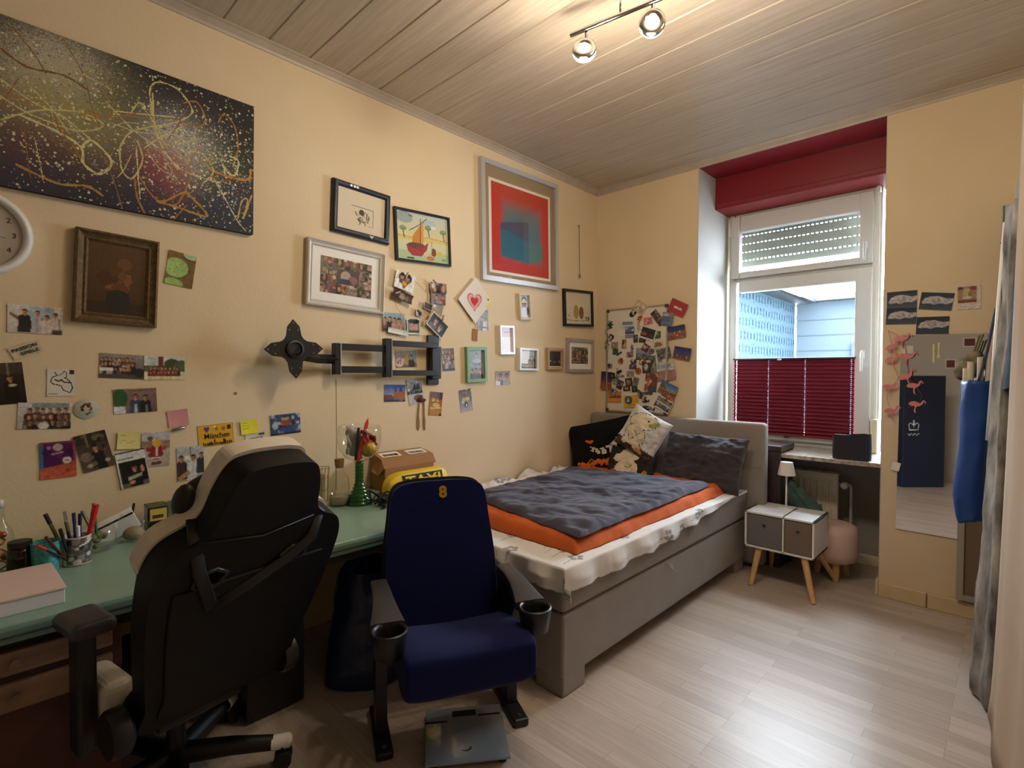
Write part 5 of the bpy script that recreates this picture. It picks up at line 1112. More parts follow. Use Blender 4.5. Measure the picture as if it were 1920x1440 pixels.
# ------------------------------------------------------------------ right of the window: panoramas, mirror, garland
def pano(A):
    A.r(0, 0, 1, 1, '24304c').p([(.05, .40), (.12, .62), (.3, .78), (.55, .80), (.8, .68), (1, .70), (1, .5), (.85, .36), (.6, .40), (.45, .30), (.3, .38), (.15, .30)], 'b8b4b8').blob(16, ['8c8890', 'd0ccd0', '9c989c'], .03, .06, 3, (.15, .38, .9, .66)).p([(0, .32), (.2, .36), (.5, .30), (1, .38), (1, .28), (0, .22)], '1c2840'); A.n(.12, 1, 3)
GPN = 'panorama photos beside the window'
pic('panorama_photo', 'night panorama photo directly beside the window frame, topmost of the window column', 'photo', 'B', 2.158, 1.778, .143, .106, 0, pano, GPN)
pic('panorama_photo', 'night panorama photo under the topmost one and touching the window edge', 'photo', 'B', 2.156, 1.685, .143, .096, -2, pano, GPN, lift=.0018)
pic('panorama_photo', 'slanting night panorama photo next to the small red picture', 'photo', 'B', 2.316, 1.757, .147, .098, -8, pano, GPN)
pic('panorama_photo', 'night panorama photo hanging just above the mirror edge', 'photo', 'B', 2.301, 1.622, .146, .098, -2, pano, GPN)
def polp(A): A.r(0, 0, 1, 1, 'd8ccc0').r(.02, .28, .82, .97, 'a8846c').r(.02, .85, .25, .97, '3c3c4c').r(.55, .80, .82, .97, '8c343c').e(.4, .7, .16, .2, 'c8b090').e(.55, .65, .1, .12, '8c7c44').r(.02, .28, .82, .4, '7c3430').e(.42, .5, .2, .06, 'd8d0c4').n(.1, 1, 3)
pic('instant_photo', 'white edged instant photo with a red interior above the blue bag', 'photo', 'B', 2.455, 1.766, .098, .130, 1, polp, bg='d8ccc0')
mr = thing('wall_mirror', 'tall frameless mirror on the wall beside the window', 'mirror', (2.345, 0, 1.0))
bm = B()
vs = [(2.150, .425), (2.535, .425), (2.535, 1.565), (2.160, 1.571)]
a = [bm.verts.new((x, -.002, z)) for x, z in vs]; b = [bm.verts.new((x, -.008, z)) for x, z in vs]
bm.faces.new(b); bm.faces.new(a[::-1])
for i in range(4): bm.faces.new((a[i], a[(i+1) % 4], b[(i+1) % 4], b[i]))
wp(mr, 'glass', bm, M['mirror'])
pt = tag(obj('paper_clip_note', bx(-.02, .02, -.004, -.001, -.025, .025), M['paper']), 'small crumpled paper stuck on the mirror edge', 'note'); pt.location = (2.146, -.009, .795); pt.rotation_euler = (0, R(12), 0)
# two golden toy cutlery pieces stuck on the mirror
pale = mat('pale_gold', 'e6dc94', .35)
o = tag(obj('toy_knife', plate(B(), [(-.004, -.054), (.005, -.05), (.005, 0), (.003, .005), (.004, .053), (-.004, .053), (-.003, 0)], .003), pale), 'pale golden toy knife stuck on the mirror', 'cutlery'); o.location = (2.309, -.0115, 1.462)
o = tag(obj('toy_fork', plate(B(), [(-.003, .01), (-.004, .05), (.004, .05), (.003, .01), (.003, -.015), (.007, -.022), (.007, -.042), (.003, -.03), (.001, -.045), (-.002, -.03), (-.006, -.042), (-.006, -.022), (-.003, -.015)], .003), pale), 'pale golden toy fork stuck on the mirror', 'cutlery'); o.location = (2.331, -.0115, 1.472)
# flamingos threaded on a string
FO = spline([(-.035, -.004), (-.03, .012), (-.012, .02), (.008, .018), (.018, .016), (.022, .03), (.028, .038), (.038, .034), (.044, .022), (.040, .020), (.036, .028), (.032, .028), (.030, .016), (.024, .004), (.012, -.006), (.006, -.010), (.006, -.03), (.012, -.044), (.006, -.046), (-.001, -.03), (-.002, -.010), (-.018, -.010)], 3)
FL = [(2.165, 1.545, 6, 1.1, 'topmost'), (2.120, 1.500, -20, 1.0, 'second'), (2.190, 1.440, 12, 1.1, 'third'), (2.118, 1.425, -8, 1.0, 'fourth'), (2.190, 1.325, -14, 1.15, 'fifth'), (2.226, 1.272, 4, 1.0, 'sixth'), (2.110, 1.262, 10, 1.0, 'seventh'), (2.236, 1.165, 14, 1.0, 'eighth'), (2.122, 1.120, 0, 1.05, 'lowest')]
for k, (x, z, a, s, w) in enumerate(FL):
    o = obj('paper_flamingo', plate(B(), [tuple(p) for p in FO], .002), M['pink']); o.location = (x, -.030-.003*(k % 3), z); o.rotation_euler = (0, R(a), R(8*(k % 3)-8)); o.scale = (s*.95, 1, s*.95)
    tag(o, 'pink paper flamingo, %s from the top on the garland beside the mirror' % w, 'flamingo', 'flamingos on the garland')
gl = tag(obj('garland_string', tube(tube(B(), [(q[0], -.027, q[1]) for q in spline([(2.10, 1.60), (2.165, 1.55), (2.19, 1.44), (2.20, 1.33), (2.226, 1.28), (2.262, 1.22), (2.238, 1.17), (2.20, 1.15)], 8, False)], .0012, 5), [(q[0], -.027, q[1]) for q in spline([(2.10, 1.60), (2.12, 1.5), (2.118, 1.42), (2.15, 1.32), (2.112, 1.26), (2.10, 1.2), (2.122, 1.12)], 8, False)], .0012, 5), M['string']), 'thin string of the flamingo garland beside the mirror', 'string')

# ------------------------------------------------------------------ things hanging along the right wall
sf = thing('cupboard', 'tall white cupboard side panel in the corner behind the blue bag', 'cupboard', (2.62, -.2, 0))
wp(sf, 'side', bx(2.578, XR-.004, -.155, -.135, .0, 2.205, .002), M['white_paint']); wp(sf, 'edge', bx(2.586, 2.590, -.158, -.155, .0, 2.2), M['grey_plastic'])
wp(sf, 'hook', tube(B(), [(2.60, -.158, 2.13), (2.60, -.19, 2.10), (2.60, -.20, 2.02), (2.592, -.19, 2.0), (2.58, -.18, 2.01)], .005, 8), M['black_metal'], smooth=True)
s2 = thing('standing_board', 'second white panel standing in front of the first beside the robe', 'panel', (2.645, -.5, 0))
wp(s2, 'board', bx(2.628, XR-.004, -.56, -.54, .0, 2.21, .002), M['white_paint'])
fb = thing('leaning_picture', 'grey framed brown picture standing low on the wall behind the blue bag', 'picture', (2.52, -.03, .1))
bm = frame_bm(.19, 1.2, .03, .02); bm.transform(Matrix.Translation((2.525, -.028, .70))); wp(fb, 'frame', bm, M['grey_frame']); wp(fb, 'sheet', bx(2.46, 2.59, -.036, -.030, .13, 1.27), mat('brown_sheet', '7c6a56', .6), fb)
# blue shopping bag with pale rolls, hung from a dark strap
bg = thing('shopping_bag', 'big blue plastic shopping bag hanging beside the mirror', 'bag', (2.51, -.45, .62))
def bagw(u, v):
    a = 2*pi*u; z = .635 + v*.675; w = .058+.006*sin(v*9)+.010*(1-v)*v; cx = 2.503 + .012*v - .012*(1-v)*sin(v*5)
    k = .8 + .2*min(1, (v*6)**.5) if v < .17 else 1
    return cx + cos(a)*w*k*(1+.10*fbm(u*6, v*5)), -.45 + sin(a)*.085*k*(1+.12*fbm(u*5, v*4, 5)), z + .02*cos(a)*(1-v) + .012*fbm(u*5, v*3)
wsheet(bg, 'body', bagw, 40, 40, M['blue_bag'], thick=.002)
for dy in (-.03, .03):
    wp(bg, 'strap', tube(B(), [(2.515, -.45+dy, 1.30), (2.545, -.45+dy*.6, 1.46), (2.572, -.45+dy*.2, 1.655)], .009, 8, flat=.25), M['dark_blue'])
for k, (x, y, z0, z1, w) in enumerate(((2.471, -.46, 1.15, 1.372, 'shortest'), (2.488, -.47, 1.15, 1.402, 'second'), (2.522, -.45, 1.15, 1.425, 'third'), (2.551, -.46, 1.15, 1.445, 'tallest'))):
    o = tag(obj('paper_roll', lathe(B(), [(0, 0), (.0125, 0), (.0125, z1-z0), (.009, z1-z0), (.009, z1-z0-.02), (0, z1-z0-.02)], n=16), M['cream'], smooth=True, angle=40), '%s of the cream paper rolls sticking out of the blue bag' % w, 'roll', 'paper rolls in the blue bag'); o.location = (x, y, z0)
cb = thing('camouflage_bag', 'small camouflage drawstring bag hanging over the mirror edge', 'bag', (2.46, -.25, 1.3))
def camo(u, v):
    a = 2*pi*u; z = 1.31 + v*.15; r = (.055+.01*fbm(u*4, v*3))*(math.sqrt(max(0, 1-(1-v*1.6)**2)) if v < .6 else 1-.75*(v-.6)/.4)
    return 2.445 + .055*v + cos(a)*r, -.28 + sin(a)*r*.7, z + .01*fbm(u*5, v*4)
wsheet(cb, 'body', camo, 28, 18, M['camo']); wp(cb, 'cord', tube(tube(B(), [(2.49, -.28, 1.45), (2.512, -.28, 1.54)], .004, 6), [(2.50, -.28, 1.45), (2.525, -.28, 1.545)], .004, 6), M['olive'])
# long mottled robe and a plain drape close to the camera
def robe(u, v):
    a = 2*pi*u; z = .015 + v*2.02; cx = 2.605 + .062*v; ry = (.19 - .07*v)*(1+.08*sin(v*7)); rx = (.074 - .022*v)
    f = .012*sin(6*a+v*3) + .012*fbm(u*5, v*6)
    x = cx + cos(a)*(rx+f); return min(x, XR-.004), -.84 + sin(a)*(ry+f), z + .006*fbm(u*7, 1)
rb = thing('robe', 'long mottled grey bathrobe hanging down to the floor at the side wall', 'robe', (2.62, -.86, 0))
wsheet(rb, 'body', robe, 64, 60, M['robe']); wp(rb, 'trim', tube(B(), [(2.596, -.70, 2.0), (2.575, -.72, 1.5), (2.556, -.70, 1.05)], .008, 8, flat=.4), M['white'], smooth=True)
dn = thing('denim_jacket', 'dark blue denim garment hanging over the robe', 'jacket', (2.64, -1.0, 1.3))
wsheet(dn, 'body', lambda u, v: (min(2.640+.02*v + cos(2*pi*u)*(.034-.012*v+.006*fbm(u*6, v*4)), XR-.004), -.97 + sin(2*pi*u)*(.07-.02*v), 1.30+v*.62+.02*cos(2*pi*u)), 32, 20, mat('denim', '34465c', .9, bump=.4, bscale=500, var=.3, vscale=20))
def drape(u, v):
    z = .004 + v*(H-.012); y = -1.06 - u*1.5; x = 2.586 + .15*u**1.2 + .066*v**.6 + .006*sin(u*22); return x, y, z
dr = thing('curtain', 'plain beige curtain hanging along the side wall closest to the camera', 'curtain', (2.62, -1.5, 0))
wsheet(dr, 'cloth', drape, 40, 30, M['beige'], thick=.006)
# behind the camera, seen only in the mirror
npn = thing('navy_case', 'tall navy padded case with a white crown emblem seen in the mirror', 'case', (1.868, -4.105, 0), (0, 0, R(135)))
obj('body', bx(-.255, .255, -.05, .05, 0, 1.335, .01), M['navy_pad'], npn)
cr = spline([(-.05, 0), (-.06, .05), (-.035, .07), (-.012, .05), (0, .085), (.012, .05), (.035, .07), (.06, .05), (.05, 0)], 5, False)
for sgn in (-1, 1):
    bm = tube(B(), [(p[0], sgn*.0525, p[1]) for p in cr], .0035, 6); tube(bm, [(-.055, sgn*.0525, -.012), (.055, sgn*.0525, -.012)], .007, 6); ball(bm, (0, sgn*.0525, .095), .009); tube(bm, [(0, sgn*.0525, .02), (0, sgn*.0525, .06)], .003, 6); tube(bm, [(-.012, sgn*.0525, .045), (.012, sgn*.0525, .045)], .003, 6)
    o = obj('emblem', bm, M['white'], npn, smooth=True); o.location = (.13, 0, .70)
    pts = [(x*.012-.07, sgn*.0525, .012*sin(x*1.7)+.006*sin(x*3.1)) for x in range(13)]
    o = obj('flourish', tube(B(), spline(pts, 4, False), .0025, 6), M['white'], npn); o.location = (.13, 0, .635)
for lab, x, z, w, h, c in (('small white framed card on the far wall seen in the mirror', 1.634, 1.675, .15, .09, 'paper'), ('red poster on the far wall seen in the mirror, the lower one', 2.09, 1.485, .09, .10, 'dark_red'), ('red poster on the far wall seen in the mirror, the upper one', 2.265, 1.75, .11, .10, 'dark_red')):
    t = thing('wall_card', lab, 'picture', (x, YF+.001, z), (0, 0, pi)); obj('card', bx(-w/2, w/2, -.006, -.001, -h/2, h/2), M[c], t); obj('rim', frame_bm(w+.01, h+.01, .008, .009), M['white'], t)
# ------------------------------------------------------------------ desk along the long wall
DZ = .68
dk = thing('desk', 'old wooden desk with a worn sea green top along the long wall', 'desk', (.42, -3.1, 0))
wp(dk, 'top', bx(.008, .775, -4.10, -2.165, DZ-.028, DZ, .006, 3), M['desk_top'])
bm = bx(.765, .787, -4.10, -2.165, DZ-.030, DZ-.006, .006); box(bm, (.770, -3.13, DZ-.040), (.02, 1.93, .018), .004); wp(dk, 'edge_trim', bm, M['desk_edge'])
wp(dk, 'apron', bx(.03, .72, -4.06, -2.2, DZ-.10, DZ-.03), mat('apron', '2c221c', .6))
bm = bx(.05, .73, -4.02, -3.50, .08, DZ-.09, .004); pd = wp(dk, 'pedestal', bm, mat('pedestal', '4c2a1c', .6, var=.2, vscale=8))
for z0, z1 in ((.535, .598), (.438, .512)):
    d = wp(dk, 'drawer', bx(.72, .748, -3.985, -3.525, z0, z1, .004), M['desk_wood'])
    wp(dk, 'pull', tube(B(), [(.748, -3.73, (z0+z1)/2), (.765, -3.73, (z0+z1)/2)], [.008, .013], 12), M['desk_wood'], d, smooth=True, angle=40)
for x, y in ((.70, -4.04), (.06, -4.04), (.70, -2.24), (.06, -2.24)): wp(dk, 'leg', tube(B(), [(x, y, 0), (x, y, DZ-.05)], [.02, .03], 4), M['desk_wood'])
def tube_thing(name, label, cat, pts, r, m, group=None, tip=None):
    o = thing(name, label, cat, pts[0], group=group); bm = tube(B(), pts, r, 8); wp(o, 'barrel', bm, M[m], smooth=True, angle=40)
    if tip:
        d = (Vector(pts[-1])-Vector(pts[0])).normalized(); e = Vector(pts[-1]); wp(o, 'cap', tube(B(), [e-d*.028, e+d*.008], r*1.15, 8), M[tip], smooth=True, angle=40)
    return o
# pink box
bxx = thing('gift_box', 'flat box with a dusty pink lid at the desk front', 'box', (.575, -3.76, DZ), (0, 0, R(2)))
obj('base', bx(-.135, .135, -.13, .13, 0, .040, .002), M['boxside'], bxx); obj('lid', bx(-.138, .138, -.133, .133, .040, .046, .001), M['pinkbox'], bxx)
gn = thing('notebook', 'light green notebook lying behind the pink box', 'book', (.40, -3.80, DZ), (0, 0, R(8)))
obj('cover', bx(-.09, .09, -.10, .10, 0, .014, .002), mat('lime_cover', '8aa83c', .6), gn); obj('pages', bx(-.086, .0905, -.097, .097, .002, .012), M['paper'], gn)
# bottle and dark tin by the wall end
bt = thing('glass_bottle', 'clear glass bottle with copper wire inside standing at the desk end', 'bottle', (.27, -3.745, DZ))
obj('body', lathe(B(), [(0, .002), (.034, .002), (.038, .01), (.038, .10), (.034, .13), (.016, .165), (.013, .19), (.014, .215), (.011, .215), (.010, .19), (.013, .165), (.031, .13), (.035, .10), (.035, .01), (0, .008)], n=28), M['glass'], bt, smooth=True)
bm = tube(B(), [(.02*cos(t*1.3)*(1-.03*t), .02*sin(t*1.3)*(1-.03*t), .015+t*.008) for t in range(16)], .003, 6); ball(bm, (.0, .012, .05), .012); ball(bm, (.008, -.01, .085), .011); ball(bm, (-.006, .008, .12), .010); obj('wire', bm, M['copper'], bt, smooth=True)
obj('stopper', lathe(B(), [(0, .21), (.010, .21), (.012, .235), (0, .238)], n=16), M['clearpl'], bt, smooth=True)
tn = thing('dark_jar', 'dark brown glass jar next to the teal mug', 'jar', (.335, -3.70, DZ))
obj('body', lathe(B(), [(0, 0), (.03, 0), (.033, .006), (.033, .075), (.028, .09), (0, .09)], n=28), M['dark_glass'], tn, smooth=True); obj('lid', lathe(B(), [(0, .09), (.03, .09), (.03, .108), (0, .109)], n=28), M['black'], tn, smooth=True, angle=40)
# teal mug
mg = thing('mug', 'teal patterned mug with a pale handle on the desk', 'mug', (.355, -3.640, DZ), (0, 0, R(-95)))
def mugwall(r0, r1, h): return [(0, .003), (r0*.9, 0), (r0, .004), (r1, h), (r1-.003, h), (r0-.004, .008), (0, .007)]
Mt = mat('mug_teal', '4aa0a4', .3, var=.45, vscale=90)
obj('body', lathe(B(), mugwall(.034, .039, .098), n=36), Mt, mg, smooth=True, angle=60)
obj('handle', tube(B(), spline([(.034, 0, .080), (.058, 0, .080), (.066, 0, .055), (.055, 0, .028), (.034, 0, .022)], 6, False), .0055, 10), M['porcelain'], mg, smooth=True)
m2 = thing('pen_mug', 'white mug with a grey photo print full of pens', 'mug', (.338, -3.560, DZ))
A = Art(.24, .10, 'd4ccbc', .003); A.r(.30, .04, .66, .96, '5c5654').blob(30, ['8c8682', '34302f', 'c4beb8', '1c1a1a'], .02, .06, 4, (.32, .08, .64, .92)).l([(.45, .7), (.62, .86)], .012, 'e0dcd8')
o = art_obj('print', A, M['photo'], m2, t=0, fn=lambda u, v: ((.0405)*cos(-2.7+2*pi*u), .0405*sin(-2.7+2*pi*u), .003+v*.092))
for p in o.data.polygons: p.use_smooth = True
obj('body', lathe(B(), mugwall(.0395, .040, .096), n=36), M['porcelain'], m2, smooth=True, angle=60)
GPen = 'pens in the printed mug'
for lab, dx, dy, tx, ty, h, r, m, tip in (('dark olive marker leaning furthest out of the printed mug', .0, -.02, -.02, -.075, .172, .0055, 'olive', 'black'), ('blue ballpoint pen with a chrome tip in the printed mug', .005, -.01, .0, -.030, .175, .0045, 'blue_pen', 'chrome'), ('blue fineliner in the middle of the printed mug', .01, .0, .012, -.008, .168, .0045, 'blue_pen', 'blue_pen'), ('dark blue pen beside the red pocket tool', .0, .008, .012, .008, .162, .0045, 'blue_pen', 'black'), ('thick red marker standing tallest in the printed mug', -.005, .02, .01, .050, .185, .0085, 'red', 'red'), ('violet pen leaning over the printed mug rim', .012, -.018, .05, -.045, .13, .0045, 'navy_pad', 'black'), ('wooden pencil leaning over the rim near the teal mug', .018, -.022, .07, -.080, .118, .0038, 'dark_red', 'dark_red'), ('black pen leaning lowest near the teal mug', .02, -.015, .08, -.10, .10, .004, 'black', 'red'), ('short pink pen in the printed mug', .015, .005, .04, .0, .128, .0045, 'pink', 'white'), ('small dark pen between the violet and blue pens', .006, -.005, .02, -.028, .145, .0045, 'dark_blue', 'steel')):
    tube_thing('pen', lab, 'pen', [(.338+dx, -3.560+dy, DZ+.012), (.338+tx, -3.560+ty, DZ+h)], r, m, GPen, tip)
# glass jar with small things, leaning booklet, clear bag
gj = thing('glass_jar', 'round glass jar holding brushes behind the printed mug', 'jar', (.225, -3.490, DZ))
obj('body', lathe(B(), [(0, .002), (.045, .002), (.056, .02), (.058, .06), (.050, .088), (.046, .092), (.043, .088), (.054, .06), (.052, .02), (0, .007)], n=32), M['glass'], gj, smooth=True)
bm = B(); rg = random.Random(2)
for k in range(14): a, r = rg.uniform(0, 6.28), rg.uniform(0, .035); ball(bm, (r*cos(a), r*sin(a), .02+rg.random()*.045), rg.uniform(.008, .015), 8, 6)
obj('filling', bm, M['olive'], gj, smooth=True)['kind'] = 'stuff'
for lab, tx, ty, h, m in (('green marker standing in the round glass jar', -.01, -.008, .165, 'leaf'), ('grey brush leaning in the round glass jar', .0, -.04, .145, 'steel')): tube_thing('brush', lab, 'brush', [(.225, -3.49, DZ+.03), (.225+tx, -3.49+ty, DZ+h)], .005, m, 'brushes in the glass jar', 'steel')
bk = thing('booklet', 'white booklet leaning on the wall behind the glass jar', 'book', (.12, -3.43, DZ), (R(-4), R(-24), R(84)))
obj('cover', bx(-.10, .10, -.006, .006, .0, .085, .002), M['white'], bk); obj('stripe', bx(-.098, .098, -.0065, .0065, .058, .066), M['black'], bk)
pb = thing('plastic_bag', 'crumpled clear plastic bag with brown contents on the desk', 'bag', (.19, -3.38, DZ))
def crump(u, v): a = 2*pi*u; r = .055*(1-.35*v)*(1+.25*fbm(u*5, v*4)); return .19+cos(a)*r, -3.375+sin(a)*r*1.1, DZ+.003+v*.105+.01*fbm(u*6, v*5)
wsheet(pb, 'film', crump, 30, 16, M['acrylic']); wp(pb, 'contents', ball(B(), (.19, -3.375, DZ+.03), (.03, .036, .026), 14, 8), mat('bag_content', '9a8468', .7, bump=1, bscale=60), smooth=True)
tube_thing('pen', 'small black pen standing behind the clear plastic bag', 'pen', [(.10, -3.375, DZ+.005), (.09, -3.355, DZ+.125)], .0045, 'black')
yj = thing('tea_tin', 'dark tin with a yellow label behind the black chair', 'tin', (.10, -3.283, DZ))
obj('body', bx(-.035, .035, -.035, .035, 0, .108, .006), M['dark_glass'], yj); obj('label', bx(.0345, .0362, -.028, .030, .05, .098), mat('tin_label', 'c4b04c', .6), yj); obj('print', bx(.0358, .0368, -.020, .018, .060, .074), M['dark_red'], yj); obj('lid', bx(-.036, .036, -.036, .036, .104, .112, .004), M['olive'], yj)
ac = thing('acrylic_stand', 'clear acrylic stand with a grey picture behind the black chair', 'stand', (.12, -3.21, DZ), (0, R(-10), R(80)))
obj('block', bx(-.045, .045, -.012, .012, 0, .125, .002), M['acrylic'], ac); obj('sheet', bx(-.042, .042, -.003, .0, .045, .122), mat('grey_sheet', '7c8080', .5), ac); obj('dot', ball(B(), (.03, -.012, .11), (.008, .004, .008), 10, 6), M['red'], ac, smooth=True)
# things at the other end: wire basket, corked bottle, giant goblet, carton, taxi sign, cables
wk = thing('wire_basket', 'tiny golden wire basket beside the corked bottle', 'basket', (.10, -2.572, DZ))
bm = B()
for k in range(12): a = 2*pi*k/12; tube(bm, [(.03*cos(a), .03*sin(a), .0), (.038*cos(a), .038*sin(a), .17)], .0012, 5)
for z, r in ((.0, .03), (.06, .033), (.12, .036), (.17, .038)): tube(bm, [(r*cos(2*pi*k/24), r*sin(2*pi*k/24), z) for k in range(25)], .0015, 5)
obj('wires', bm, M['gold'], wk); obj('candle', lathe(B(), [(0, .002), (.024, .002), (.024, .14), (0, .14)], n=20), mat('wax', 'd0b890', .6), wk, smooth=True, angle=40)
ck_ = thing('corked_bottle', 'round shouldered clear bottle closed with a cork', 'bottle', (.24, -2.548, DZ))
obj('body', lathe(B(), [(0, .002), (.048, .002), (.050, .008), (.050, .105), (.044, .135), (.022, .165), (.021, .19), (.025, .195), (.025, .20), (.019, .20), (.018, .165), (.040, .135), (.047, .105), (.047, .008), (0, .006)], n=36), M['glass'], ck_, smooth=True)
obj('cork', lathe(B(), [(0, .185), (.018, .185), (.0215, .20), (.0235, .228), (0, .23)], n=24), M['cork'], ck_, smooth=True, angle=40); obj('filling', lathe(B(), [(0, .007), (.045, .008), (.046, .045), (0, .05)], n=28), mat('sand', 'b0a890', .9), ck_, smooth=True)
gb = thing('giant_goblet', 'oversized wine glass with ribbed green stem on the desk', 'glass', (.29, -2.468, DZ))
pf_ = [(0, .0), (.064, .0), (.066, .006), (.058, .018)]
z, r = .018, .056
for k in range(11):
    r0 = max(.021, .058*math.exp(-k*.20)); pf_ += [(r0*.92, .020+k*.0172), (r0*1.04, .026+k*.0172), (r0*1.04, .031+k*.0172)]
pf_ += [(.020, .212), (.018, .214), (0, .214)]
obj('stem', lathe(B(), pf_, n=40), M['green_glass'], gb, smooth=True)
bowl = [(0, .214), (.03, .216), (.07, .235), (.098, .275), (.109, .325), (.106, .37), (.1, .393), (.098, .393), (.104, .37), (.107, .325), (.096, .276), (.068, .238), (.03, .219), (0, .217)]
obj('bowl', lathe(B(), bowl, n=56), M['glass'], gb, smooth=True)
o = thing('ball', 'golden textured foil ball inside the giant goblet', 'ball', (.33, -2.442, DZ+.278)); obj('foil', ball(B(), (0, 0, 0), .041, 24, 16), M['foil'], o, smooth=True); obj('ribbon', lathe(B(), [(.012, .036), (.020, .038), (.016, .043), (.0, .044)], n=16), M['red'], o, smooth=True)
o = tag(sheet('paper_wrap', lambda u, v: (.28+.02*fbm(u*3, v*3)+.02*u, -2.535+.075*u+.012*fbm(u*4, v*2, 3), DZ+.225+.03*(1-u)+v*.155*(1-.25*abs(u-.5))), 14, 14, mat('wrap', 'b4a8a0', .6), thick=.003), 'pale grey wrapping paper inside the giant goblet', 'paper')
o = tag(sheet('candy_bag', lambda u, v: (.325+.02*sin(u*7)+.012*fbm(u*5, v*4), -2.468+.070*u-.01*v, DZ+.29+v*.085*(1-.4*u)+.012*fbm(u*4, v*4, 2)), 16, 14, mat('candy', 'a8322c', .35, var=.9, vscale=22), thick=.01), 'crinkled red and white sweets bag inside the giant goblet', 'bag')
o = tag(obj('party_stick', plate(B(), [(-.009, 0), (.009, 0), (.012, .19), (.004, .215), (-.006, .19)], .004), M['red']), 'red plastic stick poking out of the giant goblet', 'stick'); o.location = (.335, -2.50, DZ+.222); o.rotation_euler = (0, R(14), LEFT)
o = tag(obj('black_stick', bx(-.006, .006, -.003, .003, 0, .16, .001), M['black']), 'thin black strip leaning inside the giant goblet', 'stick'); o.location = (.32, -2.505, DZ+.226); o.rotation_euler = (0, R(6), LEFT)
# shipping carton with an open lid flap
cn = thing('carton', 'brown cardboard shipping box with labels on its lid', 'box', (.11, -2.06, DZ))
wp(cn, 'body', bx(.02, .155, -2.235, -1.90, DZ, DZ+.13, .003), M['card'])
bm = B(); q = [(.155, -2.240, DZ+.128), (.155, -1.885, DZ+.128), (.125, -1.885, DZ+.175), (.125, -2.24, DZ+.175), (.025, -1.90, DZ+.20), (.025, -2.235, DZ+.20)]
vs = [bm.verts.new(c) for c in q]; bm.faces.new((vs[0], vs[1], vs[2], vs[3])); bm.faces.new((vs[3], vs[2], vs[4], vs[5]))
vs2 = [bm.verts.new((c[0]-.006, c[1], c[2]-.006)) for c in q]; bm.faces.new((vs2[1], vs2[0], vs2[3], vs2[2])); bm.faces.new((vs2[2], vs2[3], vs2[5], vs2[4]))
for a, b_ in ((0, 1), (1, 2), (2, 4), (4, 5), (5, 3), (3, 0)): bm.faces.new((vs[a], vs2[a], vs2[b_], vs[b_]))
tri = [bm.verts.new(c) for c in ((.155, -2.238, DZ+.128), (.125, -2.238, DZ+.173), (.025, -2.234, DZ+.198), (.02, -2.236, DZ+.13), (.06, -2.262, DZ+.10), (.13, -2.262, DZ+.09))]; bm.faces.new(tri)
wp(cn, 'lid', bm, M['card'])
for y0, y1, n_ in ((-2.215, -2.09, 13), (-2.04, -1.91, 10)):
    Rz = Matrix.Translation((.076, (y0+y1)/2, DZ+.1885)) @ Matrix.Rotation(R(14), 4, 'Y')
    bm = box(B(), (0, 0, 0), (.062, y1-y0, .0012)); bm.transform(Rz); lb = wp(cn, 'label', bm, M['paper'])
    bm = B(); rg = random.Random(n_)
    for k in range(n_*2): box(bm, (.008, -.4*(y1-y0)+.8*(y1-y0)*k/(n_*2), .0010), (.028, .0012+.002*rg.random(), .0006))
    bm.transform(Rz); wp(cn, 'barcode', bm, M['ink'], lb)
tx = thing('taxi_sign', 'yellow roof sign with black TAXI panel on the desk behind the blue seat', 'sign', (.235, -2.08, DZ))
prof = [(-.055, 0), (-.05, .06), (-.035, .098), (0, .106), (.035, .098), (.05, .06), (.055, 0)]
bm = B(); st = []
for y, k in ((-.205, .25), (-.195, .62), (-.165, .86), (-.12, .98), (-.08, 1), (.12, 1), (.15, .97), (.18, .86), (.195, .6), (.2, .3)): st.append([bm.verts.new((.235+px_*(.5+.5*k), -2.08+y, DZ+.012+pz*k)) for px_, pz in prof])
for a, b_ in zip(st, st[1:]):
    for k in range(len(prof)-1): bm.faces.new((a[k], a[k+1], b_[k+1], b_[k]))
bm.faces.new(st[0]); bm.faces.new(st[-1])
wp(tx, 'shell', bm, M['yellow'], smooth=True, angle=40); wp(tx, 'base', bx(.17, .30, -2.28, -1.885, DZ, DZ+.014, .004), M['black'])
Rt = Matrix.Translation((.2805, -2.07, DZ+.062)) @ Matrix.Rotation(R(-13), 4, 'Y')
bm = box(B(), (0, 0, 0), (.012, .27, .078), .003); bm.transform(Rt); wp(tx, 'panel', bm, M['black'])
t = text('lettering', 'TAXI', .075, M['yellow'], tx, (.0545, .01, .064), (R(90-13), 0, R(90)), ext=.001, width=.235, bold=.0015)
cbl = thing('black_cables', 'bundle of black cables with a plug at the desk edge near the blue seat', 'cable', (.40, -2.40, DZ))
bm = B()
for k in range(7): tube(bm, [(q[0], q[1], max(DZ+.006, q[2])) for q in spline([(.36+.02*cos(k*2), -2.44+.02*sin(k*3), DZ+.01), (.35+.05*cos(k*1.7), -2.38+.05*sin(k*2.1), DZ+.04+.01*(k % 3)), (.44+.04*sin(k), -2.42+.03*k/6, DZ+.03), (.40, -2.36+.02*k, DZ+.012), (.42, -2.44, DZ+.01+.006*k)], 6, False)], .0045, 6)
wp(cbl, 'cord', bm, M['black'], smooth=True); wp(cbl, 'plug', tube(B(), [(.45, -2.43, DZ+.012), (.475, -2.445, DZ+.014)], [.012, .009], 12), M['plastic'], smooth=True, angle=40)
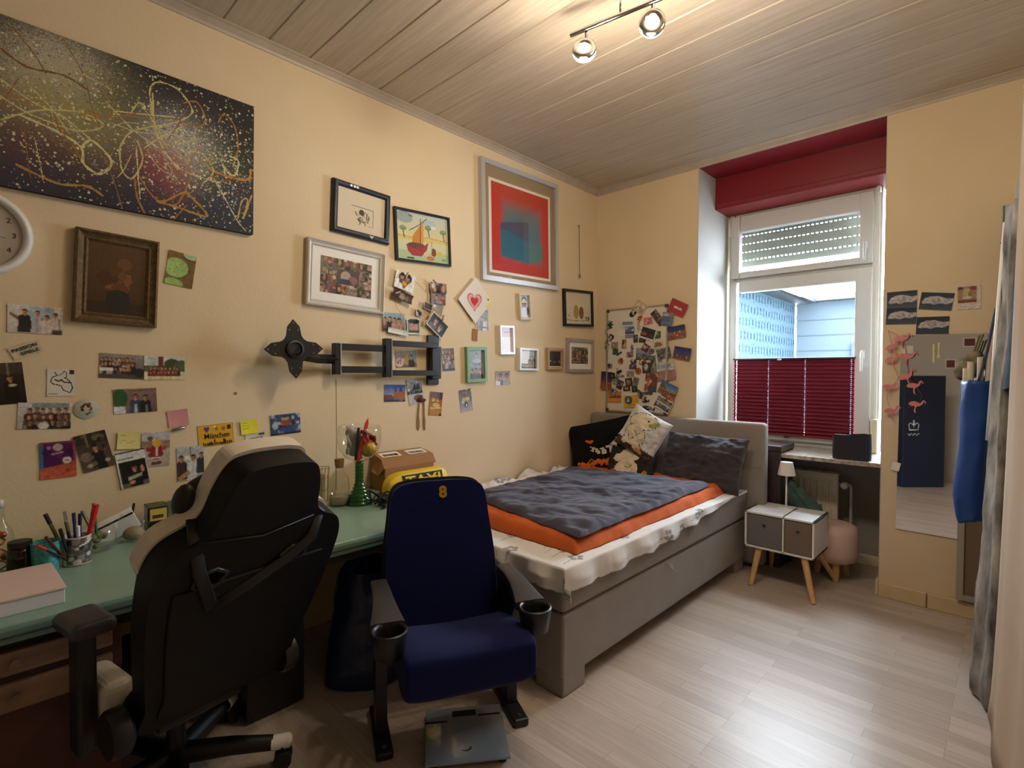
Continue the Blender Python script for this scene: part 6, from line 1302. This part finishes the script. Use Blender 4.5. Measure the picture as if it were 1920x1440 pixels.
# stowed under the desk
ub = thing('blue_bag', 'dark blue shiny bag with a white tag under the desk', 'bag', (.56, -2.55, 0))
wsheet(ub, 'body', lambda u, v: (.56+.17*cos(2*pi*u)*(1-.3*v+.1*fbm(u*6, v*3)), -2.55+.22*sin(2*pi*u)*(1-.3*v+.1*fbm(u*6, v*3, 4)), .004+v*.47+.02*fbm(u*7, v*4)), 40, 24, mat('shiny_blue', '18284c', .3)); wp(ub, 'tag', bx(.728, .731, -2.55, -2.49, .33, .40), M['paper'])
tw = thing('computer_tower', 'black computer tower under the desk', 'computer', (.4, -2.95, 0)); wp(tw, 'case', bx(.12, .58, -3.10, -2.88, .012, .48, .006), M['black_metal'])
for y in (-3.07, -2.91): wp(tw, 'foot', bx(.5, .55, y-.015, y+.015, 0, .014), M['rubber'])

# ------------------------------------------------------------------ racing style office chair, seen from behind
gc = thing('gaming_chair', 'black racing style office chair with cream edges seen from behind', 'chair', (.93, -3.318, 0), (0, 0, R(191-90)))
# local: +Y forward, +X to the sitter's right
REC = R(24)
Mb = Matrix.Translation((0, 0, .42)) @ Matrix.Rotation(REC, 4, 'X')
half = [(0, .772), (.065, .768), (.108, .750), (.134, .685), (.147, .615), (.172, .583), (.235, .548), (.262, .49), (.264, .41), (.254, .30), (.236, .18), (.215, .06), (.205, -.03), (0, -.035)]
ol = [(p[0]+.012, p[1]) for p in spline(half + [(-x, z) for x, z in half[-2:0:-1]], 5)]
hole = lambda s: [(s*x, z) for x, z in ((.075, .455), (.105, .475), (.150, .470), (.158, .44), (.135, .418), (.090, .425))][::s]
hl = [hole(1), hole(-1)]
cr_ = [(x*(1-.16*min(1, max(0, (.47-z)/.10))), z) for x, z in ol]
bm = plate(B(), cr_, .05, hl, Matrix.Translation((0, .03, 0))); bm.transform(Mb); o = obj('bolster', bm, mat('cream_leather', 'd9d0c2', .45), gc); bevel_mod(o, .022, 4, 50)
inn = [(x*.985, z*.985 if z > 0 else z*.95) for x, z in ol]
bm = plate(B(), inn, .08, hl, Matrix.Translation((0, -.045, 0))); bm.transform(Mb); o = obj('backrest', bm, M['leather'], gc); bevel_mod(o, .016, 4, 50)
for s in (1, -1):
    lo = hole(s); bm = tube(B(), [(x, -.046, z) for x, z in lo + lo[:2]], .007, 8, cap=False); bm.transform(Mb); obj('slot_rim', bm, M['plastic'], gc, smooth=True)
bm = plate(B(), [(x*.80, z*.9+.03) for x, z in ol if z < .46], .02, (), Matrix.Translation((0, -.052, 0))); bm.transform(Mb); o = obj('back_panel', bm, M['leather'], gc); bevel_mod(o, .01, 3, 50)
bm = B()   # seam across the head part, strap of the neck cushion
tube(bm, [(-.15, -.047, .57), (0, -.049, .545), (.15, -.047, .57)], .003, 6); bm.transform(Mb); obj('seam', bm, M['plastic'], gc, smooth=True)
bm = tube(B(), [(.160, .03, .585), (.178, -.04, .57), (.160, -.056, .50), (.10, -.058, .45), (.0, -.058, .40), (-.10, -.058, .36)], .017, 8, flat=.22); tube(bm, [(-.148, .03, .585), (-.168, -.03, .57), (-.155, -.056, .49), (-.10, -.058, .36)], .017, 8, flat=.22); bm.transform(Mb); obj('strap', bm, M['black'], gc, smooth=True)
bm = ball(B(), (.01, .12, .60), (.155, .045, .065), 24, 14); ball(bm, (-.148, .09, .60), (.026, .030, .05), 14, 10); bm.transform(Mb); obj('neck_cushion', bm, M['black'], gc, smooth=True)
bm = plate(B(), [(-.012, -.005), (.05, -.005), (.05, .008), (-.012, .008)], .003, (), Matrix.Translation((-.15, -.05, .05))); bm.transform(Mb); obj('brand_tag', bm, M['copper'], gc)
obj('seat', bx(-.20, .20, -.02, .47, .36, .455, .035, 4), M['leather'], gc)
for s in (-1, 1): obj('seat_bolster', bx(s*.205-.04, s*.205+.04, .07, .44, .38, .50, .03, 4), mat('cream_leather_%d' % s, 'd9d0c2', .45) if s > 0 else bpy.data.materials['cream_leather_1'] if 'cream_leather_1' in bpy.data.materials else bpy.data.materials['cream_leather'], gc)
for s in (-1, 1):
    bm = bx(s*.268-.022, s*.268+.022, .09, .16, .33, .66, .01); box(bm, (s*.22, .12, .335), (.14, .06, .02), .005); ar = obj('armrest', bm, M['plastic'], gc)
    obj('arm_pad', bx(s*.272-.05, s*.272+.05, .02, .175, .655, .70, .021, 5), M['grey_plastic'], ar)
    obj('hinge_cover', lathe(B(), [(0, -.03), (.055, -.03), (.062, -.02), (.062, .01), (.05, .02), (0, .02)], n=28), M['plastic'], gc, smooth=True, angle=40).matrix_basis = Matrix.Translation((s*.235, -.005, .405)) @ Matrix.Rotation(pi/2, 4, 'Y')
obj('mechanism', bx(-.12, .12, .05, .36, .30, .36, .01), M['black_metal'], gc)
obj('gas_lift', tube(B(), [(0, .22, .08), (0, .22, .31)], [.03, .025], 18), M['black_metal'], gc, smooth=True, angle=40)
for k in range(5):
    a = R(191-90); ang = -a + R(62) + k*2*pi/5   # one arm points out from under the chair towards the blue seat
    d = Vector((cos(ang), sin(ang), 0)); c = Vector((0, .22, 0))
    bs = obj('base_arm', tube(B(), [c+Vector((0, 0, .11)), c+d*.16+Vector((0, 0, .10)), c+d*.32+Vector((0, 0, .078))], [.034, .028, .022], 10), M['black'], gc, smooth=True, angle=50)
    e = c+d*.315+Vector((0, 0, .082)); obj('tip_cover', tube(B(), [e-d*.035, e+d*.02, e+d*.03], [.0245, .0235, .012], 10), M['white_lac'], gc, smooth=True, angle=40)
    w_ = c+d*.315; n_ = d.cross(Vector((0, 0, 1)))
    cs = obj('caster', tube(tube(B(), [w_+n_*.008+Vector((0, 0, .028)), w_+n_*.028+Vector((0, 0, .028))], .028, 18), [w_-n_*.008+Vector((0, 0, .028)), w_-n_*.028+Vector((0, 0, .028))], .028, 18), M['rubber'], gc, smooth=True, angle=40)
    obj('stem', tube(B(), [w_+Vector((0, 0, .02)), w_+Vector((0, 0, .075))], .008, 8), M['steel'], cs)

# ------------------------------------------------------------------ cinema seat number 8
cs8 = thing('cinema_seat', 'navy blue cinema seat numbered 8 with cup holder armrests', 'chair', (1.062, -2.535, 0), (0, 0, R(-26-90+180)))
# local: -Y towards the viewer (front of the seat), +X = towards the bed
cs8.rotation_euler = (0, 0, R(-26+90))
def sbox(f0, f1, x0, x1, z0, z1, b, s=4): return bx(x0, x1, -f1, -f0, z0, z1, b, s)
halfb = [(0, .90), (.10, .898), (.165, .882), (.192, .84), (.205, .74), (.222, .60), (.225, .46), (.215, .345), (0, .34)]
ob = [tuple(p) for p in spline(halfb + [(-x, z) for x, z in halfb[-2:0:-1]], 5)]
bm = plate(B(), [(x, z-.40) for x, z in ob], .075); bm.transform(Matrix.Translation((0, .055, .40)) @ Matrix.Rotation(R(-9), 4, 'X')); o = obj('backrest', bm, M['navy'], cs8); bevel_mod(o, .03, 5, 50)
bm = plate(B(), [(x*1.02, z-.40) for x, z in ob], .014); bm.transform(Matrix.Translation((0, .128, .40)) @ Matrix.Rotation(R(-9), 4, 'X')); obj('back_shell', bm, M['plastic'], cs8)
t = text('seat_number', '8', .062, M['gold'], cs8, (.012, .055+.452*sin(R(9))-.002, .40+.452*cos(R(9))), (R(90-9), 0, 0), ext=.001, bold=.003)
def cush(u, v):
    # rounded slab with a dip and a rolled front
    a = 2*pi*v; w = .222; x = (u*2-1)*w
    e = 1-abs(u*2-1)**6*.25
    f = .03 + .37*(.5-.5*cos(a)) ; top = sin(a) > 0
    k = abs(sin(a))**.45
    z = .385 + (.085*k*e if top else -.085*k*e)
    if top: z -= .022*(1-(u*2-1)**2)*k
    z += .055*((f-.2)/.2)*.6 - .012
    return x, -f, z - (.03 if not top and f > .25 else 0)
o = sheet('seat', cush, 30, 40, M['navy'], cs8); bm = B(); bm.from_mesh(o.data); bmesh.ops.remove_doubles(bm, verts=bm.verts, dist=1e-4); bmesh.ops.holes_fill(bm, edges=[e for e in bm.edges if e.is_boundary]); bmesh.ops.recalc_face_normals(bm, faces=bm.faces); bm.to_mesh(o.data); bm.free()
for p in o.data.polygons: p.use_smooth = True
s_ = o.modifiers.new('sub', 'SUBSURF'); s_.levels = s_.render_levels = 1
for s in (-1, 1):
    # armrest widening into a cup holder
    bm = B(); P = []
    for f, w_, z in ((-.06, .030, .545), (.04, .032, .55), (.12, .036, .545), (.19, .046, .53), (.24, .056, .517)): P.append((f, w_, z))
    rows = []
    for f, w_, z in P:
        rows.append([bm.verts.new((s*.252+x, -f, zz)) for x, zz in ((-w_, z-.03), (-w_, z-.004), (-w_*.8, z), (w_*.8, z), (w_, z-.004), (w_, z-.03))])
    for a, b_ in zip(rows, rows[1:]):
        for k in range(6): bm.faces.new((a[k], a[(k+1) % 6], b_[(k+1) % 6], b_[k]))
    bm.faces.new(rows[0]); bm.faces.new(rows[-1])
    ar = obj('armrest', bm, M['grey_plastic'], cs8, smooth=True, angle=40)
    obj('cup_holder', lathe(B(), [(.040, -.085), (.048, -.08), (.0585, -.01), (.0585, .0), (.054, .003), (.0485, .0), (.046, -.01), (.036, -.078), (0, -.078)], (s*.252, -.285, .512), n=36), M['plastic'], ar, smooth=True, angle=50)
    bm = plate(B(), [(-.02, .03), (.06, .03), (.05, .3), (.16, .50), (-.08, .52), (-.06, .3)], .04); bm.transform(Matrix.Translation((s*.252-.02, 0, 0)) @ Matrix.Rotation(-pi/2, 4, 'Z')); sp = obj('side_panel', bm, M['plastic'], cs8)
    bm = bx(s*.252-.03, s*.252+.03, -.165, .12, 0, .03, .008); lg = obj('leg', bm, M['plastic'], cs8)
    obj('bolt', lathe(B(), [(0, .03), (.008, .03), (.007, .036), (0, .037)], (s*.252, -.135, 0), n=8), M['steel'], lg)

# ------------------------------------------------------------------ bathroom scale on the floor
sc_ = thing('bathroom_scale', 'flat glass bathroom scale with dark display in front of the blue seat', 'scale', (1.215, -2.565, 0), (0, 0, R(52)))
ux = Vector((1.185-1.008, -2.363+2.594, 0)); ang = math.atan2(ux.y, ux.x); sc_.rotation_euler = (0, 0, ang); sc_.location = (1.214, -2.568, 0)
obj('platform', bx(-.145, .145, -.145, .145, .018, .026, .002), mat('scale_glass', '8a949c', .12, coat=1), sc_)
obj('display', bx(-.045, .045, .088, .122, .0255, .0275, .001), M['black'], sc_)
for x in (-.105, .095): obj('sensor_strip', bx(x-.042, x+.042, .062+(.02 if x > 0 else 0), .072+(.02 if x > 0 else 0), .0255, .0268), M['black'], sc_)
obj('logo', tube(B(), [(-.02, -.09, .0262), (.0, -.095, .0262), (.012, -.085, .0262), (.014, -.075, .0262)], [.001, .003, .004, .002], 6, flat=.1), M['black'], sc_)
for x in (-.12, .12):
    for y in (-.12, .12): obj('foot', lathe(B(), [(0, 0), (.014, 0), (.016, .018), (0, .018)], (x, y, 0), n=16), M['rubber'], sc_)

# ------------------------------------------------------------------ ceiling spot bar
sp = thing('spot_bar', 'chrome ceiling light bar with ring shaped spot heads', 'lamp', (1.6, -1.95, H))
p0, p1 = Vector((1.227, -1.991, 2.80)), Vector((2.16, -1.835, 2.80))
wp(sp, 'bar', tube(B(), [p0, p1], .0095, 12), M['chrome'], smooth=True, angle=40)
mid = (p0+p1)/2
wp(sp, 'canopy', lathe(B(), [(0, -.022), (.05, -.022), (.055, -.016), (.055, 0), (0, 0)], (mid.x-.02, mid.y, H), n=32), M['chrome'], smooth=True, angle=40)
for x in (1.452, 1.75): wp(sp, 'stay', tube(B(), [(x, p0.y+(x-p0.x)*.167, 2.805), (x, p0.y+(x-p0.x)*.167, H)], .0045, 8), M['chrome'], smooth=True)
for k, (x, y) in enumerate(((1.30, -1.978), (1.585, -1.93), (2.08, -1.848))):  # last head sits on the unseen end of the bar, added for fill light
    hd = Vector((x+.02, y-.04, 2.69)); Q = Matrix.Translation(hd) @ Vector((.55, -.8, (.26, -.12, .1)[k])).to_track_quat('Z', 'X').to_matrix().to_4x4() @ Matrix.Scale(.86, 4)
    wp(sp, 'joint', tube(B(), [(x, y, 2.80), (x, y, 2.745), (x+.008, y-.012, 2.735)], .006, 10), M['chrome'], smooth=True)
    bm = lathe(B(), [(.043+.016*cos(t), .016*sin(t)) for t in [2*pi*q/16 for q in range(16)]], n=36, close=True); bm.transform(Q); h_ = wp(sp, 'spot_head', bm, M['chrome'], smooth=True)
    bm = lathe(B(), [(.040, -.014), (.056, -.020), (.052, -.030), (.035, -.034), (.022, -.030), (.022, -.02), (.03, -.016), (.040, -.014)], n=36); bm.transform(Q); wp(sp, 'diffuser', bm, M['lamp_glow'], h_, smooth=True)
    bm = lathe(B(), [(0, .006), (.024, .006), (.024, -.004), (0, -.004)], n=24); bm.transform(Q); wp(sp, 'bulb', bm, M['lamp_glow'], h_, smooth=True)
    L_ = bpy.data.lights.new('spot_light', 'POINT'); L_.energy = LAMP_W; L_.color = (1, .83, .60); L_.shadow_soft_size = .05
    lo = bpy.data.objects.new('spot_light', L_); lo.location = hd + Vector((0, -.01, -.07)); COL.objects.link(lo)

# ------------------------------------------------------------------ what lies outside the window
ex = thing('neighbour_house', 'house wing with pale patterned slate cladding outside the window', 'house', (-1, 7, 0))
A = Art(3.75, 3.6, '313d44', .03, 130)
for j in range(14):
    for i in range(22):
        u, v = (i+.5*(j % 2))/21.5, (j+.5)/14; A.p([(u-.013, v-.028), (u, v-.012), (u+.013, v-.028), (u+.005, v), (u+.013, v+.028), (u, v+.012), (u-.013, v+.028), (u-.005, v)], '17222d')
A.r(0, 0, .02, 1, '40474a')
I = ex.matrix_basis.inverted()
o = art_obj('cladding', A, M['cladding'], ex, t=0, fn=lambda u, v: (0, -1.2+3.68*u+.001, -.6+3.58*v))
wp(ex, 'wall', bx(-3, -1.01, 5.8, 9.45, -3, 2.98), mat('house_wall', '31393d', .8))
bm = bx(-3.2, -.72, 5.7, 9.6, 2.98, 3.06); Rr = None
bm2 = B(); q = [(-.55, 5.7, 2.98), (-.55, 9.7, 2.98), (-2.2, 9.7, 4.0), (-2.2, 5.7, 4.0)]; vs = [bm2.verts.new(c) for c in q]; vt = [bm2.verts.new((c[0], c[1], c[2]+.08)) for c in q]
bm2.faces.new(vs); bm2.faces.new(vt)
for k in range(4): bm2.faces.new((vs[k], vs[(k+1) % 4], vt[(k+1) % 4], vt[k]))
add(bm, bm2); wp(ex, 'roof', bm, mat('roof_out', '23282c', .7))
yw_ = thing('rear_building', 'low pale blue building with a framed window outside', 'building', (1.2, 9.8, 0))
wp(yw_, 'wall', bx(-1.0, 4.5, 9.6, 11, -3, 3.0), mat('pale_wall', '2d3840', .8))
bm = B()
for z in (1.9, 2.25, 2.6): box(bm, (1.75, 9.595, z), (5.4, .02, .015))
wp(yw_, 'joint', bm, mat('joint_out', '232c33', .8)); wp(yw_, 'eave', bx(-1.2, 4.7, 9.3, 11, 3.0, 3.12), mat('eave', '2c3339', .7))
bm = B(); frame_ = bx(.12, 2.6, 9.52, 9.62, .3, 2.05); wp(yw_, 'window_surround', frame_, mat('surround', '1c2531', .7))
wp(yw_, 'window_frame', bx(.5, 2.5, 9.48, 9.56, .4, 1.78), mat('sash_out', '404444', .6)); wp(yw_, 'pane', bx(.65, 2.4, 9.46, 9.5, .5, 1.55), mat('rose_pane', '3e232c', .5))
gd = obj('ground_outside', bx(-8, 10, .8, 16, -3.1, -3), mat('yard', '282827', .9)); gd['kind'] = 'structure'

# ------------------------------------------------------------------ daylight, camera, view
w = bpy.data.worlds.new('daylight'); S.world = w; w.use_nodes = True
bg_ = w.node_tree.nodes['Background']; bg_.inputs[0].default_value = (.76, .89, 1.0, 1); bg_.inputs[1].default_value = SKY
al = bpy.data.lights.new('window_portal', 'AREA'); al.shape = 'RECTANGLE'; al.size = 1.0; al.size_y = 1.85; al.cycles.is_portal = True
ao = bpy.data.objects.new('window_portal', al); ao.location = (1.42, .66, 1.72); ao.rotation_euler = (-pi/2, 0, 0); COL.objects.link(ao)
cam = bpy.data.cameras.new('camera'); cam.sensor_width = 36; cam.lens = 970.965/1920*36; cam.clip_start = .02
co = bpy.data.objects.new('camera', cam); COL.objects.link(co); S.camera = co
yaw, pit, rol = -.76485461, -.01988321, .00506087
f = Vector((sin(yaw)*cos(pit), cos(yaw)*cos(pit), sin(pit))); r = Vector((cos(yaw), -sin(yaw), 0)); u = r.cross(f)
r2 = r*cos(rol)+u*sin(rol); u2 = u*cos(rol)-r*sin(rol)
co.matrix_world = Matrix(((r2.x, u2.x, -f.x, 2.622), (r2.y, u2.y, -f.y, -3.8), (r2.z, u2.z, -f.z, 1.3338), (0, 0, 0, 1)))
vs_ = S.view_settings; vs_.view_transform = 'Standard'; vs_.look = 'None'; vs_.gamma = 1; vs_.use_curve_mapping = False; vs_.exposure = EXPO
cy = S.cycles
cy.max_bounces = 8; cy.diffuse_bounces = 4; cy.glossy_bounces = 4; cy.transmission_bounces = 8; cy.transparent_max_bounces = 16; cy.caustics_reflective = False; cy.caustics_refractive = False
cy.sample_clamp_indirect = 6; cy.use_denoising = True
